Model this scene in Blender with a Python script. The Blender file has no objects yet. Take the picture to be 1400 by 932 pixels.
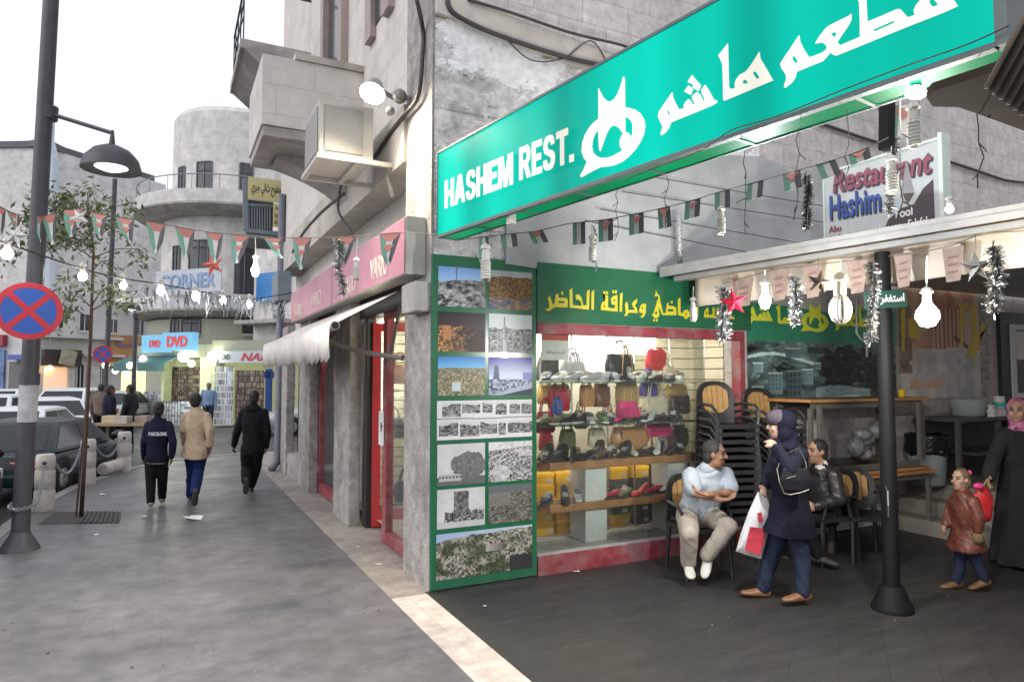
import bpy, bmesh, math, random
from mathutils import Vector, Matrix, Euler
R = math.radians
rng = random.Random(7)
SC = bpy.context.scene
COL = SC.collection
# ---------------------------------------------------------------- camera
FPX, CX, CY, CH = 929.0, 700.0, 466.0, 1.8
PITCH = math.atan(49 / FPX)
YAW = math.atan(470 / math.hypot(FPX, 49))
cam = bpy.data.cameras.new('camera')
cam.sensor_fit = 'HORIZONTAL'; cam.sensor_width = 36.0
cam.lens = 36.0 * FPX / 1400.0
cam.clip_start = 0.05; cam.clip_end = 2000
camo = bpy.data.objects.new('camera', cam); COL.objects.link(camo)
camo.location = (0, 0, CH)
camo.rotation_euler = (R(90) + PITCH, 0, -YAW)
SC.camera = camo
# ---------------------------------------------------------------- sky, soft overcast sun, exposure
SUN_EL, SUN_ROT = R(34), R(-100)
W = bpy.data.worlds.new('World'); SC.world = W; W.use_nodes = True
nt = W.node_tree
sky = nt.nodes.new('ShaderNodeTexSky'); sky.sky_type = 'NISHITA'; sky.sun_disc = False
sky.sun_elevation = SUN_EL; sky.sun_rotation = SUN_ROT
sky.air_density = 1.0; sky.dust_density = 4.0; sky.ozone_density = 1.0
hs_ = nt.nodes.new('ShaderNodeHueSaturation'); hs_.inputs['Saturation'].default_value = 0.35
nt.links.new(sky.outputs[0], hs_.inputs['Color'])
ov = nt.nodes.new('ShaderNodeMix'); ov.data_type = 'RGBA'; ov.inputs[0].default_value = 0.72      # thin bright overcast over the sky
nt.links.new(hs_.outputs[0], ov.inputs[6]); ov.inputs[7].default_value = (9.3, 9.6, 10.6, 1)
nt.links.new(ov.outputs[2], nt.nodes['Background'].inputs[0])
nt.nodes['Background'].inputs[1].default_value = 0.10
sl = bpy.data.lights.new('sun', 'SUN'); sl.energy = 0.5; sl.angle = R(60); sl.color = (1.0, 0.95, 0.92)
so = bpy.data.objects.new('sun', sl); COL.objects.link(so)
# sun direction: rotation measured like the sky texture (from +Y, clockwise positive towards +X)
sd = Vector((math.sin(SUN_ROT) * math.cos(SUN_EL), math.cos(SUN_ROT) * math.cos(SUN_EL), math.sin(SUN_EL)))
so.rotation_euler = sd.to_track_quat('Z', 'Y').to_euler()
SC.view_settings.view_transform = 'Standard'
SC.view_settings.look = 'None'
SC.view_settings.gamma = 1.0
SC.view_settings.use_curve_mapping = False
SC.view_settings.exposure = 0.55
SC.cycles.use_denoising = True
SC.cycles.max_bounces = 6
SC.cycles.diffuse_bounces = 3
SC.cycles.glossy_bounces = 3
SC.cycles.transparent_max_bounces = 10
SC.cycles.sample_clamp_indirect = 6.0
SC.cycles.caustics_reflective = False
SC.cycles.caustics_refractive = False
# ---------------------------------------------------------------- photograph bearings -> real points
_fw = Vector((math.sin(YAW) * math.cos(PITCH), math.cos(YAW) * math.cos(PITCH), math.sin(PITCH)))
_rt = Vector((math.cos(YAW), -math.sin(YAW), 0))
_up = _rt.cross(_fw)
_C = Vector((0, 0, CH))
def ray(px, py): return _fw + _rt * ((px - CX) / FPX) - _up * ((py - CY) / FPX)
def AZ(px, py, z=0.0):
    d = ray(px, py); return _C + d * ((z - CH) / d.z)
def AX(px, py, X):
    d = ray(px, py); return _C + d * (X / d.x)
def AY(px, py, Y):
    d = ray(px, py); return _C + d * (Y / d.y)
def AD(px, py, D): return _C + ray(px, py) * D
def AP(px, py, o, n):
    d = ray(px, py); return _C + d * ((Vector(o) - _C).dot(n) / d.dot(n))
# ---------------------------------------------------------------- tagging
def tag(o, label=None, cat=None, group=None, kind=None):
    if label: o['label'] = label
    if cat: o['category'] = cat
    if group: o['group'] = group
    if kind: o['kind'] = kind
    return o
def thing(name, label, cat, loc=(0, 0, 0), rz=0.0, group=None):
    o = bpy.data.objects.new(name, None); COL.objects.link(o)
    o.empty_display_size = 0.1
    o.location = loc; o.rotation_euler = (0, 0, rz)
    return tag(o, label, cat, group)
def copy_tree(o, parent=None):
    c = o.copy(); COL.objects.link(c); c.parent = parent
    for ch in list(o.children): copy_tree(ch, c)
    return c
def dup(o, loc, rz=0.0, label=None, scale=None, rot=None):
    c = copy_tree(o); c.location = loc; c.rotation_euler = rot if rot else (0, 0, rz)
    if label: c['label'] = label
    if scale: c.scale = scale if hasattr(scale, '__len__') else (scale,) * 3
    return c
# ---------------------------------------------------------------- mesh builder
class MB:
    def __init__(self):
        self.v = []; self.f = []; self.mi = []; self.c = {}; self.cur = 0; self.col = None
        self.m = None
    def _add(self, vs, fs, col=None):
        b = len(self.v)
        if self.m is not None: vs = [self.m @ Vector(p) for p in vs]
        self.v += [tuple(p) for p in vs]
        col = col or self.col
        for f in fs:
            if col is not None: self.c[len(self.f)] = col
            self.f.append(tuple(b + i for i in f)); self.mi.append(self.cur)
        return self
    def box(self, lo, hi, col=None):
        x0, y0, z0 = lo; x1, y1, z1 = hi
        vs = [(x0,y0,z0),(x1,y0,z0),(x1,y1,z0),(x0,y1,z0),(x0,y0,z1),(x1,y0,z1),(x1,y1,z1),(x0,y1,z1)]
        return self._add(vs, [(0,3,2,1),(4,5,6,7),(0,1,5,4),(1,2,6,5),(2,3,7,6),(3,0,4,7)], col)
    def cbox(self, c, s, rz=0.0, col=None, rx=0.0, ry=0.0):
        M = Matrix.Translation(c) @ Euler((rx, ry, rz)).to_matrix().to_4x4()
        vs = [M @ Vector((sx*s[0]/2, sy*s[1]/2, sz*s[2]/2)) for sz in (-1,1) for sx, sy in ((-1,-1),(1,-1),(1,1),(-1,1))]
        return self._add(vs, [(0,3,2,1),(4,5,6,7),(0,1,5,4),(1,2,6,5),(2,3,7,6),(3,0,4,7)], col)
    def hexa(self, a, b, col=None):   # a, b: two quads (4 points each), corresponding
        vs = list(a) + list(b)
        return self._add(vs, [(0,3,2,1),(4,5,6,7),(0,1,5,4),(1,2,6,5),(2,3,7,6),(3,0,4,7)], col)
    def quad(self, a, b, c, d, col=None): return self._add([a, b, c, d], [(0,1,2,3)], col)
    def poly(self, pts, col=None): return self._add(pts, [tuple(range(len(pts)))], col)
    def bar(self, p, q, w, h=None, up=(0, 0, 1), col=None):
        p = Vector(p); q = Vector(q); h = h or w
        d = (q - p).normalized(); u = Vector(up)
        if abs(d.dot(u)) > 0.98: u = Vector((0, 1, 0))
        s = d.cross(u).normalized(); t = s.cross(d).normalized()
        A = [p + s*(a*w/2) + t*(b*h/2) for a, b in ((-1,-1),(1,-1),(1,1),(-1,1))]
        B = [x + (q - p) for x in A]
        return self.hexa(A, B, col)
    def tube(self, pts, r, n=8, caps=True, col=None):
        pts = [Vector(p) for p in pts]; N = len(pts)
        rs = r if hasattr(r, '__len__') else [r] * N
        vs = []; fs = []
        ref = None
        for i, p in enumerate(pts):
            d = (pts[min(i+1, N-1)] - pts[max(i-1, 0)])
            if d.length < 1e-9: d = Vector((0,0,1))
            d.normalize()
            if ref is None:
                ref = Vector((0,0,1)) if abs(d.z) < 0.9 else Vector((1,0,0))
            s = d.cross(ref)
            if s.length < 1e-6: s = d.orthogonal()
            s.normalize(); t = s.cross(d).normalized(); ref = t
            for k in range(n):
                a = 2*math.pi*k/n
                vs.append(p + s*(math.cos(a)*rs[i]) + t*(math.sin(a)*rs[i]))
        for i in range(N-1):
            for k in range(n):
                a = i*n+k; b = i*n+(k+1) % n
                fs.append((a, b, b+n, a+n))
        if caps:
            fs.append(tuple(reversed(range(n)))); fs.append(tuple(range((N-1)*n, N*n)))
        return self._add(vs, fs, col)
    def lathe(self, prof, n=16, c=(0, 0, 0), col=None, caps=True, sx=1.0, sy=1.0):
        vs = []; fs = []; N = len(prof)
        for r, z in prof:
            for k in range(n):
                a = 2*math.pi*k/n
                vs.append((c[0]+math.cos(a)*r*sx, c[1]+math.sin(a)*r*sy, c[2]+z))
        for i in range(N-1):
            for k in range(n):
                a = i*n+k; b = i*n+(k+1) % n
                fs.append((a, b, b+n, a+n))
        if caps:
            if prof[0][0] > 1e-6: fs.append(tuple(reversed(range(n))))
            if prof[-1][0] > 1e-6: fs.append(tuple(range((N-1)*n, N*n)))
        return self._add(vs, fs, col)
    def prism(self, pts, d, col=None):   # pts: planar 3D polygon, d: extrusion vector
        d = Vector(d); A = [Vector(p) for p in pts]; n = len(A)
        vs = A + [p + d for p in A]
        fs = [tuple(range(n)), tuple(reversed(range(n, 2*n)))] + [(i, i+n, (i+1) % n + n, (i+1) % n) for i in range(n)]
        return self._add(vs, fs, col)
    def sphere(self, c, r, n=12, m=8, col=None):
        rx, ry, rz = r if hasattr(r, '__len__') else (r, r, r)
        prof = [(max(1e-4, math.sin(math.pi*i/m)), -math.cos(math.pi*i/m)) for i in range(m+1)]
        vs = []; fs = []
        for rr, z in prof:
            for k in range(n):
                a = 2*math.pi*k/n
                vs.append((c[0]+math.cos(a)*rr*rx, c[1]+math.sin(a)*rr*ry, c[2]+z*rz))
        for i in range(m):
            for k in range(n):
                a = i*n+k; b = i*n+(k+1) % n
                fs.append((a, b, b+n, a+n))
        return self._add(vs, fs, col)
    def grid(self, o, u, w, nu, nw, colf=None, zf=None):   # sheet o + a*u + b*w
        o = Vector(o); u = Vector(u); w = Vector(w); nrm = u.cross(w).normalized()
        vs = []; fs = []
        for j in range(nw+1):
            for i in range(nu+1):
                p = o + u*(i/nu) + w*(j/nw)
                if zf: p = p + nrm*zf(i/nu, j/nw)
                vs.append(p)
        b = len(self.f)
        for j in range(nw):
            for i in range(nu):
                a = j*(nu+1)+i
                fs.append((a, a+1, a+nu+2, a+nu+1))
        self._add(vs, fs)
        if colf:
            k = b
            for j in range(nw):
                for i in range(nu):
                    self.c[k] = colf((i+.5)/nu, (j+.5)/nw); k += 1
        return self
    def build(self, name, mat, parent=None, smooth=False, auto=None, merge=False, base=None, bevel=0.0):
        me = bpy.data.meshes.new(name)
        me.from_pydata([tuple(p) for p in self.v], [], self.f)
        mats = mat if isinstance(mat, (list, tuple)) else [mat]
        for m in mats: me.materials.append(m)
        if len(mats) > 1: me.polygons.foreach_set('material_index', self.mi)
        if self.c:
            ca = me.color_attributes.new('Col', 'FLOAT_COLOR', 'CORNER')
            dat = []
            for i, p in enumerate(me.polygons):
                c = self.c.get(i, (1, 1, 1))
                dat += [c[0], c[1], c[2], 1.0] * p.loop_total
            ca.data.foreach_set('color', dat)
        ob = bpy.data.objects.new(name, me); COL.objects.link(ob)
        if parent:
            off = Vector((0, 0, 0)); q = parent
            while q: off += q.location; q = q.parent
            ob.parent = parent
        else:
            if base is None:
                xs = [p[0] for p in self.v]; ys = [p[1] for p in self.v]; zs = [p[2] for p in self.v]
                off = Vector(((min(xs)+max(xs))/2, (min(ys)+max(ys))/2, min(zs)))
            else: off = Vector(base)
            ob.location = off
        if off.length > 1e-9: me.transform(Matrix.Translation(-off))
        bm = bmesh.new(); bm.from_mesh(me)
        if merge: bmesh.ops.remove_doubles(bm, verts=bm.verts, dist=1e-4)
        bmesh.ops.recalc_face_normals(bm, faces=bm.faces)
        if bevel > 0:
            bmesh.ops.bevel(bm, geom=[e for e in bm.edges if e.is_manifold and e.calc_face_angle(0) > 0.6], offset=bevel, segments=2, affect='EDGES', profile=0.6, clamp_overlap=True)
        bm.to_mesh(me); bm.free()
        if smooth:
            me.polygons.foreach_set('use_smooth', [True]*len(me.polygons))
            if auto is not None: me.set_sharp_from_angle(angle=R(auto))
        me.update()
        return ob
# ---------------------------------------------------------------- materials
_M = {}
def _new(name):
    m = bpy.data.materials.new(name); m.use_nodes = True
    return m, m.node_tree, m.node_tree.nodes['Principled BSDF']
def N(nt, t, **kw):
    n = nt.nodes.new(t)
    for k, v in kw.items(): setattr(n, k, v)
    return n
def rgba(c): return (c[0], c[1], c[2], 1.0)
def pbr(name, col, rough=0.6, metal=0.0, var=0.12, vscale=6.0, bump=0.0, bscale=40.0, spec=0.5, coat=0.0, vcol=False, dirt=None, coords='Object', sheen=0.0):
    if name in _M: return _M[name]
    m, t, b = _new(name); L = t.links.new
    b.inputs['Roughness'].default_value = rough; b.inputs['Metallic'].default_value = metal
    b.inputs['Specular IOR Level'].default_value = spec
    if coat: b.inputs['Coat Weight'].default_value = coat; b.inputs['Coat Roughness'].default_value = 0.08
    if sheen: b.inputs['Sheen Weight'].default_value = sheen
    tc = N(t, 'ShaderNodeTexCoord')
    if coords == 'World':
        geo = N(t, 'ShaderNodeNewGeometry'); vec = geo.outputs['Position']
    else: vec = tc.outputs[coords]
    no = N(t, 'ShaderNodeTexNoise'); no.inputs['Scale'].default_value = vscale; no.inputs['Detail'].default_value = 6; no.inputs['Roughness'].default_value = 0.65
    L(vec, no.inputs['Vector'])
    mr = N(t, 'ShaderNodeMapRange'); mr.inputs[1].default_value = 0.3; mr.inputs[2].default_value = 0.7
    mr.inputs[3].default_value = 1 - var; mr.inputs[4].default_value = 1 + var
    L(no.outputs['Fac'], mr.inputs[0])
    mx = N(t, 'ShaderNodeVectorMath', operation='SCALE')
    if vcol:
        at = N(t, 'ShaderNodeVertexColor'); at.layer_name = 'Col'; L(at.outputs['Color'], mx.inputs[0])
    else: mx.inputs[0].default_value = col
    L(mr.outputs[0], mx.inputs['Scale'])
    out = mx.outputs[0]
    if dirt:
        n2 = N(t, 'ShaderNodeTexNoise'); n2.inputs['Scale'].default_value = dirt[2]; n2.inputs['Detail'].default_value = 8; n2.inputs['Roughness'].default_value = 0.7
        L(vec, n2.inputs['Vector'])
        r2 = N(t, 'ShaderNodeMapRange'); r2.inputs[1].default_value = 0.45; r2.inputs[2].default_value = 0.72; r2.inputs[4].default_value = dirt[1]
        L(n2.outputs['Fac'], r2.inputs[0])
        mm = N(t, 'ShaderNodeMix', data_type='RGBA'); L(r2.outputs[0], mm.inputs[0]); L(out, mm.inputs[6]); mm.inputs[7].default_value = rgba(dirt[0])
        out = mm.outputs[2]
    L(out, b.inputs['Base Color'])
    if bump:
        n3 = N(t, 'ShaderNodeTexNoise'); n3.inputs['Scale'].default_value = bscale; n3.inputs['Detail'].default_value = 5
        L(vec, n3.inputs['Vector'])
        bp = N(t, 'ShaderNodeBump'); bp.inputs['Strength'].default_value = bump; bp.inputs['Distance'].default_value = 0.02
        L(n3.outputs['Fac'], bp.inputs['Height']); L(bp.outputs[0], b.inputs['Normal'])
    _M[name] = m; return m
def emit(name, col, strength, base=(0.8, 0.8, 0.8), vcol=False):
    if name in _M: return _M[name]
    m, t, b = _new(name)
    b.inputs['Base Color'].default_value = rgba(base); b.inputs['Roughness'].default_value = 0.4
    b.inputs['Emission Color'].default_value = rgba(col); b.inputs['Emission Strength'].default_value = strength
    if vcol:
        at = N(t, 'ShaderNodeVertexColor'); at.layer_name = 'Col'
        t.links.new(at.outputs['Color'], b.inputs['Emission Color']); t.links.new(at.outputs['Color'], b.inputs['Base Color'])
    _M[name] = m; return m
def pane(name, tint=(1, 1, 1), refl=0.9, op=0.0, opc=(0.1, 0.1, 0.1), rough=0.02):
    """window glass: clear, with a fresnel reflection and, if op, some dirt or film"""
    if name in _M: return _M[name]
    m = bpy.data.materials.new(name); m.use_nodes = True; t = m.node_tree; L = t.links.new
    for n in list(t.nodes):
        if n.type != 'OUTPUT_MATERIAL': t.nodes.remove(n)
    out = [n for n in t.nodes if n.type == 'OUTPUT_MATERIAL'][0]
    tr = N(t, 'ShaderNodeBsdfTransparent'); tr.inputs[0].default_value = rgba(tint)
    gl = N(t, 'ShaderNodeBsdfGlossy'); gl.inputs['Roughness'].default_value = rough
    lw = N(t, 'ShaderNodeFresnel'); lw.inputs[0].default_value = 1.5
    mu = N(t, 'ShaderNodeMath', operation='MULTIPLY'); mu.inputs[1].default_value = refl; L(lw.outputs[0], mu.inputs[0])
    mx = N(t, 'ShaderNodeMixShader'); L(mu.outputs[0], mx.inputs[0]); L(tr.outputs[0], mx.inputs[1]); L(gl.outputs[0], mx.inputs[2])
    last = mx
    if op > 0:
        df = N(t, 'ShaderNodeBsdfDiffuse'); df.inputs[0].default_value = rgba(opc)
        m2 = N(t, 'ShaderNodeMixShader'); m2.inputs[0].default_value = op; L(mx.outputs[0], m2.inputs[1]); L(df.outputs[0], m2.inputs[2]); last = m2
    L(last.outputs[0], out.inputs[0])
    _M[name] = m; return m
def stone(name, axis, colA, colB, mortar, bw, bh, msize=0.012, bump=0.6, rough=0.85, stain=(0.12, 0.11, 0.10), stain_amt=0.5, nscale=9.0, amp=1.0):
    """coursed stone: brick courses in real metres on a wall whose long direction is axis ('X','Y' or 'R' = round a cylinder)"""
    if name in _M: return _M[name]
    m, t, b = _new(name); L = t.links.new
    b.inputs['Roughness'].default_value = rough; b.inputs['Specular IOR Level'].default_value = 0.3
    geo = N(t, 'ShaderNodeNewGeometry'); sep = N(t, 'ShaderNodeSeparateXYZ'); L(geo.outputs['Position'], sep.inputs[0])
    com = N(t, 'ShaderNodeCombineXYZ')
    if axis == 'XY':
        ad = N(t, 'ShaderNodeMath', operation='ADD'); L(sep.outputs['X'], ad.inputs[0]); L(sep.outputs['Y'], ad.inputs[1]); L(ad.outputs[0], com.inputs[0])
    else: L(sep.outputs[axis], com.inputs[0])
    L(sep.outputs['Z'], com.inputs[1])
    wn = N(t, 'ShaderNodeTexNoise'); wn.inputs['Scale'].default_value = 5; L(geo.outputs['Position'], wn.inputs['Vector'])
    ws = N(t, 'ShaderNodeVectorMath', operation='SCALE'); ws.inputs['Scale'].default_value = 0.02; L(wn.outputs['Color'], ws.inputs[0])
    wa = N(t, 'ShaderNodeVectorMath', operation='ADD'); L(com.outputs[0], wa.inputs[0]); L(ws.outputs[0], wa.inputs[1])
    br = N(t, 'ShaderNodeTexBrick'); br.inputs['Scale'].default_value = 1.0
    br.inputs['Color1'].default_value = rgba(colA); br.inputs['Color2'].default_value = rgba(colB); br.inputs['Mortar'].default_value = rgba(mortar)
    br.inputs['Mortar Size'].default_value = msize; br.inputs['Mortar Smooth'].default_value = 0.4; br.inputs['Brick Width'].default_value = bw; br.inputs['Row Height'].default_value = bh
    L(wa.outputs[0], br.inputs['Vector'])
    n1 = N(t, 'ShaderNodeTexNoise'); n1.inputs['Scale'].default_value = 1.3; n1.inputs['Detail'].default_value = 9; n1.inputs['Roughness'].default_value = 0.7; L(geo.outputs['Position'], n1.inputs['Vector'])
    r1 = N(t, 'ShaderNodeMapRange'); r1.inputs[1].default_value = 0.46; r1.inputs[2].default_value = 0.75; r1.inputs[4].default_value = stain_amt; L(n1.outputs['Fac'], r1.inputs[0])
    mx = N(t, 'ShaderNodeMix', data_type='RGBA'); L(r1.outputs[0], mx.inputs[0]); L(br.outputs['Color'], mx.inputs[6]); mx.inputs[7].default_value = rgba(stain)
    n2 = N(t, 'ShaderNodeTexNoise'); n2.inputs['Scale'].default_value = nscale; n2.inputs['Detail'].default_value = 8; n2.inputs['Roughness'].default_value = 0.75; L(geo.outputs['Position'], n2.inputs['Vector'])
    r2 = N(t, 'ShaderNodeMapRange'); r2.inputs[1].default_value = 0.3; r2.inputs[2].default_value = 0.7; r2.inputs[3].default_value = 1-.28*amp; r2.inputs[4].default_value = 1+.22*amp; L(n2.outputs['Fac'], r2.inputs[0])
    sc = N(t, 'ShaderNodeVectorMath', operation='SCALE'); L(mx.outputs[2], sc.inputs[0]); L(r2.outputs[0], sc.inputs['Scale'])
    L(sc.outputs[0], b.inputs['Base Color'])
    ml = N(t, 'ShaderNodeMath', operation='MULTIPLY_ADD'); L(br.outputs['Fac'], ml.inputs[0]); ml.inputs[1].default_value = -0.8; L(n2.outputs['Fac'], ml.inputs[2])
    bp = N(t, 'ShaderNodeBump'); bp.inputs['Strength'].default_value = bump; bp.inputs['Distance'].default_value = 0.04; L(ml.outputs[0], bp.inputs['Height']); L(bp.outputs[0], b.inputs['Normal'])
    _M[name] = m; return m
def vcolmat(name, rough=0.5, var=0.1, **k): return pbr(name, (1, 1, 1), rough, var=var, vcol=True, **k)
# ---------------------------------------------------------------- flat lettering from outlines or type
def _mesh_from_curve(cu, name):
    o = bpy.data.objects.new('tmp', cu); COL.objects.link(o)
    dg = bpy.context.evaluated_depsgraph_get(); dg.update()
    me = bpy.data.meshes.new_from_object(o.evaluated_get(dg), depsgraph=dg)
    bpy.data.objects.remove(o); bpy.data.curves.remove(cu)
    me.name = name; return me
def outline_mesh(polys, thick, name):      # polys: 2D closed outlines, holes by even-odd
    cu = bpy.data.curves.new('c', 'CURVE'); cu.dimensions = '2D'; cu.fill_mode = 'BOTH'; cu.extrude = thick/2
    for P in polys:
        s = cu.splines.new('POLY'); s.points.add(len(P)-1)
        for i, p in enumerate(P): s.points[i].co = (p[0], p[1], 0, 1)
        s.use_cyclic_u = True
    return _mesh_from_curve(cu, name)
def text_mesh(txt, size, thick, name, bold=0.0, sx=1.0, shear=0.0, align='CENTER', track=1.0):
    cu = bpy.data.curves.new('t', 'FONT'); cu.body = txt; cu.size = size; cu.extrude = thick/2; cu.offset = bold
    cu.align_x = align; cu.align_y = 'CENTER'; cu.shear = shear; cu.space_character = track
    me = _mesh_from_curve(cu, name)
    if sx != 1.0: me.transform(Matrix.Diagonal((sx, 1, 1, 1)))
    return me
def put_flat(me, name, mat, parent, origin, ux, uy, smooth=False):
    """lay a flat mesh (its x along ux, its y along uy) at origin"""
    ux = Vector(ux).normalized(); uy = Vector(uy).normalized(); uz = ux.cross(uy).normalized()
    M = Matrix((ux, uy, uz)).transposed().to_4x4()
    me.transform(M)
    me.materials.clear(); me.materials.append(mat)
    ob = bpy.data.objects.new(name, me); COL.objects.link(ob)
    if parent:
        q = parent; off = Vector((0, 0, 0))
        while q: off += q.location; q = q.parent
        ob.parent = parent; ob.location = Vector(origin) - off
    else: ob.location = origin
    return ob
def fit(me, w, h):
    xs = [v.co.x for v in me.vertices]; ys = [v.co.y for v in me.vertices]
    if not xs: return me
    cx, cy = (min(xs)+max(xs))/2, (min(ys)+max(ys))/2
    me.transform(Matrix.Diagonal((w/max(1e-6, max(xs)-min(xs)), h/max(1e-6, max(ys)-min(ys)), 1, 1)) @ Matrix.Translation((-cx, -cy, 0)))
    return me
def smooth_poly(P, it=2):
    for _ in range(it):
        Q = []
        n = len(P)
        for i in range(n):
            a, b = P[i], P[(i+1) % n]
            Q += [(a[0]*.75+b[0]*.25, a[1]*.75+b[1]*.25), (a[0]*.25+b[0]*.75, a[1]*.25+b[1]*.75)]
        P = Q
    return P
def _h(i, j, s): 
    n = (i*374761393 + j*668265263 + s*1442695041) & 0xffffffff
    n = ((n ^ (n >> 13))*1274126177) & 0xffffffff
    return ((n ^ (n >> 16)) & 0xffff)/65535.0
def vn(x, y, s=0):
    i, j = math.floor(x), math.floor(y); a, b = x-i, y-j
    a = a*a*(3-2*a); b = b*b*(3-2*b)
    return (_h(i,j,s)*(1-a)+_h(i+1,j,s)*a)*(1-b)+(_h(i,j+1,s)*(1-a)+_h(i+1,j+1,s)*a)*b
def fb(x, y, s=0): return 0.5*vn(x,y,s)+0.3*vn(2.1*x,2.1*y,s+1)+0.2*vn(4.3*x,4.3*y,s+2)
def cell(x, y, s=0): return _h(math.floor(x), math.floor(y), s)
def mixc(a, b, t): t = max(0, min(1, t)); return tuple(p*(1-t)+q*t for p, q in zip(a, b))
def gy(v, t=(1, 1, 1)): v = max(0.004, min(0.8, v)); return tuple(v*k for k in t)
# ================================================================ the setting
XF, YW = 2.0, 5.508           # street front of the corner building, its alley wall
def paving(name, cA, cB, joint, w, h, rough, stain, axis=0.0, bump=0.25, off=0.5, streak=None):
    m, t, b = _new(name); L = t.links.new
    geo = N(t, 'ShaderNodeNewGeometry')
    mp = N(t, 'ShaderNodeMapping'); mp.inputs['Rotation'].default_value = (0, 0, axis); L(geo.outputs['Position'], mp.inputs[0])
    br = N(t, 'ShaderNodeTexBrick'); br.offset = off; br.inputs['Scale'].default_value = 1; br.inputs['Brick Width'].default_value = w; br.inputs['Row Height'].default_value = h
    br.inputs['Color1'].default_value = rgba(cA); br.inputs['Color2'].default_value = rgba(cB); br.inputs['Mortar'].default_value = rgba(joint)
    br.inputs['Mortar Size'].default_value = 0.006; br.inputs['Mortar Smooth'].default_value = 0.6
    L(mp.outputs[0], br.inputs['Vector'])
    n1 = N(t, 'ShaderNodeTexNoise'); n1.inputs['Scale'].default_value = 0.9; n1.inputs['Detail'].default_value = 10; n1.inputs['Roughness'].default_value = 0.68; L(geo.outputs['Position'], n1.inputs['Vector'])
    r1 = N(t, 'ShaderNodeMapRange'); r1.inputs[1].default_value = 0.35; r1.inputs[2].default_value = 0.68; r1.inputs[4].default_value = stain[1]; L(n1.outputs['Fac'], r1.inputs[0])
    mx = N(t, 'ShaderNodeMix', data_type='RGBA'); L(r1.outputs[0], mx.inputs[0]); L(br.outputs['Color'], mx.inputs[6]); mx.inputs[7].default_value = rgba(stain[0])
    m2 = N(t, 'ShaderNodeMapping'); m2.inputs['Rotation'].default_value = (0, 0, axis); m2.inputs['Scale'].default_value = streak or (6, 6, 6); L(geo.outputs['Position'], m2.inputs[0])
    n2 = N(t, 'ShaderNodeTexNoise'); n2.inputs['Scale'].default_value = 1.0; n2.inputs['Detail'].default_value = 7; n2.inputs['Roughness'].default_value = 0.7; L(m2.outputs[0], n2.inputs['Vector'])
    r2 = N(t, 'ShaderNodeMapRange'); r2.inputs[1].default_value = 0.3; r2.inputs[2].default_value = 0.72; r2.inputs[3].default_value = 0.66; r2.inputs[4].default_value = 1.35; L(n2.outputs['Fac'], r2.inputs[0])
    sc = N(t, 'ShaderNodeVectorMath', operation='SCALE'); L(mx.outputs[2], sc.inputs[0]); L(r2.outputs[0], sc.inputs['Scale'])
    L(sc.outputs[0], b.inputs['Base Color'])
    rr = N(t, 'ShaderNodeMapRange'); rr.inputs[1].default_value = 0.3; rr.inputs[2].default_value = 0.7; rr.inputs[3].default_value = rough - 0.12; rr.inputs[4].default_value = rough + 0.15; L(n1.outputs['Fac'], rr.inputs[0]); L(rr.outputs[0], b.inputs['Roughness'])
    n3 = N(t, 'ShaderNodeTexNoise'); n3.inputs['Scale'].default_value = 60; n3.inputs['Detail'].default_value = 4; L(geo.outputs['Position'], n3.inputs['Vector'])
    ad = N(t, 'ShaderNodeMath', operation='MULTIPLY_ADD'); L(br.outputs['Fac'], ad.inputs[0]); ad.inputs[1].default_value = -1.0; L(n2.outputs['Fac'], ad.inputs[2])
    a2 = N(t, 'ShaderNodeMath', operation='MULTIPLY_ADD'); L(n3.outputs['Fac'], a2.inputs[0]); a2.inputs[1].default_value = 0.35; L(ad.outputs[0], a2.inputs[2])
    bp = N(t, 'ShaderNodeBump'); bp.inputs['Strength'].default_value = bump; bp.inputs['Distance'].default_value = 0.015; L(a2.outputs[0], bp.inputs['Height']); L(bp.outputs[0], b.inputs['Normal'])
    return m
M_pave = paving('pavement_stone', (0.172, 0.167, 0.174), (0.16, 0.155, 0.162), (0.14, 0.136, 0.141), 0.62, 0.4, 0.38, ((0.085, 0.081, 0.086), 0.85), streak=(4.5, 4.5, 4.5), bump=.16)
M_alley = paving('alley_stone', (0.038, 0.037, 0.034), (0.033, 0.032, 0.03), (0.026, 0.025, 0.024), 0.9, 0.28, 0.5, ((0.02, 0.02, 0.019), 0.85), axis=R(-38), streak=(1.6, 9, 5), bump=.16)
M_strip = paving('threshold_stone', (0.62, 0.54, 0.48), (0.56, 0.49, 0.43), (0.4, 0.35, 0.3), 0.9, 0.9, 0.5, ((0.36, 0.31, 0.27), 0.4), bump=0.12, streak=(7, 7, 7))
M_road = paving('asphalt', (0.07, 0.07, 0.075), (0.06, 0.06, 0.065), (0.06, 0.06, 0.06), 3, 3, 0.5, ((0.04, 0.04, 0.042), 0.6), streak=(8, 8, 8))
M_kerb = pbr('kerb_stone', (0.3, 0.29, 0.28), 0.8, var=0.25, bump=0.3, coords='World')
ZR = -0.14
g = MB(); g.quad((-260, -60, ZR), (260, -60, ZR), (260, 420, ZR), (-260, 420, ZR))
tag(g.build('road', M_road, base=(0, 0, ZR)), kind='structure')
KP = [(-1.95, -4), (-1.85, 6), (-1.8, 9), (-1.72, 11.2), (-1.38, 13.4), (-0.92, 14.9), (-0.3, 16.2), (0.5, 17.0), (1.66, 17.4)]
def slab(name, poly, z0, z1, mat):
    b = MB(); b.prism([(x, y, z1) for x, y in poly], (0, 0, z0 - z1)); return tag(b.build(name, mat, base=(0, 0, 0)), kind='structure')
inner = [(x + 0.16 + (0.0 if y < 15 else 0.0), y - (0.16 if y > 15 else 0)) for x, y in KP]
slab('pavement', inner + [(1.66, -4)], ZR, 0.0, M_pave)
kb = MB()
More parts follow.
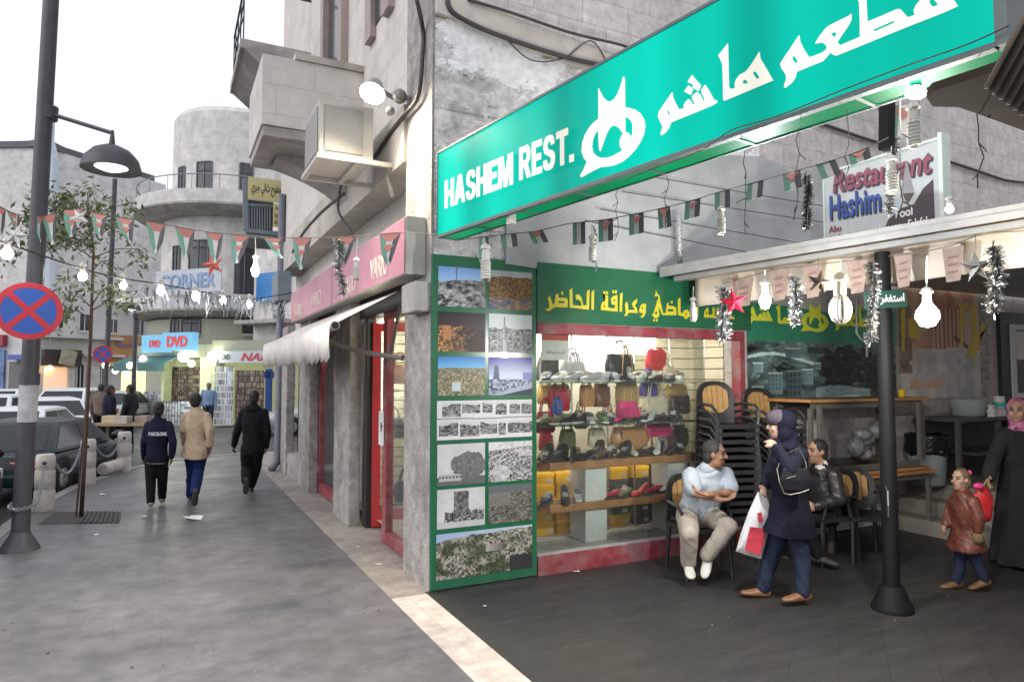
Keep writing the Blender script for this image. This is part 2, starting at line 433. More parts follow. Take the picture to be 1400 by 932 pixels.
for i in range(len(KP) - 1):
    a, b_, c, d = KP[i], KP[i+1], inner[i+1], inner[i]
    kb.hexa([(a[0], a[1], ZR), (b_[0], b_[1], ZR), (c[0], c[1], ZR), (d[0], d[1], ZR)], [(a[0], a[1], 0.012), (b_[0], b_[1], 0.012), (c[0], c[1], 0.012), (d[0], d[1], 0.012)])
tag(kb.build('kerb', M_kerb, base=(0, 0, 0)), kind='structure')
slab('threshold_strip', [(1.66, -4), (1.96, -4), (1.96, 5.45), (1.66, 5.45)], ZR, 0.003, M_strip)
M_shopstep = paving('shop_step_stone', (0.36, 0.32, 0.285), (0.32, 0.29, 0.26), (0.2, 0.18, 0.16), 0.8, 0.5, 0.6, ((0.13, 0.12, 0.115), 0.75), bump=0.3, streak=(7, 7, 7))
slab('shop_step', [(1.66, 5.45), (1.96, 5.45), (1.96, 5.51), (2.31, 5.51), (2.31, 17.4), (1.66, 17.4)], ZR, 0.002, M_shopstep)
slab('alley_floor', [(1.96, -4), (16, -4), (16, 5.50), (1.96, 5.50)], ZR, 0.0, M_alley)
# raised platform deep in the alley with three steps leading up to it
M_step = pbr('step_stone', (0.26, 0.24, 0.21), 0.75, var=0.25, bump=0.4, coords='World', dirt=((0.09, 0.085, 0.08), 0.7, 3))
for i, xs in enumerate((7.75, 8.05, 8.35)):
    b = MB(); b.box((xs, 4.1, 0.0 if i == 0 else 0.17*i), (8.65 if i < 2 else 16, 5.45, 0.17*(i+1) - 0.001))
    if i == 2: b.box((8.65, 1.0, 0), (16, 4.095, 0.508))
    tag(b.build('step' if i < 2 else 'platform', M_step, base=(0, 0, 0)), kind='structure')
# hill far behind
M_hill = pbr('hill_earth', (0.2, 0.2, 0.21), 0.9, var=0.3, vscale=0.05, coords='World')
hb = MB()
def hz(u, w): return 26*math.exp(-((u-0.42)/0.2)**2)*math.sin(math.pi*w)*(0.9+0.15*math.sin(u*37)+0.06*math.sin(u*91+w*5))
hb.grid((-170, 190, -1), (260, 40, 0), (-15, 130, 0), 60, 12, zf=hz)
tag(hb.build('hill', M_hill, smooth=True, base=(-40, 260, -1)), kind='structure')
# ================================================================ corner building with the shoe shop
M_stoneF = stone('facade_stone', 'Y', (0.55, 0.52, 0.48), (0.5, 0.475, 0.445), (0.36, 0.34, 0.32), 0.62, 0.29, bump=0.45, stain=(0.3, 0.28, 0.26), stain_amt=0.55)
M_stoneA = stone('alley_wall_stone', 'X', (0.60, 0.56, 0.535), (0.54, 0.51, 0.49), (0.42, 0.39, 0.375), 0.55, 0.265, msize=0.006, bump=0.45, stain=(0.34, 0.32, 0.31), stain_amt=0.5)
M_rough = stone('rough_plaster_stone', 'X', (0.52, 0.51, 0.5), (0.45, 0.445, 0.435), (0.42, 0.41, 0.4), 0.5, 0.33, msize=0.02, bump=1.0, stain=(0.26, 0.255, 0.25), stain_amt=0.75, nscale=7)
M_plast = pbr('grey_blue_plaster', (0.42, 0.435, 0.43), 0.8, var=0.2, vscale=2.0, bump=0.25, coords='World', dirt=((0.34, 0.33, 0.31), 0.75, 1.1))
M_conc = pbr('weathered_concrete', (0.4, 0.38, 0.355), 0.85, var=0.22, vscale=3.5, bump=0.35, bscale=25, coords='World', dirt=((0.16, 0.15, 0.14), 0.75, 1.3))
M_beam = pbr('beam_plaster', (0.52, 0.48, 0.43), 0.85, var=0.14, vscale=3.5, bump=0.3, bscale=30, coords='World', dirt=((0.22, 0.2, 0.18), 0.7, 1.1))
M_pillar = pbr('pillar_stone', (0.36, 0.34, 0.32), 0.85, var=0.3, vscale=9, bump=0.6, bscale=30, coords='World', dirt=((0.1, 0.09, 0.085), 0.7, 2.2))
M_red = pbr('red_paint', (0.40, 0.018, 0.022), 0.4, var=0.15, dirt=((0.16, 0.05, 0.045), 0.5, 5))
M_redd = pbr('faded_red_paint', (0.26, 0.035, 0.05), 0.55, var=0.25, dirt=((0.3, 0.24, 0.23), 0.7, 4), coords='World')
M_dkwin0 = pbr('dim_window', (0.05, 0.055, 0.06), .15, var=.3)
M_black = pbr('black_paint', (0.02, 0.02, 0.021), 0.5, var=0.3)
M_slat = pbr('cream_slat_panel', (0.80, 0.74, 0.55), 0.6, var=0.06)
M_cream = pbr('cream_wall', (0.75, 0.72, 0.62), 0.7, var=0.06)
M_glass = pane('shop_glass', (0.97, 1.0, 0.98), 0.7, op=0.03, opc=(0.35, 0.36, 0.37))
M_glassd = pane('street_glass', (0.95, 0.97, 0.97), .35, op=0.04, opc=(0.4, 0.42, 0.45))
M_stoneB = stone('smooth_facade_stone', 'XY', (0.66, 0.62, 0.575), (0.62, 0.585, 0.545), (0.5, 0.465, 0.43), 0.85, 0.34, msize=0.006, bump=0.25, stain=(0.36, 0.34, 0.32), stain_amt=0.5, nscale=3.5, amp=.45)
B = thing('corner_building', 'weathered stone corner building with shoe shop, balcony and green photo panel', 'building', (XF, YW, 0))
YE = 14.6
w = MB()      # alley-side wall: beside, above and right of the shop window
w.box((2.45, YW, 0), (3.03, YW+0.28, 2.3)); w.box((5.62, YW, 0), (16.5, YW+0.28, 2.3)); w.box((3.03, YW, 0), (5.62, YW+0.28, 0.12))
w.box((2.45, YW, 2.3), (16.5, YW+0.28, 11))
w.build('alley_wall', M_stoneA, B)
c = MB(); c.box((2.0, YW, 0), (2.45, 6.22, 2.62)); c.box((2.0, YW, 2.62), (2.45, 6.22, 5.6))
c.build('corner_pillar', M_pillar, B)
f = MB()
f.box((2.0, 6.22, 3.88), (2.4, YE, 5.6)); f.box((2.33, 6.22, 2.75), (2.4, YE, 3.88)); f.box((2.0, YW, 5.6), (2.4, YE, 11))
f.build('street_wall', M_stoneB, B)
f = MB(); f.box((2.42, YE-0.3, 0), (12, YE, 11)); f.box((2.4, 9.3, 0.1), (9, 9.5, 10.9)); f.build('inner_wall', M_conc, B)
f = MB(); f.box((2.0, YW+0.3, 10.98), (16, YE, 11.2)); f.build('roof', M_conc, B)
for y0, y1 in ((8.28, 9.12), (10.9, 11.85), (13.2, YE)):
    p = MB(); p.box((1.97, y0, 0), (2.115, y1, 2.75)); p.build('pillar', M_pillar, B, bevel=0.015)
# rough render band over the panel, and the painted plaster field behind the flags
M_flake = vcolmat('flaking_render', .9, var=.18, vscale=14, bump=.8, bscale=45, coords='World')
def flake(u, w):
    x, z = 2.02+3.88*u, 2.86+2.1*w; n = fb(x*1.7, z*2.1, 31) + .4*(fb(x*8, z*9, 33)-.5); c = fb(x*9, z*14, 35)
    if n > .56: return .02+.004*c, (.74, .74, .73)
    if n > .47: return .008+.006*c, mixc((.5, .49, .48), (.62, .61, .59), c)
    return .001+.009*c*c, mixc((.26, .25, .24), (.62, .6, .58), c*1.5-.1 + (.0 if (z*2.9) % 1 > .06 else -.5))
p = MB(); p.grid((2.02, YW-.003, 2.86), (3.88, 0, 0), (0, 0, 2.1), 190, 105, colf=lambda u, w: flake(u, w)[1], zf=lambda u, w: flake(u, w)[0]); p.build('rough_render', M_flake, B)
p = MB(); pts = [(2.7, 2.82), (7.15, 2.55), (7.18, 4.38), (6.9, 4.3), (6.5, 4.15), (5.95, 4.28), (5.35, 4.22), (4.5, 4.1), (3.6, 3.85), (2.72, 3.62)]
p.prism([(x, YW-0.026, z) for x, z in pts], (0, -0.012, 0)); p.build('painted_plaster', M_plast, B)
p = MB()      # long ledge with cables in the upper wall (slopes with the old roof line)
p.hexa([(2.02, YW-0.06, 4.98), (4.1, YW-0.06, 4.72), (4.1, YW-0.002, 4.72), (2.02, YW-0.002, 4.98)], [(2.02, YW-0.06, 5.2), (4.1, YW-0.06, 4.97), (4.1, YW-0.002, 4.97), (2.02, YW-0.002, 5.2)])
p.build('ledge', M_beam, B)
# projecting beam above the pink sign, with its dark soffit
p = MB(); p.box((1.965, 6.2, 3.86), (1.998, 14.3, 4.42)); p.box((1.998, 6.222, 3.86), (2.33, 14.3, 3.878)); p.build('beam', M_beam, B)
p = MB(); p.box((1.86, 5.512, 2.36), (2.0, 5.9, 2.62)); p.build('bracket', M_conc, B, bevel=0.015)
# balcony: parapet box on a deep slab with a rounded corbel
bx0, by0, by1 = 0.86, 7.9, 9.25
p = MB()
p.box((bx0, by0, 4.62), (2.0, by0+0.14, 5.42)); p.box((bx0, by0+0.14, 4.62), (bx0+0.14, by1, 5.42)); p.box((bx0+0.14, by1-0.14, 4.62), (2.0, by1, 5.42))
p.build('balcony_parapet', M_stoneB, B)
p = MB(); p.box((bx0+0.35, by0-0.03, 5.423), (2.0, by0+0.17, 5.50)); p.build('parapet_coping', M_beam, B)
p = MB(); p.box((bx0+0.02, by0+0.02, 4.5), (2.0, by1-0.02, 4.615)); p.build('balcony_slab', M_conc, B)
p = MB(); prof = [(2.0, 4.498), (1.12, 4.498), (1.1, 4.44)] + [(1.1+.9*math.sin(a*math.pi/20)**1.3, 4.44-.5*(1-math.cos(a*math.pi/20))**.8) for a in range(1, 10)] + [(2.0, 3.93)]
for y in (by0+0.62,):
    p = MB(); p.prism([(x, y, z) for x, z in prof], (0, 0.5, 0)); p.build('corbel', M_conc, B, smooth=True, auto=30)
for y0, y1, z0 in ((8.9, 9.9, 5.7), (6.9, 7.35, 5.75)):
    p = MB(); p.box((1.985, y0, z0), (2.005, y1, z0+2.3)); p.build('window', M_dkwin0, B)
M_shut = pbr('pinkish_shutter', (0.36, 0.29, 0.27), 0.7, var=0.15)
p = MB()
p.box((1.93, 7.35, 5.62), (2.0, 7.6, 8.2)); p.box((1.93, 6.65, 5.62), (2.0, 6.9, 8.2)); p.box((1.9, 9.9, 5.6), (2.0, 10.1, 8.2)); p.box((1.9, 8.7, 5.6), (2.0, 8.9, 8.2))
p.build('window_shutter', M_shut, B)
# upper small balcony with a rail
p = MB(); p.box((0.9, 11.4, 7.05), (2.0, 13.4, 7.2)); p.hexa([(1.5, 11.4, 6.6), (2, 11.4, 6.6), (2, 13.4, 6.6), (1.5, 13.4, 6.6)], [(0.95, 11.4, 7.048), (2, 11.4, 7.048), (2, 13.4, 7.048), (0.95, 13.4, 7.048)])
p.build('balcony_slab', M_conc, B)
p = MB()
for y in (11.45, 12.0, 12.5, 13.0, 13.35): p.bar((0.95, y, 7.2), (0.95, y, 8.1), 0.02)
p.bar((0.95, 11.45, 8.1), (0.95, 13.35, 8.1), 0.03); p.bar((0.95, 11.45, 7.6), (0.95, 13.35, 7.9), 0.02); p.bar((0.95, 11.45, 7.9), (0.95, 13.35, 7.5), 0.02); p.bar((0.95, 11.45, 8.1), (2, 11.45, 8.1), 0.03)
p.build('railing', M_black, B)
# ---- shop windows on the street
def frame(x, y0, y1, z0, z1, t, d, mat, name='window_frame', parent=B):
    p = MB(); p.box((x, y0, z0), (x+d, y0+t, z1)); p.box((x, y1-t, z0), (x+d, y1, z1)); p.box((x, y0+t, z0), (x+d, y1-t, z0+t*1.6)); p.box((x, y0+t, z1-t), (x+d, y1-t, z1))
    return p.build(name, mat, parent)
fr = frame(2.12, 6.24, 7.28, 0.02, 2.5, 0.07, 0.08, M_redd)
p = MB(); p.box((2.155, 6.31, 0.13), (2.163, 7.21, 2.43)); p.build('glass_pane', M_glassd, fr)
fr = frame(2.12, 9.14, 10.88, 0.02, 2.5, 0.09, 0.08, M_redd)
p = MB(); p.box((2.155, 9.23, 0.16), (2.163, 10.79, 2.41)); p.build('glass_pane', M_glassd, fr)
fr = frame(2.18, 11.87, 13.18, 0.4, 2.5, 0.07, 0.08, M_black)
p = MB(); p.box((2.215, 11.94, 0.5), (2.223, 13.11, 2.43)); p.build('glass_pane', M_glassd, fr)
p = MB(); p.box((2.0, 11.86, 0), (2.17, 13.19, 0.4)); p.build('stall_riser', M_pillar, B)
# open door, hinged at the far jamb and swung into the shop
p = MB(); p.box((2.14, 8.1, 0.0), (2.24, 8.27, 2.5)); p.build('door_jamb', M_black, B)
ddir = Vector((0.62, -0.18, 0)).normalized(); dn = Vector((-ddir.y, ddir.x, 0))
def dpt(s, t, z): q = Vector((2.2, 8.08, 0)) + ddir*s + dn*t; return (q.x, q.y, z)
def dbox(b, s0, s1, z0, z1, t0=-0.025, t1=0.025): return b.hexa([dpt(s0, t0, z0), dpt(s1, t0, z0), dpt(s1, t1, z0), dpt(s0, t1, z0)], [dpt(s0, t0, z1), dpt(s1, t0, z1), dpt(s1, t1, z1), dpt(s0, t1, z1)])
p = MB(); dbox(p, 0, 0.1, 0.02, 2.45); dbox(p, 0.78, 0.88, 0.02, 2.45); dbox(p, 0.1, 0.78, 0.02, 0.22); dbox(p, 0.1, 0.78, 2.35, 2.45)
door = p.build('door', M_red, B)
p = MB(); dbox(p, 0.1, 0.78, 0.22, 2.35, -0.005, 0.005); p.build('door_pane', M_glass, door)
p = MB(); p.box((2.12, 7.28, 0.0), (2.2, 7.36, 2.5)); p.build('door_post', M_redd, B)
p = MB(); p.box((2.09, 6.22, 2.5), (2.3, 10.9, 2.75)); p.build('lintel', M_black, B)
M_paper = pbr('paper', (0.72, 0.72, 0.7), 0.8, var=0.05)
p = MB(); p.box((2.105, 7.27, 1.05), (2.112, 7.46, 1.42)); p.build('notice', M_paper, B)
p = MB(); p.box((2.098, 7.34, 1.2), (2.104, 7.36, 1.3)); p.box((2.098, 7.3, 1.25), (2.104, 7.35, 1.27)); p.build('notice_print', M_black, B)
# ---- shop room
sh = MB()
sh.quad((2.25, 5.8, 0.1), (5.7, 5.8, 0.1), (5.7, 9.3, 0.1), (2.25, 9.3, 0.1)); sh.build('shop_floor', pbr('shop_tile', (0.4, 0.37, 0.3), 0.35), B)
sh = MB(); sh.box((2.32, 5.8, 2.55), (5.7, 9.28, 2.62)); sh.build('shop_ceiling', M_cream, B)
sh = MB()
def slats(b, p0, p1, z0, z1, nrm, d=0.02):
    p0 = Vector(p0); p1 = Vector(p1); nrm = Vector(nrm); z = z0
    while z < z1 - 0.01:
        h = min(0.125, z1 - z) - 0.012
        A = [p0 + Vector((0, 0, z)), p1 + Vector((0, 0, z)), p1 + Vector((0, 0, z + h)), p0 + Vector((0, 0, z + h))]
        b.hexa(A, [q + nrm*d for q in A]); z += 0.125
for q0, q1, za, nv in (((5.66, 5.83, 0), (5.66, 9.2, 0), .15, (-1, 0, 0)), ((2.5, 9.2, 0), (5.6, 9.2, 0), .15, (0, -1, 0)), ((5.1, 6.42, 0), (5.64, 6.42, 0), .15, (0, -1, 0)), ((2.95, 6.7, 0), (2.95, 7.6, 0), .15, (-1, 0, 0)), ((2.34, 8.85, 0), (4.6, 8.85, 0), .12, (0, -1, 0))):
    sh = MB(); slats(sh, q0, q1, za, 2.5, nv); sh.build('slat_panel', M_slat, B)
sh = MB(); sh.box((5.682, 5.8, 0.1), (5.72, 9.28, 2.55)); sh.box((2.4, 9.222, 0.1), (5.68, 9.26, 2.55)); sh.box((5.08, 6.425, 0.1), (5.66, 6.45, 2.55)); sh.box((2.955, 6.7, 0.1), (2.985, 7.6, 2.55)); sh.box((2.34, 8.853, .1), (4.6, 8.88, 2.55)); sh.build('slat_backing', pbr('slat_groove', (0.25, 0.2, 0.12), 0.8), B)
M_tube = emit('fluorescent_tube', (1.0, 0.97, 0.86), 26.0)
sh = MB()
for (a, b_) in (((3.15, 6.12, 2.5), (4.35, 6.12, 2.5)), ((4.45, 6.12, 2.5), (5.05, 6.12, 2.5)), ((3.2, 6.75, 2.45), (5.0, 6.75, 2.45)), ((2.7, 6.5, 2.5), (2.7, 7.9, 2.5)), ((3.3, 8.2, 2.5), (5.2, 8.2, 2.5)), ((3.12, 6.0, 1.7), (3.12, 6.0, 2.48)), ((2.5, 9.7, 2.5), (2.5, 10.7, 2.5)), ((2.45, 8.0, 2.5), (2.45, 8.7, 2.5)), ((2.5, 8.55, 1.2), (2.5, 8.55, 2.4))):
    sh.tube([a, b_], 0.022, 8)
sh.build('fluorescent_tube', M_tube, B)
p = MB(); p.tube([(3.35, 6.03, .885), (5.0, 6.03, .885)], .018, 8); p.build('added_counter_light', emit('added_counter_light', (1.0, 0.95, 0.8), 5.0), B)  # added light under the counter to brighten the boxes; no real lamp there
p = MB(); p.box((3.1, 6.3, 2.06), (5.06, 6.36, 2.34)); p.build('added_glow_panel', emit('added_glow_panel', (1.0, 0.97, 0.88), 3.2), B)  # added glowing panel that whitens the top of the shop window
p = MB(); p.box((3.1, 7.05, 0.12), (5.0, 7.1, 2.5)); p.build('display_back', M_cream, B)
# second street unit behind the far window
p = MB(); p.box((2.4, 9.55, 0.05), (4.2, 10.85, 0.1)); p.box((4.0, 9.55, 0.1), (4.1, 14.2, 2.7)); p.box((2.4, 9.55, 2.6), (4, 14.2, 2.7)); p.box((2.4, 10.95, 0.1), (4, 11.05, 2.6)); p.build('side_room', M_cream, B)
# alley shop window: red head, base plinth, glass
p = MB(); p.box((3.03, YW-0.03, 2.2), (5.62, YW+0.1, 2.3)); p.box((5.55, YW-0.03, 0.0), (5.62, YW+0.1, 2.198)); wf = p.build('window_frame', M_redd, B)
p = MB(); p.box((3.03, YW+0.03, 0.19), (5.1, YW+0.038, 2.198)); p.build('glass_pane', M_glass, wf)
p = MB(); p.box((3.03, YW-0.035, 0.0), (5.548, YW+0.28, 0.17)); p.build('plinth', M_redd, B)
p = MB(); p.box((3.03, YW-0.02, 0.172), (5.548, YW+0.9, 0.188)); p.build('window_sill', M_conc, B)
# green photo panel at the corner
M_green = pbr('green_laminate', (0.018, 0.13, 0.062), 0.22, var=0.1, coat=0.3)
p = MB(); p.box((2.0, YW-0.03, 0.012), (3.02, YW-0.004, 2.855)); panel = p.build('photo_panel', M_green, B, bevel=0.003)
# fascia sign over the shoe shop, and the one over the restaurant wall
p = MB(); p.box((3.024, YW-0.05, 2.305), (5.7, YW-0.041, 2.86)); fascia = p.build('fascia_sign', M_green, B)
p = MB(); p.box((5.66, YW-0.036, 2.2), (8.2, YW-0.028, 2.62)); fascia2 = p.build('fascia_sign', pbr('bright_green_laminate', (0.03, 0.24, 0.13), 0.3, var=0.08), B)
# ================================================================ the far end of the street
M_farstone = stone('far_stone', 'XY', (0.66, 0.635, 0.605), (0.62, 0.6, 0.575), (0.55, 0.53, 0.51), 0.9, 0.4, bump=0.2, stain=(0.45, 0.43, 0.42), stain_amt=0.5, nscale=2)
M_farwhite = pbr('white_render', (0.62, 0.61, 0.6), .8, var=.1, vscale=1.0, coords='World', dirt=((.4, .39, .37), .5, .8))
M_dkwin = pbr('dark_window', (0.05, 0.055, 0.065), .12, var=.4, vscale=1.5)
M_roofm = pbr('dark_roof_edge', (0.09, 0.09, 0.1), .6)
M_dkface = pbr('brown_fascia', (0.05, 0.04, 0.037), .6)
def P2(px, D): q = AD(px, 515, D); return Vector((q.x, q.y, 0))
class Wall:
    """vertical wall between two photo bearings at given distances; local u along, w up, d outwards to the street"""
    def __init__(self, a, b):
        self.a = P2(*a); self.b = P2(*b); self.u = (self.b-self.a); self.Lw = self.u.length; self.u.normalize()
        self.n = Vector((self.u.y, -self.u.x, 0))
        if self.n.dot(self.a) > 0: self.n = -self.n
    def q(self, u, z, d=0.0): return self.a + self.u*(u*self.Lw) + self.n*d + Vector((0, 0, z))
    def box(self, b, u0, u1, z0, z1, d0, d1): return b.hexa([self.q(u0, z0, d0), self.q(u1, z0, d0), self.q(u1, z0, d1), self.q(u0, z0, d1)], [self.q(u0, z1, d0), self.q(u1, z1, d0), self.q(u1, z1, d1), self.q(u0, z1, d1)])
    def at(self, px, py):
        p = AP(px, py, self.a, self.n); return ((p-self.a).dot(self.u)/self.Lw, p.z)
def windows(W_, rects, parent, frame_mat=M_farwhite, sill=True):
    for (u0, u1, z0, z1) in rects:
        p = MB(); W_.box(p, u0, u1, z0, z1, .01, .04); w_ = p.build('window', M_dkwin, parent)
        p = MB(); t = .06/W_.Lw*1.2
        W_.box(p, u0-t, u0, z0-.06, z1+.06, .01, .08); W_.box(p, u1, u1+t, z0-.06, z1+.06, .01, .08); W_.box(p, u0, u1, z1, z1+.06, .01, .08); W_.box(p, u0, u1, z0-.1, z0, .01, .14 if sill else .08); W_.box(p, (u0+u1)/2-t*.3, (u0+u1)/2+t*.3, z0, z1, .042, .07)
        p.build('window_frame', frame_mat, w_)
def pxr(W_, x0, y0, x1, y1): a = W_.at(x0, y1); b = W_.at(x1, y0); c = W_.at(x0, y0); return (a[0], b[0], (a[1]+W_.at(x1, y1)[1])/2, (b[1]+c[1])/2)
# tall stone building at the left, seen past the lamp post
WA = Wall((50, 42), (213, 55)); WB = Wall((-60, 45), (50, 42))
t = thing('stone_building', 'tall pale stone building with dark roof edge at the far left', 'building', WA.a)
p = MB(); WA.box(p, 0, 1, -1, 16.2, -9, 0); p.build('wall', M_farstone, t)
p = MB(); WB.box(p, 0, 1, -1, 16.2, -9, 0); p.build('side_wall', M_farstone, t)
p = MB(); WA.box(p, -.01, 1.02, 16.2, 16.6, -9, .45); WB.box(p, 0, 1.0, 16.21, 16.61, -8, .45); p.build('roof_edge', M_roofm, t)
p = MB(); q = WA.q(0.0, 0, .25); p.tube([q + Vector((0, 0, 18.2)), q + Vector((0, 0, 16.7)), q + Vector((.3, -.1, 15.4)), q + Vector((.35, -.1, 1))], .28, 8); p.build('downpipe', pbr('pale_pipe', (.45, .5, .55), .5), t)
p = MB(); q = WA.q(.12, 0, .15); p.tube([q + Vector((0, 0, 16.3)), q + Vector((0, 0, 2))], .14, 8); p.build('downpipe', pbr('pale_pipe', (.45, .5, .55), .5), t)
windows(WA, [pxr(WA, 85, 300, 97, 318), pxr(WA, 150, 330, 163, 350), pxr(WA, 90, 360, 100, 378), pxr(WA, 128, 362, 136, 378), pxr(WA, 175, 335, 186, 352)], t)
windows(WB, [pxr(WB, 18, 255, 29, 265), pxr(WB, 2, 275, 8, 300), pxr(WB, 10, 340, 24, 370)], t)
# lower white building with shops
WC = Wall((52, 35), (222, 41)); WD = Wall((-70, 36), (52, 35))
t = thing('shop_building', 'low white building with dark windows and brown shop fascia behind the parked cars', 'building', WC.a)
p = MB(); WC.box(p, 0, 1, -.14, 6.1, -6, 0); p.build('wall', M_farwhite, t)
p = MB(); WD.box(p, 0, 1, -.14, 5.6, -6, 0); p.build('side_wall', M_farwhite, t)
p = MB(); WC.box(p, .0, .6, 3.85, 4.0, 0, .5); WC.box(p, .62, 1.0, 6.05, 6.3, -2, 1.0); WC.box(p, .3, .62, 2.9, 3.05, 0, .5); p.build('ledge', M_farwhite, t)
windows(WC, [pxr(WC, 72, 428, 86, 448), pxr(WC, 108, 430, 122, 452), pxr(WC, 148, 437, 160, 455), pxr(WC, 185, 437, 196, 458), pxr(WC, 104, 498, 114, 532), pxr(WC, 138, 500, 146, 530)], t)
p = MB(); a = pxr(WC, 56, 478, 108, 500); WC.box(p, a[0], a[1], a[2], a[3], .02, .3); p.build('fascia', M_dkface, t)
p = MB(); a = pxr(WC, 58, 502, 91, 543); WC.box(p, a[0], a[1], a[2], a[3], .01, .06); p.build('glowing_shopfront', emit('warm_shop_glow', (.75, .34, .10), .55), t)  # orange light of the shop put in as the panel's own glow
p = MB(); a = pxr(WC, 62, 500, 66, 506); q = WC.q((a[0]+a[1])/2, (a[2]+a[3])/2, .3); p.sphere(q, .13, 10, 8); p.build('lamp', emit('warm_lamp', (1, .6, .22), 8), t)
p = MB(); a = pxr(WC, 90, 503, 100, 545); WC.box(p, a[0], a[1], -.1, a[3], .02, .2); a = pxr(WC, 118, 500, 134, 545); WC.box(p, a[0], a[1], -.1, a[3], .02, .2); p.build('pillar', M_farstone, t)
p = MB(); a = pxr(WD, 22, 485, 51, 492); WD.box(p, a[0], a[1], a[2], a[3], .02, .5); p.build('blue_canopy', pbr('blue_canopy', (.09, .13, .42), .6), t)
p = MB(); a = pxr(WD, 12, 494, 50, 545); WD.box(p, a[0], a[1], a[2], a[3], .01, .06); p.build('shutter', pbr('grey_shutter', (.16, .15, .15), .6), t)
rs_ = thing('shop_sign', 'red shop sign at the left edge of the picture', 'sign', WD.q(.3, 2.5)); p = MB(); a = pxr(WD, -20, 458, 11, 473); WD.box(p, a[0], a[1], a[2], a[3], .02, .3); p.build('sign_board', pbr('dark_red_sign', (.3, .03, .05), .5), rs_)
p = MB(); a = pxr(WD, -20, 478, 9, 535); WD.box(p, a[0], a[1], a[2], a[3], .02, .12); tag(p.build('poster', pbr('blue_poster', (.12, .18, .36), .5, var=.8, vscale=1.5)), 'blue mottled shop poster below the red sign at the left edge', 'poster')
p = MB(); a = pxr(WC, 75, 478, 97, 500)
cq = WC.q((a[0]+a[1])/2, (a[2]+a[3])/2, .5); p.cbox(cq, ((a[1]-a[0])*WC.Lw, .06, a[3]-a[2]-.05), math.atan2(WC.u.y, WC.u.x), ry=.2); tag(p.build('hanging_board', pbr('beige_board', (.4, .36, .28), .6, var=.4, vscale=3)), 'tilted beige board hanging from the brown fascia', 'sign')
os_ = thing('shop_sign', 'faded orange shop sign left of the disc shop lights', 'sign', WC.q(.7, 3)); p = MB(); a = pxr(WC, 147, 459, 199, 500); WC.box(p, a[0], a[1], a[2], a[3], .1, .3); p.build('sign_board', pbr('orange_sign', (.46, .23, .09), .55, var=.25, vscale=1.2), os_)
p = MB()
for i in range(14):
    u_ = a[0] + (a[1]-a[0])*(.08 + .06*i); hh = .16 + .2*_h(i, 2, 5); zz = a[3]-.6 - .15*_h(i, 7, 3); WC.box(p, u_, u_ + .012 + .012*_h(i, 1, 9), zz, zz + hh, .301, .32)
p.build('faded_lettering', pbr('purple_print', (.25, .16, .2), .6), os_)
# round corner building with balconies
RC = P2(322, 33.5); RC.z = 0
t = thing('round_building', 'round pale stone corner building with curved balconies at the end of the street', 'building', (RC.x, RC.y, 0))
def ring(name, mat, prof, n=48, smooth=True): p = MB(); p.lathe(prof, n, (RC.x, RC.y, 0)); return p.build(name, mat, t, smooth=smooth, auto=30)
ring('drum', M_farstone, [(3.4, 4.0), (3.4, 9.0)]); ring('upper_drum', M_farstone, [(3.0, 9.95), (3.0, 14.0), (2.85, 14.25)])
ring('ground_floor', pbr('pale_green_wall', (.33, .34, .27), .8, coords='World'), [(3.9, -.14), (3.9, 4.35)])
for z in (4.36, 9.0): ring('balcony', M_conc, [(3.2, z-.02), (4.3, z+.12), (4.6, z+.3), (4.6, z+.38)]); ring('balcony_parapet', M_farwhite if z < 5 else M_farstone, [(4.5, z+.385), (4.58, z+.39), (4.58, z+.95), (4.5, z+.95)])
M_rail = pbr('thin_rail', (.2, .21, .23), .5)
p = MB(); p.tube([(RC.x+4.5*math.cos(a), RC.y+4.5*math.sin(a), 10.6) for a in [math.pi*2*i/48 for i in range(49)]], .025, 6)
for i in range(24): a = math.pi*2*i/24; p.tube([(RC.x+4.5*math.cos(a), RC.y+4.5*math.sin(a), 9.9), (RC.x+4.5*math.cos(a), RC.y+4.5*math.sin(a), 10.6)], .015, 5)
p.build('railing', M_rail, t)
toc = math.atan2(-RC.y, -RC.x)
def arcwin(r, px0, px1, z0, z1, name='window'):
    def ang(px):
        d = Vector((ray(px, 515).x, ray(px, 515).y, 0)).normalized(); b = RC.dot(d); c = RC.length_squared - r*r; s = b*b-c
        if s < 0: s = 0
        k = d*(b-math.sqrt(s)) - RC; return math.atan2(k.y, k.x)
    a0, a1 = ang(px0), ang(px1)
    if a1 < a0: a0, a1 = a1, a0
    if a1-a0 > math.pi: a0, a1 = a1, a0 + 2*math.pi
    p = MB(); n = 8
    for i in range(n):
        b0, b1 = a0+(a1-a0)*i/n, a0+(a1-a0)*(i+1)/n
        p.hexa(*[[(RC.x+rr*math.cos(b), RC.y+rr*math.sin(b), z) for rr, b in ((r-.02, b0), (r+.02, b0), (r+.02, b1), (r-.02, b1))] for z in (z0, z1)])
    w_ = p.build(name, M_dkwin, t)
    p = MB()
    for b in (a0, (a0+a1)/2, a1): p.tube([(RC.x+(r+.03)*math.cos(b), RC.y+(r+.03)*math.sin(b), z) for z in (z0, z1)], .04, 4)
    for z in (z0, z0+(z1-z0)*.75, z1): p.tube([(RC.x+(r+.03)*math.cos(a0+(a1-a0)*i/8), RC.y+(r+.03)*math.sin(a0+(a1-a0)*i/8), z) for i in range(9)], .04, 4)
    p.build('window_frame', pbr('dark_window_frame', (.1, .1, .11), .5), w_)
    p = MB(); p.tube([(RC.x+(r+.05)*math.cos(a0+(a1-a0)*i/8), RC.y+(r+.05)*math.sin(a0+(a1-a0)*i/8), z0-.06) for i in range(9)], .08, 4); p.build('sill', M_farwhite, w_)
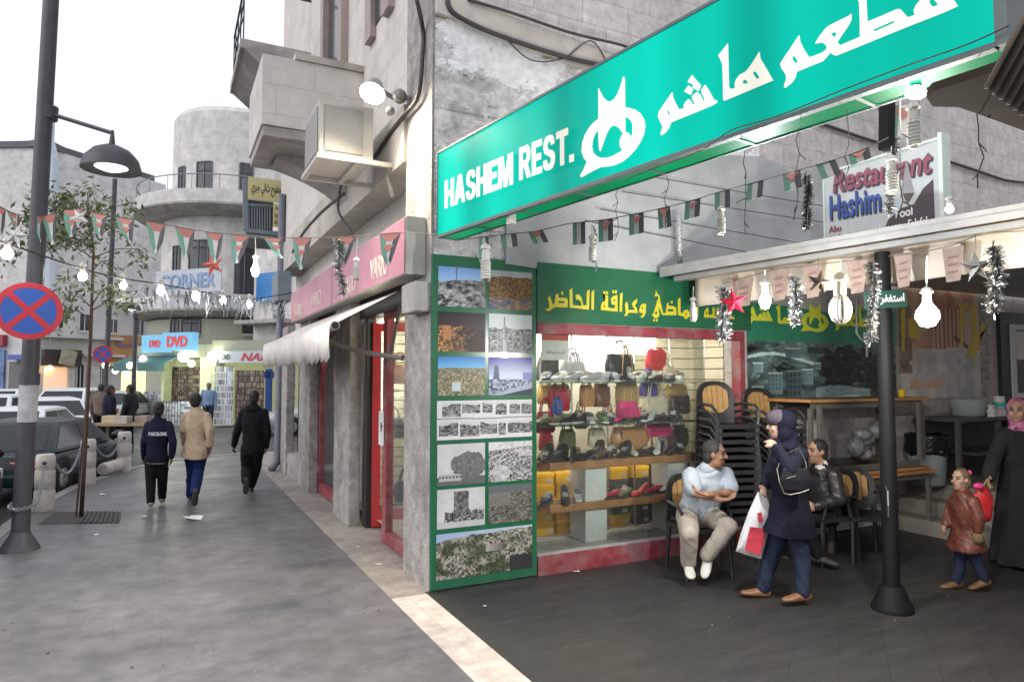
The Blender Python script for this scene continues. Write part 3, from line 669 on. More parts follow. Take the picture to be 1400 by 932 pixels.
for (a, b, z0, z1) in ((238, 246, 9.98, 11.5), (263, 283, 9.98, 11.6), (322, 340, 9.98, 11.6)): arcwin(3.0, a, b, z0, z1)
for (a, b, z0, z1) in ((233, 242, 6.6, 7.7), (255, 281, 6.6, 7.9), (318, 345, 5.5, 7.9), (246, 255, 4.02, 5.2)): arcwin(3.4, a, b, z0, z1)
for (a, b) in ((232, 242), (247, 272), (330, 366)): arcwin(3.9, a, b, 3.7, 4.3)
WR = Wall((345, 29.2), (430, 27.5)); p = MB(); WR.box(p, 0, 1, -.14, 9.2, -6, 0); p.build('wing_wall', M_farstone, t)
windows(WR, [pxr(WR, 375, 430, 388, 445)], t)
p = MB(); a = WR.at(350, 400); WR.box(p, .1, .6, 5.0, 6.2, .1, .2); p.build('side_board', pbr('blue_board', (.03, .2, .5), .4), t)
b = MB(); WR.box(b, .0, .75, 4.0, 4.15, .02, 1.0); b.build('ledge', M_conc, t)
# banner on the lower balcony
WS_ = Wall((206, 29.3), (306, 27.9)); cs_g = thing('balcony_banner', 'white balcony banner with faded blue letters on the round building', 'banner', WS_.q(.5, 5.6))
p = MB(); a = pxr(WS_, 214, 357, 304, 392); WS_.box(p, a[0], a[1], 5.35, 6.35, 0, .05); p.build('banner_board', pbr('banner_white', (.5, .52, .56), .6, var=.15), cs_g)
me = text_mesh('CORNER', 1, .02, 'lettering', bold=.02); fit(me, WS_.Lw*.75, .62); put_flat(me, 'lettering', pbr('banner_blue', (.22, .33, .52), .6, var=.35, vscale=3), cs_g, WS_.q(.5, 5.85, .07), WS_.u, (0, 0, 1))
# disc shops on the ground floor
WE = Wall((186, 27.6), (291, 26.2)); WF = Wall((291, 26.2), (400, 26.0))
M_disc = vcolmat('disc_covers', .35, var=.05); M_lime = emit('glowing_shop_wall', (.6, .62, .3), .25, (.5, .55, .35))  # the shop's back wall glows by itself in place of lamplight
def discs(seed, pale):
    def f(u, v):
        r = (v*9) % 1
        if r < .28: return (.5, .52, .5) if pale else (.04, .035, .03)
        k = cell(u*17, v*9, seed)
        if ((u*17) % 1) < .2: return (.03, .03, .03)
        return mixc((.12, .15, .2), (.66, .7, .76), k) if pale else mixc((.03, .02, .015), (.55, .42, .32), k*vn(u*50, v*30, seed))
    return f
ds = thing('disc_shop', 'brightly lit disc shop with rows of covers under the round building', 'shop', WE.q(.5, 0))
p = MB(); WE.box(p, 0, 1, 2.55, 3.05, -1.6, .1); WF.box(p, 0, 1, 2.6, 3.2, -1.6, .1); p.build('fascia_wall', pbr('pale_green_wall', (.33, .34, .27), .8, coords='World'), ds)
p = MB(); WF.box(p, .0, .045, -.14, 2.6, -.6, .08); WE.box(p, .86, 1, -.14, 2.55, -.6, .08); WE.box(p, .355, .39, -.14, 2.55, -.5, .05); p.build('pillar', pbr('pillar_lit_tint', (.6, .66, .45), .7), ds)  # lamplight put into the pillar colour, brighter than the pale green wall
p = MB(); WE.box(p, 0, 1, -.14, 2.55, -1.7, -1.6); WF.box(p, 0.09, 1, -.14, 2.6, -1.7, -1.6); p.build('back_wall', M_lime, ds)
for W_, u0, u1, z0, z1, sd_, pale in ((WE, .4, .85, .7, 2.2, 3, False), (WE, .02, .34, .1, 1.2, 5, True), (WE, .34, .98, -.1, .85, 11, True), (WF, .05, .285, -.05, 2.2, 7, True), (WF, .31, .67, -.05, 2.05, 9, False), (WF, .78, 1.0, .2, 2.2, 4, True)):
    dd = -.3 if z0 >= 0 else .15
    p = MB(); p.grid(W_.q(u0, z0, dd), W_.q(u1, z0, dd)-W_.q(u0, z0, dd), (0, 0, z1-z0), 52, 45, colf=discs(sd_, pale)); p.build('disc_rack', M_disc, ds)
p = MB(); a0 = WE.q(-.12, 2.35, .9); p.hexa([WE.q(-.05, 2.3, .9), WE.q(.62, 2.3, .9), WE.q(.62, 2.6, .11), WE.q(-.05, 2.6, .11)], [WE.q(-.05, 2.34, .9), WE.q(.62, 2.34, .9), WE.q(.62, 2.64, .11), WE.q(-.05, 2.64, .11)]); WE.box(p, -.05, .62, 2.02, 2.3, .87, .9); p.build('awning', pbr('teal_canvas', (.05, .13, .135), .7), ds)
M_bulbg = emit('shop_lamp', (1.0, 1.0, .72), 9)
for W_, px, py, d in ((WE, 213, 491, .6), (WE, 262, 488, .4), (WE, 270, 497, .3), (WE, 172, 500, .9), (WF, 298, 487, .35), (WF, 306, 484, .5), (WE, 205, 500, .9)):
    u, z = W_.at(px, py); p = MB(); p.sphere(W_.q(u, z, d), .13 if px not in (298, 262) else .2, 12, 8); p.build('lamp', M_bulbg, ds)
pl = bpy.data.lights.new('disc_shop_lamp', 'POINT'); pl.energy = 45; pl.color = (1, 1, .7); pl.shadow_soft_size = .2; po = bpy.data.objects.new('disc_shop_lamp', pl); COL.objects.link(po); po.location = WE.q(.8, 1.9, 1.6)
dv = thing('disc_sign', 'lit blue corner sign with red letters DVD over the disc shop', 'sign', WE.q(.4, 3.0))
M_bsign = emit('blue_lit_sign', (.16, .48, .70), .42, (.1, .25, .4)); M_rlet = emit('red_lit_letters', (.55, .05, .06), .4, (.4, .03, .03))
a = pxr(WE, 243, 456, 285, 480); p = MB(); WE.box(p, a[0], a[1], a[2], a[3], .5, .75); WE.box(p, a[0]-.34, a[0]-.01, a[2]-.05, a[3]-.05, .25, .5); p.build('sign_box', M_bsign, dv)
me = text_mesh('DVD', 1, .03, 'lettering', bold=.03); fit(me, 1.0, .42); put_flat(me, 'lettering', M_rlet, dv, WE.q((a[0]+a[1])/2, (a[2]+a[3])/2, .78), WE.u, (0, 0, 1))
me = text_mesh('DVD', 1, .03, 'lettering', bold=.03); fit(me, .55, .28); put_flat(me, 'lettering', M_rlet, dv, WE.q(a[0]-.16, (a[2]+a[3])/2-.05, .52), WE.u, (0, 0, 1))
nn_ = thing('shop_sign', 'pale shop sign with small DVD and red slanted letters right of the lamps', 'sign', WF.q(.5, 2.6))
a = pxr(WF, 305, 480, 396, 496); p = MB(); WF.box(p, a[0], a[1], a[2], a[3], .12, .3); p.build('sign_board', emit('pale_sign', (.5, .58, .66), .15, (.38, .42, .46)), nn_)
me = text_mesh('DVD', 1, .02, 'lettering'); fit(me, .3, .2); put_flat(me, 'lettering', M_black, nn_, WF.q(a[0]+.1*(a[1]-a[0]), (a[2]+a[3])/2, .31), WF.u, (0, 0, 1))
me = text_mesh('NANI', 1, .02, 'lettering', bold=.03, shear=.3); fit(me, 1.35, .3); put_flat(me, 'lettering', pbr('red_letters', (.5, .06, .07), .5), nn_, WF.q(a[0]+.58*(a[1]-a[0]), (a[2]+a[3])/2, .31), WF.u, (0, 0, 1))
bb = thing('clothes_hanger_display', 'dark blue garment hanging at the right of the disc shop', 'garment', WF.q(.75, .6)); p = MB(); WF.box(p, .72, .79, .5, 2.1, .3, .42); WF.box(p, .70, .81, 1.75, 2.0, .3, .42); p.build('cloth', pbr('blue_garment', (.02, .05, .2), .8), bb)
# distant blocks closing the street
for i, (px, D, w_, h_, lab) in enumerate(((222, 62, 9, 12.5, 'far pale apartment block just left of the round building'), (-8, 60, 12, 14, 'far grey block at the left edge behind the stone building'))):
    q = P2(px, D); t = thing('far_block', lab, 'building', (q.x, q.y, 0)); ang_ = -YAW + .2
    p = MB(); p.cbox((q.x, q.y, h_/2-1), (w_, 8, h_+2), ang_); p.build('wall', M_farstone, t)
    d = Vector((math.cos(ang_), math.sin(ang_), 0)); nn2 = Vector((d.y, -d.x, 0))
    if nn2.dot(q) > 0: nn2 = -nn2
    for k in range(2):
        for j in range(3): c_ = q + nn2*4.02 + d*(w_*(-.3+.3*j)); p = MB(); p.cbox((c_.x, c_.y, 3.6+3.6*k), (1.1, .1, 1.6), ang_); p.build('window', M_dkwin, t)
# lit market stall beyond the disc shop, and a yellow placard by the pillar
WM = Wall((148, 33), (190, 33)); t = thing('market_stall', 'bright yellow lit market stall left of the disc shop, behind the far men', 'stall', WM.q(.5, 0))
p = MB(); WM.box(p, 0, 1, -.1, 2.35, -1.2, -1.1); p.build('glowing_back', emit('glowing_stall_back', (.9, .82, .38), .75, (.6, .55, .3)), t)  # yellow stall light put in as the backdrop's own glow
p = MB(); WM.box(p, -.1, 1.1, 2.35, 2.5, -1.2, .4); p.build('canopy', pbr('stall_canvas', (.5, .3, .12), .7), t)
p = MB(); WM.box(p, 0, 1, -.1, .7, -.4, .1); p.build('counter', pbr('stall_counter', (.2, .16, .12), .7, var=.6, vscale=4), t)
for u_, z_ in ((.15, 2.1), (.5, 1.95), (.8, 2.15)): p = MB(); p.sphere(WM.q(u_, z_, -.2), .14, 10, 8); p.build('lamp', M_bulbg, t)
a = pxr(WE, 197, 541, 208, 556); p = MB(); WE.box(p, a[0], a[1], a[2], a[3], .95, .98); WE.box(p, (a[0]+a[1])/2-.003, (a[0]+a[1])/2+.003, -.14, a[2], .96, .975); tag(p.build('placard', pbr('yellow_placard', (.6, .5, .12), .6)), 'small yellow placard on a stick before the disc shop', 'placard')
# ================================================================ big backlit restaurant sign across the alley mouth
S0 = Vector((1.995, 5.36, 2.97)); S1 = AZ(1379, 58.5, 2.97)
sdir = (S1 - S0).normalized(); SN = Vector((-abs(sdir.y), -sdir.x, 0)); SN = Vector((sdir.y, -sdir.x, 0)); SN.normalize()   # towards the street
if SN.x > 0: SN = -SN
SH, ST = 0.735, 0.2
SL = (S1 - S0).length
def sp(s, z, d=0.0): return S0 + sdir*s + Vector((0, 0, z)) - SN*d      # d: depth behind the face
sign = thing('restaurant_sign', 'long backlit teal sign reading HASHEM REST. over the alley mouth', 'shop sign', S0)
def led_face(name, col, strength):
    """backlit acrylic: tubes inside brighten it in bands along its length"""
    m, t, b = _new(name); L = t.links.new
    b.inputs['Base Color'].default_value = rgba([c*0.12 for c in col]); b.inputs['Roughness'].default_value = 0.35; b.inputs['Specular IOR Level'].default_value = 0.03
    geo = N(t, 'ShaderNodeNewGeometry')
    no = N(t, 'ShaderNodeTexNoise', noise_dimensions='1D'); no.inputs['Scale'].default_value = 1.5; no.inputs['Detail'].default_value = 1
    sep = N(t, 'ShaderNodeSeparateXYZ'); L(geo.outputs['Position'], sep.inputs[0]); L(sep.outputs['Y'], no.inputs['W'])
    mr = N(t, 'ShaderNodeMapRange'); mr.inputs[1].default_value = 0.3; mr.inputs[2].default_value = 0.7; mr.inputs[3].default_value = strength*0.5; mr.inputs[4].default_value = strength*1.2
    L(no.outputs['Fac'], mr.inputs[0]); L(mr.outputs[0], b.inputs['Emission Strength'])
    b.inputs['Emission Color'].default_value = rgba(col)
    return m
M_teal = led_face('teal_backlit', (0.0, 0.80, 0.61), 0.52)
M_under = led_face('green_backlit', (0.0, 0.42, 0.16), 0.42)
M_white = led_face('white_backlit', (1.0, 0.98, 0.86), 1.0)
M_edge = pbr('sign_edge', (0.10, 0.13, 0.13), 0.5, var=0.2)
def sbox(b, s0, s1, z0, z1, d0, d1): return b.hexa([sp(s0, z0, d0), sp(s1, z0, d0), sp(s1, z0, d1), sp(s0, z0, d1)], [sp(s0, z1, d0), sp(s1, z1, d0), sp(s1, z1, d1), sp(s0, z1, d1)])
p = MB(); sbox(p, 0.015, SL-0.015, 0.02, SH-0.02, 0.0, 0.03); p.build('sign_face', M_teal, sign)
p = MB(); sbox(p, 0.015, SL-0.015, 0.004, 0.016, 0.035, ST); p.build('sign_underside', M_under, sign)
p = MB(); sbox(p, 0, SL, SH-0.018, SH, -0.006, ST); sbox(p, 0, 0.014, 0, SH-0.02, -0.006, ST); sbox(p, SL-0.04, SL, 0, SH-0.02, -0.006, ST); sbox(p, 0.014, SL-0.04, -0.006, 0.018, -0.008, 0.03); sbox(p, 0.014, SL-0.04, -0.003, 0.018, ST-0.012, ST); sbox(p, 0.014, SL-0.04, 0.02, SH-0.02, ST-0.01, ST)
for s in (0.55, 1.15, 1.75, 2.35, 2.95, 3.55): sbox(p, s, s+0.018, -0.002, 0.003, 0.03, ST-0.012)
p.build('sign_frame', M_edge, sign)
def s_uv(px, py):
    q = AP(px, py, S0, SN) - S0; return (q.dot(sdir), q.z)
def s_out(polys, name, mat, sm=0, thick=0.006):
    P = [[s_uv(*p) for p in poly] for poly in polys]
    if sm: P = [smooth_poly(q, sm) for q in P]
    me = outline_mesh(P, thick, name)
    return put_flat(me, name, mat, sign, S0 + SN*0.006, sdir, (0, 0, 1))
z1 = lambda a, k, ox, oy: [(ox + x/k, oy + y/k) for x, y in a]
# HASHEM REST.
def s_text(txt, q, name):
    # q: photo corners bottom-left, bottom-right, top-left, top-right
    a, b_, c, d = [s_uv(*t) for t in q]
    me = block_text(txt, name)
    w_ = ((b_[0]-a[0]) + (d[0]-c[0]))/2; h_ = ((c[1]-a[1]) + (d[1]-b_[1]))/2
    fit(me, w_, h_); sh_ = ((b_[1]-a[1]) + (d[1]-c[1]))/2/w_
    for v in me.vertices: v.co.y += v.co.x*sh_
    cx = (a[0]+b_[0]+c[0]+d[0])/4; cz = (a[1]+b_[1]+c[1]+d[1])/4
    return put_flat(me, name, M_white, sign, S0 + SN*0.006 + sdir*cx + Vector((0, 0, cz)), sdir, (0, 0, 1))
_G = {'H': (.62, [[(0,0),(.3,0),(.3,.4),(.7,.4),(.7,0),(1,0),(1,1),(.7,1),(.7,.6),(.3,.6),(.3,1),(0,1)]]), 'A': (.7, [[(0,0),(.27,0),(.34,.2),(.66,.2),(.73,0),(1,0),(.66,1),(.34,1)], [(.41,.38),(.59,.38),(.5,.74)]]), 'E': (.54, [[(0,0),(1,0),(1,.19),(.36,.19),(.36,.41),(.9,.41),(.9,.6),(.36,.6),(.36,.81),(1,.81),(1,1),(0,1)]]),
 'M': (.8, [[(0,0),(.23,0),(.23,.66),(.4,0),(.6,0),(.77,.66),(.77,0),(1,0),(1,1),(.67,1),(.5,.36),(.33,1),(0,1)]]), 'R': (.66, [[(0,0),(.29,0),(.29,.38),(.42,.38),(.68,0),(1,0),(.72,.42),(.9,.54),(.96,.72),(.9,.9),(.72,1),(0,1)], [(.29,.56),(.58,.56),(.66,.62),(.67,.72),(.6,.81),(.29,.81)]]),
 'S': (.62, [[(0,.3),(.05,.12),(.2,.02),(.5,-.01),(.8,.03),(.96,.16),(1,.3),(.95,.45),(.8,.53),(.42,.62),(.34,.7),(.38,.8),(.52,.83),(.64,.79),(.68,.7),(.97,.72),(.9,.9),(.75,.99),(.5,1.01),(.22,.98),(.07,.85),(.04,.68),(.12,.53),(.3,.45),(.6,.37),(.69,.3),(.65,.2),(.5,.16),(.36,.2),(.3,.32)]]), 'T': (.58, [[(.34,0),(.66,0),(.66,.8),(1,.8),(1,1),(0,1),(0,.8),(.34,.8)]]), '.': (.2, [[(0,0),(1,0),(1,.2),(0,.2)]])}
def block_text(txt, name):
    x = 0; P = []
    for ch in txt:
        w_, polys = _G[ch]; P += [[(x+a*w_, b_) for a, b_ in q] for q in polys]; x += w_+.075
    return outline_mesh(P, .006, name)
s_text('HASHEM', [(609.3, 286), (702, 252), (609.3, 247), (702, 208.5)], 'lettering')
s_text('REST.', [(711, 247.5), (788, 220), (711, 202.5), (782.5, 172.5)], 'lettering')
# emblem (outer ring with tail and crown, inner opening, second opening)
L1 = lambda a: z1(a, 768/140., 780, 90)
emb_out = [(216,172),(228,200),(250,238),(275,264),(302,274),(330,258),(358,220),(382,160),(404,84),(411,100),(413,318),(450,320),(490,332),(530,362),(556,405),(564,450),(556,510),(530,570),(490,630),(440,684),(390,722),(330,748),(280,757),(236,760),(190,780),(140,808),(86,838),(78,826),(100,790),(130,722),(104,690),(90,640),(95,580),(115,520),(150,462),(190,420),(217,402)]
emb_in = [(216,482),(190,510),(172,555),(166,605),(174,650),(200,680),(240,694),(285,692),(330,676),(370,654),(400,636),(380,610),(376,575),(384,540),(402,512),(372,470),(345,452),(325,450),(304,462),(282,495),(262,545),(244,600),(228,642),(221,620)]
emb_in2 = [(414,386),(440,394),(462,416),(474,448),(474,500),(462,556),(452,524),(436,504),(414,500)]
s_out([L1(emb_out), L1(emb_in), L1(emb_in2)], 'emblem', M_white, 0)
# second word of the name (left) and first word (right)
L2 = lambda a: z1(a, 1165/200., 880, 40)
w1 = [(234,508),(238,545),(258,590),(285,640),(308,640),(332,632),(326,612),(340,585),(366,560),(384,580),(404,606),(418,600),(398,560),(392,540),(430,505),(452,520),(480,576),(496,570),(470,510),(466,490),(496,448),(524,490),(566,566),(590,572),(588,586),(560,606),(420,664),(300,712),(222,744),(206,790),(180,822),(148,846),(142,838),(160,780),(140,738),(122,700),(130,660)]
w1h = [(200,636),(212,660),(222,684),(206,686),(194,672),(190,654)]
d1 = [(393,370),(424,410),(404,446),(358,424)]; d2 = [(428,414),(462,450),(440,496),(396,468)]; d3 = [(366,452),(398,482),(380,526),(330,500)]
s_out([L2(w1), L2(w1h), L2(d1), L2(d2), L2(d3)], 'lettering', M_white)
w2 = [(676,120),(680,300),(684,466),(706,482),(736,474),(732,440),(744,405),(772,368),(822,342),(870,280),(928,186),(934,236),(980,314),(1036,410),(900,468),(760,526),(648,572),(642,560),(640,420),(636,290),(622,250),(602,214),(634,176)]
w2a = [(816,402),(838,424),(834,436),(804,440),(792,428),(798,410)]; w2b = [(886,338),(902,346),(930,384),(926,396),(906,402),(878,362),(876,348)]
s_out([L2(w2), L2(w2a), L2(w2b)], 'lettering', M_white)
L3 = lambda a: z1(a, 5.0, 1050, 0)
w3 = [(218,248),(224,290),(252,346),(288,398),(330,384),(376,366),(404,346),(410,326),(392,302),(366,294),(330,302),(352,262),(400,200),(430,178),(560,114),(574,100),(574,140),(552,182),(500,256),(478,292),(500,316),(560,290),(636,258),(634,120),(630,20),(612,-6),(640,-60),(662,-96),(672,-60),(678,40),(684,156),(780,116),(890,68),(912,70),(962,126),(1010,108),(1002,80),(1016,44),(1050,4),(1100,-40),(1200,-90),(1230,-60),(1302,46),(1200,92),(1000,170),(800,250),(600,332),(470,384),(446,376),(432,360),(410,388),(380,420),(300,452),(200,494),(192,530),(170,566),(122,604),(116,594),(134,540),(126,510),(96,466),(92,440),(110,410)]
w3a = [(184,380),(212,426),(208,436),(188,434),(170,408),(172,392)]; w3b = [(432,230),(476,222),(472,244),(458,266)]; w3c = [(724,206),(860,146),(872,150),(866,164),(740,220),(728,218)]; w3d = [(1106,8),(1130,-6),(1168,34),(1160,46),(1132,54),(1110,30)]
s_out([L3(w3), L3(w3a), L3(w3b), L3(w3c), L3(w3d)], 'lettering', M_white)
# ================================================================ printed pictures (flat colour prints, a fine grid of coloured cells)
def town(u, v, s, lo, hi, nx=26, ny=22):
    r = math.floor(v*ny); k = cell(u*nx*(1+.4*_h(r, 3, s)) + _h(r, 0, s), r, s)
    f = (u*nx) % 1; win = 0.6 if (vn(u*70, v*60, s+5) > 0.62) else 1.0
    return mixc(lo, hi, (k*k*.7+.5*max(0, fb(u*30, v*34, s)-.3))*win)
def p_snow(u, v):
    hgt = 0.62+0.08*u+0.03*vn(u*9, 1, 3)
    if v > hgt:
        c = mixc((0.32, 0.5, 0.75), (0.12, 0.27, 0.6), (v-hgt)/.4)
        if abs(u-.38-.05*(v-.8)*math.sin(v*40)) < 0.012+0.05*max(0, v-.72)*vn(u*60, v*40, 4): c = (0.12, 0.14, 0.2)
        return c
    d = fb(u*9+v*6, v*13-u*5, 8); return gy(0.02 + 0.75*max(0, (d-0.32))*(1.5-u*.6), (0.95, 1, 0.97)) if u < .85 or v < .4 else gy(.08+.2*d, (.8, .9, .8))
def p_gold(u, v):
    if v > 0.82+0.04*vn(u*7, 0, 2): return (0.33, 0.36, 0.36)
    if v < 0.28: return mixc((0.05, 0.08, 0.15), (0.4, 0.22, 0.05), cell(u*10, v*16, 7)**2)
    return town(u, v, 11, (0.05, 0.03, 0.015), (0.42, 0.22, 0.06), 24, 26)
def p_night(u, v):
    if v > 0.62-.1*u*u+0.05*vn(u*6, 0, 1): return mixc((0.05, 0.025, 0.03), (0.012, 0.01, 0.016), (v-.55)*2.5)
    if 0.1 < u < 0.27 and v > 0.3: return mixc((0.32, 0.12, 0.04), (0.5, 0.24, 0.09), cell(u*60, v*30, 3))
    k = fb(u*14, v*14, 5)*(1.2-u) ; return mixc((0.02, 0.008, 0.004), (0.8, 0.42, 0.13), max(0, k-.22)*1.9*cell(u*40, v*34, 9))
def p_tower(u, v):
    if 0.3 < u < 0.42 and (v < 0.42 or (v < 0.72 and 0.325 < u < 0.4)): return gy(0.16+.45*cell(u*50, v*3, 2))
    if abs(u-.36) < 0.012 and v < 0.93: return gy(.12)
    if v > .6+.05*vn(u*8, 0, 1): return gy(0.62, (0.92, 1, 0.97))
    return gy(.04+1.1*max(0, fb(u*22, v*24, 6)-.24)*(.5+.5*cell(u*30, v*26, 3)), (.95, 1, .97))
def p_beige(u, v):
    if v > 0.7+0.02*vn(u*9, 0, 2): return mixc((0.16, 0.45, 0.7), (0.03, 0.16, 0.5), (v-.7)*3.2)
    if 0.3 < u < 0.48 and 0.12 < v < 0.34: return (0.45, 0.55, 0.58)
    return town(u, v, 21, (0.10, 0.10, 0.06), (0.52, 0.45, 0.26), 26, 24)
def p_road(u, v):
    if v > 0.42:
        if abs(u-.17) < 0.075-0.09*(v-.42) and v < .78: return (0.1, 0.12, 0.2)
        if u > .78 and v < .6: return (0.22, 0.22, 0.5)
        return mixc((0.55, 0.62, 0.75), (0.06, 0.05, 0.32), (v-.42)*1.9 - .25*math.sin(u*3))
    if v < .34*(u-.05) : return mixc((0.35, 0.38, 0.5), (0.03, 0.035, 0.07), 1 if v < .25*(u-.3) else 0)
    return mixc((0.03, 0.05, 0.1), (0.45, 0.5, 0.6), fb(u*14, v*22, 4)*cell(u*20, v*16, 1)*1.8)
_cuts = {1: (.0, .05, .24, .25, .44, .46, .57, .6, .72, .75, .87, .88, 1), 0: (.0, .02, .21, .23, .43, .44, .62, .63, .71, .73, 1)}
def p_collage(u, v):
    if abs(v-.53-.01*math.sin(u*9)) < .022: return gy(.3)
    t = 1 if v > .53 else 0; vv = (v-.55)/.45 if t else v/.51; c = _cuts[t]
    k = max(i for i in range(len(c)) if c[i] <= u)
    lo = .08+.2*_h(k, t, 3)
    if k % 2 == 0 or vv < lo or vv > .97-.1*_h(k, t, 5): return gy(.58+.1*vn(u*30, v*30, 2))
    w_ = (vv-lo)/(1-lo); sky_ = .62+.2*vn(u*20, k, 3)
    return gy(.55 if w_ > sky_ else .02+.7*max(0, fb(u*40, v*26, 3+k)-.25)*(1.1-.5*w_))
def p_bus(u, v):
    if .03 < u < .5 and .1 < v < .27-.12*max(0, u-.42): return gy(.42 if not (.17 < v < .23 and (u*14) % 1 > .3) else .12)
    r = ((u-.66)/.36)**2+((v-.47)/.34)**2
    if r < 1+.5*(vn(u*14, v*14, 2)-.5): return gy(.05+.2*fb(u*22, v*22, 6))
    if v < .2: return gy(.1+.05*vn(u*9, v*20, 1))
    return gy(.6-.1*fb(u*5, v*5, 1))
def p_crowd(u, v):
    if u > .68 and .62 < v < .8: return gy(.3+.3*cell(u*30, v*30, 3))
    if v > .78+.1*u: return gy(.45+.2*cell(u*14, v*18, 2))
    if ((u-.28)/.2)**2+((v-.22)/.2)**2 < 1: return gy(.5*fb(u*9, v*9, 3)+.2)
    return gy(.01+.9*max(0, .55*cell(u*40, v*44, 4)**2+.9*(fb(u*26, v*28, 7)-.38)))
def p_ruin(u, v):
    if .34 < u < .66 and v > .35 and v < .93: return gy(.06+.3*cell(u*24, v*11, 3)*vn(u*40, v*30, 1))
    if .15 < u < .98 and .16 < v < .38+.1*vn(u*14, 0, 3): return gy(.04+.35*cell(u*30, v*22, 2)**2)
    if v < .18: return gy(.5)
    return gy(.45+.2*fb(u*5, v*5, 9))
def p_aerial(u, v):
    if v > .8: return (.12, .13, .14)
    if u < .5 and v > .45: return gy(.15+.06*vn(u*20, v*30, 3), (1, .96, .88))
    return gy(.05+.35*fb(u*14+v*9, v*20-u*4, 2)*cell(u*26, v*26, 7), (1, .95, .82))
def p_pano(u, v):
    t = .86+.08*u-.28*max(0, .22-u)+.05*vn(u*14, 0, 3)
    if v > t: return mixc((.32, .42, .62), (.5, .55, .6), u)
    if .5 < u < .68 and .5 < v < .66: return mixc((.42, .4, .35), (.1, .1, .1), (u-.5)*5)
    if u > .75 and v < .35: return (.04, .04, .04)
    k = cell(u*58, v*24, 5); g = vn(u*9, v*7, 8)
    return mixc((.03, .035, .025), mixc((.48, .45, .38), (.1, .13, .07), max(0, g-.45)*3), k)
M_print = vcolmat('glossy_print', 0.42, var=0.02, spec=.3)
M_mural = vcolmat('printed_banner', 0.45, var=0.05)
def picture(name, mat, parent, x0, x1, z0, z1, y, fn, nu, nw):
    b = MB(); b.grid((x0, y, z0), (x1-x0, 0, 0), (0, 0, z1-z0), nu, nw, colf=fn)
    return b.build(name, mat, parent)
ROWS = [(363, 418), (425, 480), (487, 541), (548, 602), (608, 665), (670, 724), (731, 794)]
FN = [(p_snow, p_gold), (p_night, p_tower), (p_beige, p_road), (p_collage,), (p_bus, p_crowd), (p_ruin, p_aerial), (p_pano,)]
yp = YW-0.034
for (a, b_), fs in zip(ROWS, FN):
    zt, zb = AY(595, a, yp).z, AY(595, b_, yp).z
    if len(fs) == 2:
        picture('photograph_print', M_print, panel, 2.055, 2.50, zb, zt, yp, fs[0], 84, 70); picture('photograph_print', M_print, panel, 2.535, 2.97, zb, zt, yp, fs[1], 84, 70)
    else: picture('photograph_print', M_print, panel, 2.05, 2.97, zb, zt, yp, fs[0], 160, 70)
# valley mural under the restaurant fascia
def p_valley(u, v):
    t = fb(u*9, v*7, 3); k = cell(u*38 + 6*vn(u*5, v*5, 2), v*22 + 3*vn(u*7, v*3, 4), 6)
    g = .03+.3*max(0, t-.25)+.55*max(0, k-.72)*(v > .3) - .12*max(0, vn(u*22, v*16, 9)-.55)
    hill = abs(v-.70-.10*math.sin(u*8+.4)); c = gy(g, (.62, .95, .93))
    if hill < .02+.012*vn(u*40, 0, 2) and u < .42: c = gy(.62, (.74, 1, .98))
    r = ((u-.6)/.17)**2+((v-.55)/.42)**2; r2 = ((u-.87)/.14)**2+((v-.5)/.36)**2
    if min(r, r2) < .75+.9*(vn(u*15, v*10, 2)-.4)+.35*(vn(u*50, v*34, 5)-.5): c = gy(.012+.10*max(0, fb(u*46, v*32, 3)-.38), (.9, 1, .95))
    for (x, y, w_, h_, q) in ((.12, .16, .09, .34, .19), (.23, .04, .10, .5, .10), (.335, .3, .07, .26, .28), (.03, .5, .06, .15, .3), (.23, .74, .1, .17, .16), (.37, .82, .12, .12, .05), (.41, .55, .05, .12, .24), (.02, .08, .07, .2, .12)):
        if x < u < x+w_ and y < v < y+h_:
            c = gy(q*(.75+.5*(u-x)/w_), (.6, .92, 1.0))
            if ((u-x)/w_*4) % 1 < .4 and ((v-y)/h_*5) % 1 < .45 and v > y+.04: c = gy(q*.3, (.7, .9, 1))
            if v > y+h_-.025: c = gy(min(.6, q*2.2), (.8, 1, 1))
    if v < .26+.03*math.sin(u*14) and .42 < u < .8: c = gy(.24+.14*vn(u*30, v*20, 1)-.1*(v < .05), (.68, .95, .95))
    if abs(v-.07-.02*math.sin(u*12)) < .025 and .38 < u < .72: c = (.5, .62, .62)
    return tuple(min(.8, q*1.25) for q in c)
b = MB(); b.grid((5.66, YW-0.03, 1.5), (2.54, 0, 0), (0, 0, .7), 240, 84, colf=p_valley)
mural = tag(b.build('mural', M_mural), 'wide blue grey valley mural under the second green fascia', 'mural')
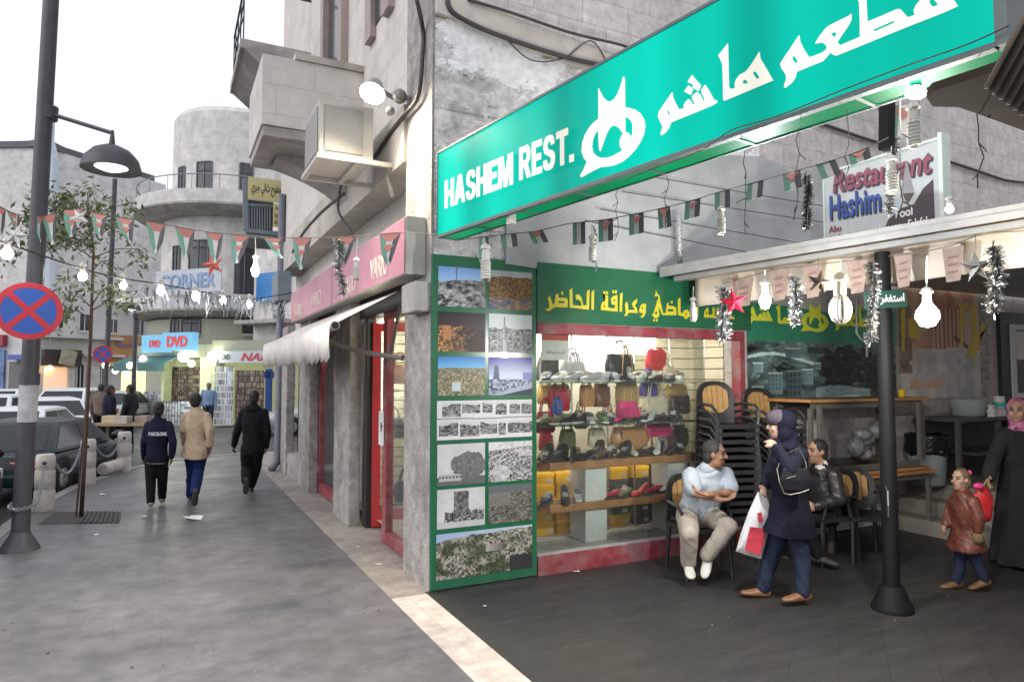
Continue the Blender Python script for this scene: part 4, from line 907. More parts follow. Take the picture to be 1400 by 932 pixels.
def p_petra(u, v):
    n = fb(u*6, v*8, 3); c = mixc((.30, .16, .10), (.58, .44, .36), n*1.3-.1)
    if v > .40:
        c = mixc((.28, .12, .08), (.56, .36, .26), fb(u*10, v*3.5, 7)*1.4-.15)
        if vn(u*4, v*5, 12) > .62: c = mixc(c, (.5, .42, .36), .7)
        if .36 < u < .72 and .22 < v < .9-abs(u-.54)*1.1:
            c = mixc((.16, .06, .04), (.52, .30, .22), 1 if (u*21) % 1 > .42 else .15)
            if v > .74: c = mixc((.3, .1, .07), (.5, .26, .18), vn(u*40, v*20, 3))
    else: c = mixc((.34, .32, .31), (.62, .59, .56), fb(u*9, v*6, 1)*1.4-.2)
    if v < .42 and .52 < u < .82 and vn(u*9, v*8, 5) > .35: c = mixc((.3, .31, .32), (.48, .48, .48), vn(u*20, v*20, 8))
    if u < .13 and .2 < v < .75: c = mixc((.05, .035, .03), (.4, .3, .22), fb(u*20+v*9, v*12, 4))
    if v < .3 and .1 < u < .45 and vn(u*8, v*9, 6) > .5: c = (.55, .38, .28)
    if abs(v-.45+(u-.7)*.5) < .02 and .6 < u < .85: c = (.08, .07, .06)
    if u > .9: c = gy(.14+.25*vn(u*20, v*30, 2), (1, .95, .8))
    return tuple(min(.8, q*1.1) for q in c)
b = MB(); b.grid((8.28, YW-0.03, 1.52), (1.95, 0, 0), (0, 0, 1.62), 130, 110, colf=p_petra)
poster = tag(b.build('mural', M_mural), 'brown rock cut temple mural with yellow letters behind the lit bulb', 'mural')
M_yel = pbr('yellow_letters', (0.62, 0.55, 0.035), 0.5, var=0.06)
M_yeld = pbr('ochre_letters', (0.6, 0.46, 0.06), 0.5, var=0.1)
def wall_out(polys, name, mat, parent, y, th=0.004):
    P = [[(AY(px, py, y).x, AY(px, py, y).z) for px, py in q] for q in polys]
    return put_flat(outline_mesh(P, th, name), name, mat, parent, (0, y, 0), (1, 0, 0), (0, 0, 1))
LP = lambda a: z1(a, 732/220., 1180, 280)
wall_out([LP([(440,455),(480,445),(482,470),(455,480),(455,520),(475,520),(475,540),(455,545),(455,640),(440,650)]), LP([(495,450),(510,448),(520,600),(560,560),(540,520),(530,620),(510,700),(480,690),(478,640),(496,640)]), LP([(172,470),(192,470),(188,660),(178,670)]), LP([(205,520),(250,500),(255,610),(210,600)])], 'lettering', M_yeld, poster, YW-0.034)
# yellow lettering of the shoe shop fascia, read off the photograph's outlines
LA = lambda a: z1(a, 1400/150., 735, 370)
LB = lambda a: z1(a, 1400/150., 865, 370)
ytext = [
 [(155,316),(190,430),(212,430),(232,300),(262,290),(268,345),(330,345),(368,352),(384,380),(380,470),(230,466),(196,478),(160,508),(130,518),(100,495),(105,485),(140,484),(152,460),(130,350)], [(266,386),(340,388),(338,414),(262,412)], [(315,262),(330,285),(312,310),(296,288)],
 [(404,246),(440,222),(446,420),(452,440),(560,448),(548,395),(520,370),(490,372),(482,310),(520,302),(556,340),(580,440),(622,440),(626,266),(662,240),(654,498),(404,470)],
 [(684,270),(720,246),(716,500),(682,496)],
 [(860,296),(880,320),(898,310),(896,470),(936,478),(980,480),(984,440),(940,430),(934,350),(970,320),(1016,310),(1020,522),(804,502),(806,440),(826,400),(858,390)], [(850,432),(862,452),(850,468),(838,450)], [(976,366),(990,380),(976,398),(964,382)],
 [(840,262),(862,258),(862,300),(832,296)], [(872,262),(898,266),(894,304),(868,300)], [(952,250),(974,248),(974,290),(948,284)], [(986,250),(1010,252),(1006,294),(980,288)],
 [(1048,300),(1084,278),(1072,526),(1042,522)],
 [(1112,430),(1136,390),(1152,440),(1154,500),(1196,500),(1240,502),(1214,460),(1198,420),(1240,376),(1270,360),(1264,410),(1240,440),(1262,480),(1278,540),(1156,536),(1140,570),(1112,582),(1098,566),(1124,550)],
 [(1316,440),(1342,420),(1382,424),(1376,540),(1350,590),(1322,600),(1300,588),(1334,572),(1340,540),(1296,534),(1292,500)], [(1334,460),(1344,478),(1334,500),(1322,480)]]
ytextB = [
 [(326,350),(352,400),(386,540),(420,540),(436,420),(452,404),(456,448),(510,450),(552,470),(556,570),(372,566),(350,500),(336,470),(330,520),(340,560),(320,600),(290,606),(262,590),(244,552),(262,548),(284,480),(310,390)], [(296,510),(310,540),(296,566),(280,548)], [(446,490),(520,492),(516,522),(444,518)], [(498,380),(512,400),(498,422),(482,400)], [(266,612),(286,622),(276,652),(258,636)], [(300,614),(322,624),(310,654),(294,638)], [(290,246),(310,290),(340,320),(352,390),(340,370),(316,320),(282,330),(284,300),(296,290)],
 [(576,366),(606,344),(608,540),(640,536),(660,500),(700,500),(724,530),(752,540),(752,370),(782,352),(780,590),(720,580),(696,612),(664,616),(644,580),(576,566)], [(680,536),(690,556),(676,576),(664,556)],
 [(804,372),(834,352),(832,588),(800,586)],
 [(944,468),(966,480),(964,560),(1016,562),(1018,470),(1042,464),(1044,570),(1064,572),(1068,470),(1094,460),(1100,606),(910,596),(916,520)], [(944,520),(958,540),(944,566),(930,540)], [(944,362),(960,380),(944,402),(928,382)],
 [(1230,520),(1252,510),(1250,570),(1270,596),(1298,590),(1296,620),(1232,612)]]
wall_out([LA(q) for q in ytext] + [LB(q) for q in ytextB], 'lettering', M_yel, fascia, YW-0.056, 0.008)
# restaurant fascia: the same emblem and words in yellow (flat copies of the big sign's outlines)
def flat_copy(polys, q):   # fit the outlines (photo pixels on the big sign) into a wall rectangle x0,x1,z0,z1
    P = [[s_uv(*p) for p in poly] for poly in polys]
    xs = [p[0] for q_ in P for p in q_]; zs = [p[1] for q_ in P for p in q_]
    fx = (q[1]-q[0])/(max(xs)-min(xs)); fz = (q[3]-q[2])/(max(zs)-min(zs))
    return [[(q[0]+(p[0]-min(xs))*fx, q[2]+(p[1]-min(zs))*fz) for p in q_] for q_ in P]
yq = YW-0.042
def wrect(x0, y0, x1, y1): a = AY(x0, y1, yq); c_ = AY(x1, y0, yq); return (a.x, c_.x, a.z, c_.z)
parts = flat_copy([L1(emb_out), L1(emb_in), L1(emb_in2)], wrect(1095, 413, 1132, 453)) + flat_copy([L2(w1), L2(w1h), L2(d1), L2(d2), L2(d3)], wrect(1021, 414, 1056, 444)) + flat_copy([L2(w2), L2(w2a), L2(w2b)], wrect(1061, 418, 1090, 442)) + flat_copy([L3(w3), L3(w3a), L3(w3b), L3(w3c), L3(w3d)], wrect(1141, 418, 1206, 452))
put_flat(outline_mesh(parts, 0.006, 'lettering'), 'lettering', pbr('lime_letters', (0.75, 0.8, 0.06), 0.5, var=0.05), fascia2, (0, yq, 0), (1, 0, 0), (0, 0, 1))
# ================================================================ goods in the shoe shop window
M_wood = pbr('counter_wood', (0.36, 0.17, 0.065), 0.45, var=0.25, vscale=5)
M_post = pbr('white_post', (0.62, 0.64, 0.62), 0.55, var=0.08, dirt=((0.35, 0.34, 0.31), 0.4, 5))
M_shelfg = pane('shelf_glass', (0.82, 0.97, 0.9), 1.0, op=0.12, opc=(0.35, 0.5, 0.42))
M_chrome = pbr('bright_metal', (0.6, 0.6, 0.58), 0.25, metal=1.0)
SZ = {'upper glass shelf': 1.745, 'lower glass shelf': 1.335, 'upper wooden counter': 0.985, 'lower wooden counter': 0.583}
for nm, zt in (('upper', 1.745), ('lower', 1.335)):
    t = thing('glass_shelf', f'{nm} clear glass shelf of the shop window, carrying shoes', 'shelf', (4.1, 5.8, zt-0.01))
    p = MB(); p.box((3.12, 5.62, zt-0.012), (5.06, 5.98, zt)); p.build('shelf_board', M_shelfg, t)
    for x in (3.25, 3.9, 4.5, 5.0):
        p = MB(); p.box((x, 5.97, zt-0.05), (x+0.02, 6.0, zt-0.013)); p.build('bracket', M_chrome, t)
for nm, zt, th in (('upper', 0.985, 0.075), ('lower', 0.583, 0.07)):
    t = thing('shoe_counter', f'{nm} brown wooden display counter on white posts behind the shop glass', 'counter', (4.1, 5.8, zt-th))
    p = MB(); p.box((3.24, 5.62, zt-th), (5.06, 6.0, zt)); p.build('counter_top', M_wood, t, bevel=0.006)
    p = MB(); p.hexa([(3.05, 5.95, zt-th), (3.238, 5.64, zt-th), (3.238, 5.99, zt-th), (3.05, 6.2, zt-th)], [(3.05, 5.95, zt), (3.238, 5.64, zt), (3.238, 5.99, zt), (3.05, 6.2, zt)]); p.build('counter_end', M_wood, t)
    for x in (3.66, 4.69):
        z0 = 0.19 if nm == 'lower' else 0.584
        p = MB(); p.box((x, 5.655, z0), (x+0.25, 5.94, zt-th-0.001)); p.build('post', M_post, t, bevel=0.006)
# chrome uprights the bags hang on
t = thing('hanging_rail', 'thin chrome hanging rail with uprights above the shop shelves', 'rail', (4.1, 6.05, 1.3))
p = MB(); p.tube([(3.12, 6.05, 2.3), (5.08, 6.05, 2.3)], 0.012); p.build('rail', M_chrome, t)
for x in (3.12, 3.75, 4.2, 4.55, 5.05): p = MB(); p.tube([(x, 6.05, 0.19), (x, 6.05, 2.3)], 0.011); p.build('upright', M_chrome, t)
def M_of(n, c, r=0.5): return pbr(n, c, r, var=0.15, vscale=12)
LEATHER = {'black': (0.018, 0.017, 0.018), 'grey': (0.36, 0.36, 0.37), 'white': (0.72, 0.72, 0.7), 'brown': (0.13, 0.055, 0.025), 'tan': (0.45, 0.22, 0.08), 'navy': (0.02, 0.03, 0.09), 'crimson': (0.42, 0.01, 0.045), 'pink': (0.6, 0.03, 0.16), 'olive': (0.13, 0.13, 0.05), 'green': (0.1, 0.22, 0.06), 'silver': (0.5, 0.5, 0.52), 'purple': (0.09, 0.05, 0.3), 'cream': (0.62, 0.54, 0.4), 'gold': (0.42, 0.26, 0.06), 'red': (0.5, 0.02, 0.02), 'blue': (0.04, 0.1, 0.4), 'dark brown': (0.05, 0.025, 0.015)}
def lm(c): return M_of(c.replace(' ', '_') + '_leather', LEATHER[c], 0.42)
M_sole = M_of('white_rubber', (0.6, 0.6, 0.57), 0.7); M_soled = M_of('dark_rubber', (0.03, 0.03, 0.03), 0.7)
def shoe(kind, colour):
    """toe towards +X, 27 cm"""
    t = thing({'sneaker': 'sneaker', 'flat': 'flat_shoe', 'pump': 'heeled_shoe', 'boot': 'ankle_boot'}[kind], 'x', 'shoe')
    def loft(secs, name, mat, n=10):
        b = MB(); vs = []; fs = []
        for (x, w_, z0, z1_) in secs:
            for k in range(n):
                a = 2*math.pi*k/n; cy = math.cos(a); sz = math.sin(a)
                vs.append((x, w_*math.copysign(abs(cy)**.7, cy), (z0+z1_)/2+(z1_-z0)/2*math.copysign(abs(sz)**.7, sz)))
        N_ = len(secs)
        for i in range(N_-1):
            for k in range(n): a = i*n+k; c_ = i*n+(k+1) % n; fs.append((a, c_, c_+n, a+n))
        fs += [tuple(reversed(range(n))), tuple(range((N_-1)*n, N_*n))]
        b._add(vs, fs); return b.build(name, mat, t, smooth=True, auto=50)
    if kind == 'pump':
        loft([(-.125, .026, .055, .062), (-.06, .027, .045, .052), (.0, .026, .018, .026), (.06, .04, .0, .01), (.12, .03, .0, .012), (.14, .01, .002, .01)], 'sole', M_soled)
        loft([(-.13, .022, .06, .105), (-.08, .028, .052, .09), (0, .028, .024, .05), (.05, .038, .009, .05), (.1, .034, .009, .04), (.135, .012, .009, .02)], 'upper', lm(colour))
        b = MB(); b.tube([(-.115, 0, 0), (-.112, 0, .056)], [.009, .016], 8); b.build('heel', M_soled, t)
        return t
    loft([(-.135, .024, 0, .022), (-.11, .034, 0, .026), (-.03, .034, 0, .022), (.06, .044, 0, .02), (.115, .036, 0, .022), (.138, .014, .006, .022)], 'sole', M_sole if kind == 'sneaker' else M_soled)
    hgt = {'sneaker': 1.0, 'flat': .72, 'boot': 1.5}[kind]
    loft([(-.132, .022, .023, .085*hgt), (-.11, .033, .022, .1*hgt), (-.05, .034, .02, .098*hgt), (0, .036, .02, .085*hgt*(1 if kind != 'boot' else .7)), (.05, .042, .02, .062), (.1, .036, .02, .05), (.13, .016, .022, .036)], 'upper', lm(colour))
    b = MB()
    for x in (-.002, .02, .042): b.cbox((x, 0, .09-.45*(x+.01)+(.0 if hgt <= 1 else .0)), (.008, .05, .006), ry=.5)
    b.build('laces', M_sole if colour in ('black', 'navy', 'dark brown', 'olive') else M_soled, t)
    return t
PROTO = {}
ORD = ['first', 'second', 'third', 'fourth', 'fifth', 'sixth', 'seventh', 'eighth', 'ninth', 'tenth', 'eleventh', 'twelfth', 'thirteenth', 'fourteenth', 'fifteenth', 'sixteenth', 'seventeenth', 'eighteenth', 'nineteenth', 'twentieth', 'twenty-first', 'twenty-second']
def place_shoe(kind, colour, loc, rz, label, group, sc=1.0):
    key = (kind, colour)
    if key not in PROTO: o = PROTO[key] = shoe(kind, colour)
    else: o = copy_tree(PROTO[key])
    o.location = loc; o.rotation_euler = (0, 0, rz); o['label'] = label; o['group'] = group; o.scale = (sc,)*3
    return o
KN = {'sneaker': 'sneaker', 'flat': 'flat shoe', 'pump': 'heeled shoe', 'boot': 'ankle boot'}
rows = {
 'upper glass shelf': ['sneaker navy', 'sneaker white', 'sneaker grey', 'sneaker grey', 'sneaker silver', 'sneaker navy', 'boot black', 'sneaker white', 'flat black', 'flat black', 'sneaker white'],
 'lower glass shelf': ['flat olive', 'sneaker olive', 'sneaker black', 'sneaker black', 'sneaker grey', 'sneaker green', 'flat black', 'pump pink', 'flat brown', 'sneaker black', 'pump silver', 'flat dark brown', 'flat black', 'pump black'],
 'upper wooden counter': ['boot dark brown', 'boot black', 'pump black', 'flat black', 'flat brown', 'flat dark brown', 'boot black', 'pump cream', 'flat black', 'pump white', 'pump black', 'flat black'],
 'lower wooden counter': ['flat navy', 'boot black', 'sneaker grey', 'pump white', 'flat crimson', 'flat olive', 'pump red', 'flat crimson', 'flat silver', 'sneaker navy']}
for sh_, items in rows.items():
    n = len(items)
    for i, it in enumerate(items):
        kd, co = it.split(' ', 1)
        x = 3.27 + (4.93-3.27)*i/(n-1); 
        place_shoe(kd, co, (x + rng.uniform(-.02, .02), 5.74 + rng.uniform(-.03, .05), SZ[sh_]+0.0005), R(-140 + rng.uniform(-30, 30)), f'{co} {KN[kd]} on the {sh_}, {ORD[i]} shoe from its left end', 'shoes on display in the shop window', 1.12 if kd != 'boot' else 1.1)
        if sh_.startswith('upper glass') and i in (1, 3, 6): place_shoe('sneaker', 'silver' if i != 6 else 'black', (x+.03, 5.9, SZ[sh_]+.0005), R(-120), f'{"silver" if i != 6 else "black"} sneaker behind the {ORD[i]} shoe of the upper glass shelf', 'shoes on display in the shop window', 1.1)
items = ['flat black', 'flat navy', 'sneaker white', 'flat black', 'sneaker grey', 'flat black', 'sneaker white', 'flat red', 'flat black', 'flat brown', 'flat crimson', 'flat black', 'sneaker olive', 'flat black']
tr = MB(); tr.box((3.3, 6.18, 0.838), (5.05, 6.42, 0.85)); tag(tr.build('shoe_rack', M_shelfg), 'narrow glass rack with a row of shoes above the yellow shoe boxes', 'rack')
for i, it in enumerate(items):
    kd, co = it.split(' ', 1)
    place_shoe(kd, co, (3.38 + 1.62*i/13, 6.29, 0.851), R(-95), f'{co} {KN[kd]} on the rack above the shoe boxes, {ORD[i]} from its left end', 'shoes on the rack above the boxes')
# shoe boxes
M_ybox = pbr('yellow_card', (0.8, 0.44, 0.015), 0.6, var=0.08); M_dbox = pbr('dark_card', (0.08, 0.085, 0.075), 0.6, var=0.15); M_lab = pbr('box_label', (0.5, 0.48, 0.42), 0.7)
def shoebox(col):
    t = thing('shoe_box', 'x', 'shoe box', group='shoe boxes under the window counters')
    mt = M_ybox if col == 'yellow' else M_dbox
    p = MB(); p.box((-.105, -.16, 0), (.105, .16, .085)); p.build('carton', mt, t)
    p = MB(); p.box((-.109, -.164, .086), (.109, .164, .125)); p.build('lid', mt, t)
    p = MB(); p.box((.02, -.1645, .02), (.085, -.1605, .06)); p.build('label_sticker', M_lab, t)
    return t
BX = {c: shoebox(c) for c in ('yellow', 'dark grey')}; used = set()
def bx(col, x, y, z, lab, rz=0.0):
    o = BX[col] if col not in used else copy_tree(BX[col]); used.add(col)
    o.location = (x, y, z); o.rotation_euler = (0, 0, rz); o['label'] = lab
YX = 6.28
def bxx(px): return AY(px, 600, YX).x
cols = [('leftmost', bxx(734), 'yellow'), ('second', bxx(761), 'yellow'), ('third', bxx(788), 'yellow'), ('fourth', bxx(836), 'dark grey'), ('fifth', bxx(864), 'dark grey'), ('sixth', bxx(892), 'dark grey'), ('rightmost', bxx(919), 'dark grey')]
hts = ['bottom', 'second from bottom', 'third from bottom', 'fourth from bottom', 'top']
for ci, (cn, x, c) in enumerate(cols):
    for k in range(5):
        cc = c
        if (ci, k) in ((3, 0), (3, 4), (6, 0), (4, 4)): cc = 'yellow'
        bx(cc, x + rng.uniform(-.008, .008), YX + (0.0 if k else -.02) + rng.uniform(-.015, .015), 0.19 + .126*k, f'{cc} shoe box, {hts[k]} of the {cn} box column in the shop window', rng.uniform(-.05, .05))
# handbags: body, flap or fringe, two handle loops
def handbag(name, label, colour, c, w_, h_, d_=0.1, loop=0.15, fringe=False, slouch=0.0, rz=0.0, pattern=None):
    t = thing(name, label, 'handbag', (c[0], c[1], c[2]), rz, 'handbags hanging in the shop window')
    mt = pattern or lm(colour)
    secs = [(0, .86, .8), (.12, 1.0, 1.0), (.45, 1.02, 1.0), (.8, .9, .7), (1, .8, .3)]
    b = MB(); n = 14; vs = []; fs = []
    for k_, (hh, ww, dd) in enumerate(secs):
        for k in range(n):
            a = 2*math.pi*k/n; ca, sa = math.cos(a), math.sin(a)
            wob = 1 + slouch*(vn(k*1.7+c[0]*9, hh*6, 3)-.5)
            vs.append((w_/2*ww*math.copysign(abs(ca)**.55, ca)*wob, d_/2*dd*math.copysign(abs(sa)**.7, sa), h_*hh))
    for i in range(len(secs)-1):
        for k in range(n): a = i*n+k; q = i*n+(k+1) % n; fs.append((a, q, q+n, a+n))
    fs += [tuple(reversed(range(n))), tuple(range((len(secs)-1)*n, len(secs)*n))]
    b.m = None; b._add([(x, y, z) for x, y, z in vs], fs)
    def fin(bb, nm, m_, **k):
        o = bb.build(nm, m_, None, base=(0, 0, 0), **k); o.parent = t; return o
    fin(b, 'bag_body', mt, smooth=True, auto=55)
    if loop > 0:
        for s in (-1, 1):
            b = MB(); b.tube([(w_*.25*math.cos(a)*1.0, s*d_*.18, h_*.96 + loop*math.sin(a)) for a in [math.pi*i/10 for i in range(11)]], .007, 6); fin(b, 'handle', mt)
    if fringe:
        b = MB()
        for i in range(13):
            x = -w_*.45 + w_*.9*i/12; b.tube([(x, -d_*.53, h_*.62), (x+rng.uniform(-.01, .01), -d_*.56, h_*.05)], .006, 5)
        fin(b, 'fringe', mt)
    else:
        b = MB(); b.box((-w_*.36, -d_*.53, h_*.45), (w_*.36, -d_*.48, h_*.86)); fin(b, 'flap', mt)
    return t
M_straw = pbr('straw_weave', (0.5, 0.33, 0.13), 0.6, var=0.45, vscale=50, bump=0.5, bscale=60)
M_leo = pbr('leopard_print', (0.34, 0.24, 0.11), 0.55, var=0.9, vscale=28)
YB = 5.88
def hb_(label, colour, x0, x1, y0, y1, y=YB, **k):
    a = AY(x0, y1, y); b_ = AY(x1, y0, y)
    return handbag('handbag', label, colour, ((a.x+b_.x)/2, y, a.z), b_.x-a.x, b_.z-a.z, **k)
hb_('straw handbag with long handles hanging mid window', 'gold', 843, 870, 511, 556, loop=.32, fringe=True, pattern=M_straw)
hb_('black leather handbag standing on the upper glass shelf', 'black', 828, 866, 484, 511, y=5.93)
hb_('crimson fringed handbag below the straw handbag', 'pink', 843, 872, 548, 571, y=5.72, loop=0.0, fringe=True)
hb_('crimson handbag with pointed top near the left of the window', 'crimson', 752, 777, 532, 562, y=5.98, slouch=.3)
hb_('leopard print handbag behind the crimson pointed one', 'gold', 742, 780, 524, 552, y=6.1, pattern=M_leo)
hb_('tan leather handbag between the two glass shelves, left half', 'tan', 793, 811, 526, 556, y=5.98, slouch=.4)
hb_('big slouchy orange brown handbag on the upper wooden counter', 'tan', 838, 882, 582, 614, y=5.95, slouch=.5, d_=.16)
hb_('bright pink handbag under the lower glass shelf', 'pink', 880, 918, 577, 597, y=5.97)
hb_('dark red handbag at the far left under the lower glass shelf', 'crimson', 733, 758, 562, 592, y=5.98)
hb_('purple handbag under the upper glass shelf, right half', 'purple', 874, 898, 522, 542, y=6.0)
hb_('cream handbag with white straps at the right of the lower glass shelf', 'cream', 879, 912, 542, 566, y=5.9, loop=.2)
hb_('red round handbag high at the right of the window', 'red', 883, 911, 478, 506, y=6.12, loop=.03)
hb_('small blue handbag in front of the crimson pointed one', 'blue', 756, 767, 546, 566, y=5.75, loop=.04)
hb_('gold handbag hanging at the right end under the upper glass shelf', 'gold', 912, 938, 524, 541, y=6.02, slouch=.4)
hb_('dark brown handbag standing right of the cream handbag', 'dark brown', 915, 942, 536, 566, y=6.02)
hb_('olive handbag standing on the upper wooden counter, left third', 'olive', 765, 786, 586, 614, y=5.98)
hb_('cream slouchy handbag on the upper wooden counter, left of the orange brown one', 'cream', 805, 826, 584, 612, y=6.0, slouch=.4)
hb_('black backpack bag at the left end of the upper glass shelf', 'black', 735, 762, 488, 522, y=5.98, d_=.16)
hb_('grey fabric bag behind the sneakers of the upper glass shelf', 'grey', 765, 800, 494, 518, y=6.06)
M_web = [('brown quilted', 'brown'), ('black patent', 'black'), ('cream canvas', 'cream'), ('crimson satin', 'crimson'), ('olive canvas', 'olive'), ('tan suede', 'tan'), ('grey felt', 'grey'), ('purple velvet', 'purple'), ('dark brown leather', 'dark brown'), ('gold woven', 'gold')]
spots = [(812, 832, 524, 556), (872, 890, 566, 590), (905, 922, 500, 522), (738, 754, 590, 616), (786, 802, 560, 586), (822, 838, 560, 582), (896, 914, 596, 622), (776, 792, 494, 516), (918, 938, 580, 612), (736, 752, 526, 552)]
wh = ['below the black handbag of the upper shelf', 'between the lower glass shelf and the bright pink handbag', 'right of the red round handbag', 'at the left end of the upper wooden counter', 'under the tan leather handbag', 'left of the crimson fringed handbag', 'behind the shoes at the right of the upper wooden counter', 'behind the white sneakers of the upper glass shelf', 'at the right end of the upper wooden counter', 'at the left end between the two glass shelves']
for (nm, c), q, w_ in zip(M_web, spots, wh): hb_(f'{nm} handbag {w_}', c, *q, y=6.08, slouch=.4, d_=.12, loop=.1)
for sh_, seq in (('upper glass shelf', ['sneaker black', 'flat brown', 'sneaker grey', 'flat navy', 'sneaker olive', 'flat tan', 'sneaker black', 'pump silver', 'flat olive']), ('lower glass shelf', ['flat black', 'sneaker navy', 'flat dark brown', 'pump crimson', 'sneaker silver', 'flat black', 'flat tan', 'sneaker brown', 'pump black', 'flat grey']), ('upper wooden counter', ['boot brown', 'boot black', 'flat tan', 'boot dark brown', 'sneaker black', 'boot black', 'flat brown', 'pump black', 'boot brown'])):
    for i, it in enumerate(seq):
        kd, co = it.split(' ', 1)
        place_shoe(kd, co, (3.34 + 1.62*i/(len(seq)-1) + rng.uniform(-.02, .02), 5.92 + rng.uniform(-.02, .02), SZ[sh_]+.0006), R(-130 + rng.uniform(-30, 30)), f'{co} {KN[kd]} behind on the {sh_}, {ORD[i]} from left', 'shoes in the back rows of the window shelves', 1.12)
for i, (x, y, z, c, w_, h_, wh) in enumerate(((2.52, 10.2, 1.75, 'cream', .3, .26, 'high in the far street window, pale and round'), (2.7, 10.5, 1.5, 'gold', .32, .3, 'in the middle of the far street window'), (2.5, 10.0, 1.2, 'black', .34, .3, 'low in the far street window'), (2.36, 7.5, 1.72, 'tan', .26, .22, 'high in the near street window beside the corner pillar'), (2.5, 8.2, 1.05, 'grey', .28, .24, 'halfway down the near street window'), (2.34, 7.2, .45, 'black', .26, .22, 'at the bottom of the near street window'))):
    handbag('handbag', f'{c} handbag hanging {wh}', c, (x, y, z), w_, h_, loop=.15, slouch=.3)
# price notice hung at the top left of the window
t = thing('price_notice', 'white notice with a red header hanging inside the shop window', 'notice', AY(758, 475, 5.6))
a = AY(740, 492, 5.6); b_ = AY(777, 458, 5.6)
p = MB(); p.box((a.x, 5.595, a.z), (b_.x, 5.6, b_.z)); p.build('notice_board', M_paper, t)
p = MB(); p.box((a.x, 5.59, b_.z-.055), (b_.x, 5.594, b_.z)); p.build('header', pbr('red_print', (0.55, 0.04, 0.02), 0.5), t)
me = text_mesh('\u0627\ufeea\ufe8e\ufee3\ufe98\ufea7\ufee1\ufe8d', .05, .001, 'writing'); fit(me, .2, .05)
put_flat(me, 'handwriting', M_black, t, (a.x+.15, 5.594, a.z+.07), (1, 0, 0), (0, 0, 1))
# ================================================================ the alley: canopy, posts, furniture
M_alu = pbr('painted_gutter', (0.34, 0.34, 0.33), 0.45, var=0.12, dirt=((0.2, 0.19, 0.17), 0.4, 5), coords='World')
M_cloth = pbr('cream_cloth', (0.68, 0.6, 0.5), 0.85, var=0.08, coords='World', dirt=((0.4, 0.33, 0.26), 0.4, 2))
can = thing('canopy', 'white metal canopy with gutter beam and cream cloth valance over the restaurant seats', 'canopy', (5.0, 3.5, 2.7))
Ca = Vector((4.50, 5.42, 2.80)); Cb = Vector((5.66, 1.3, 2.93))
cd = (Cb-Ca).normalized(); cn = Vector((-cd.y, cd.x, 0)).normalized()
if cn.x < 0: cn = -cn
def cbx(b, s0, s1, d0, d1, z0, z1, e0=0.0):
    L_ = (Cb-Ca).length
    def q(s, d, z): return Ca + cd*(s*L_) + cn*d + Vector((0, 0, z))
    return b.hexa([q(s0, d0, z0), q(s1, d0, z0), q(s1, d1, z0), q(s0, d1, z0)], [q(s0, d0, z1), q(s1, d0, z1), q(s1, d1, z1), q(s0, d1, z1)])
p = MB(); cbx(p, 0, 1, -.11, .0, .055, .1); cbx(p, 0, 1, -.12, -.1, .0, .053); cbx(p, .03, 1, -.06, .03, -.05, -.005); p.build('gutter', M_alu, can)
p = MB(); cbx(p, .05, 1, .05, .09, -.045, .03); p.build('lamplit_strip', pbr('lamplit_ochre', (0.5, 0.36, 0.16), 0.6), can)  # yellow lamplight between beam and valance, put into the strip's colour
p = MB()
def vz(u, w): return .02*math.sin(u*23)+.012*math.sin(u*61+w*3)
A0 = Ca + cd*0.25 + cn*0.14; p.grid(A0 + Vector((0, 0, -.31)), cd*(3.95), (0, 0, .33), 60, 4, zf=vz); vl = p.build('valance', M_cloth, can, smooth=True)
so_ = vl.modifiers.new('thick', 'SOLIDIFY'); so_.thickness = .004
p = MB(); p.hexa([(4.6, 5.44, 2.93), (5.8, 1.2, 3.0), (12.5, 1.2, 3.0), (12.5, 5.44, 2.95)], [(4.6, 5.44, 2.96), (5.8, 1.2, 3.03), (12.5, 1.2, 3.03), (12.5, 5.44, 2.98)]); p.build('roof_sheet', M_alu, can)
# square post holding the canopy, with a cast cone foot
M_postb = pbr('black_enamel', (0.007, 0.007, 0.008), 0.6, var=0.2, spec=.2)
PX, PY = 5.05, 3.46
post = thing('canopy_post', 'black round steel post with cone foot holding the canopy', 'post', (PX, PY, 0))
p = MB(); p.lathe([(.06, .12), (.058, 1.6), (.057, 2.79)], 20, (PX, PY, 0)); p.build('shaft', M_postb, post, smooth=True, auto=40)
p = MB(); p.lathe([(.15, 0), (.15, .02), (.145, .035), (.085, .185), (.062, .19), (.062, .2)], 20, (PX, PY, 0)); p.build('foot', M_postb, post, smooth=True, auto=30)
p = MB(); p.tube([(PX-.064, PY-.02, .72), (PX-.12, PY-.07, .74), (PX-.125, PY-.075, .82), (PX-.12, PY-.07, .93), (PX-.064, PY-.02, .95)], .008, 6); p.build('hook', M_chrome, post)
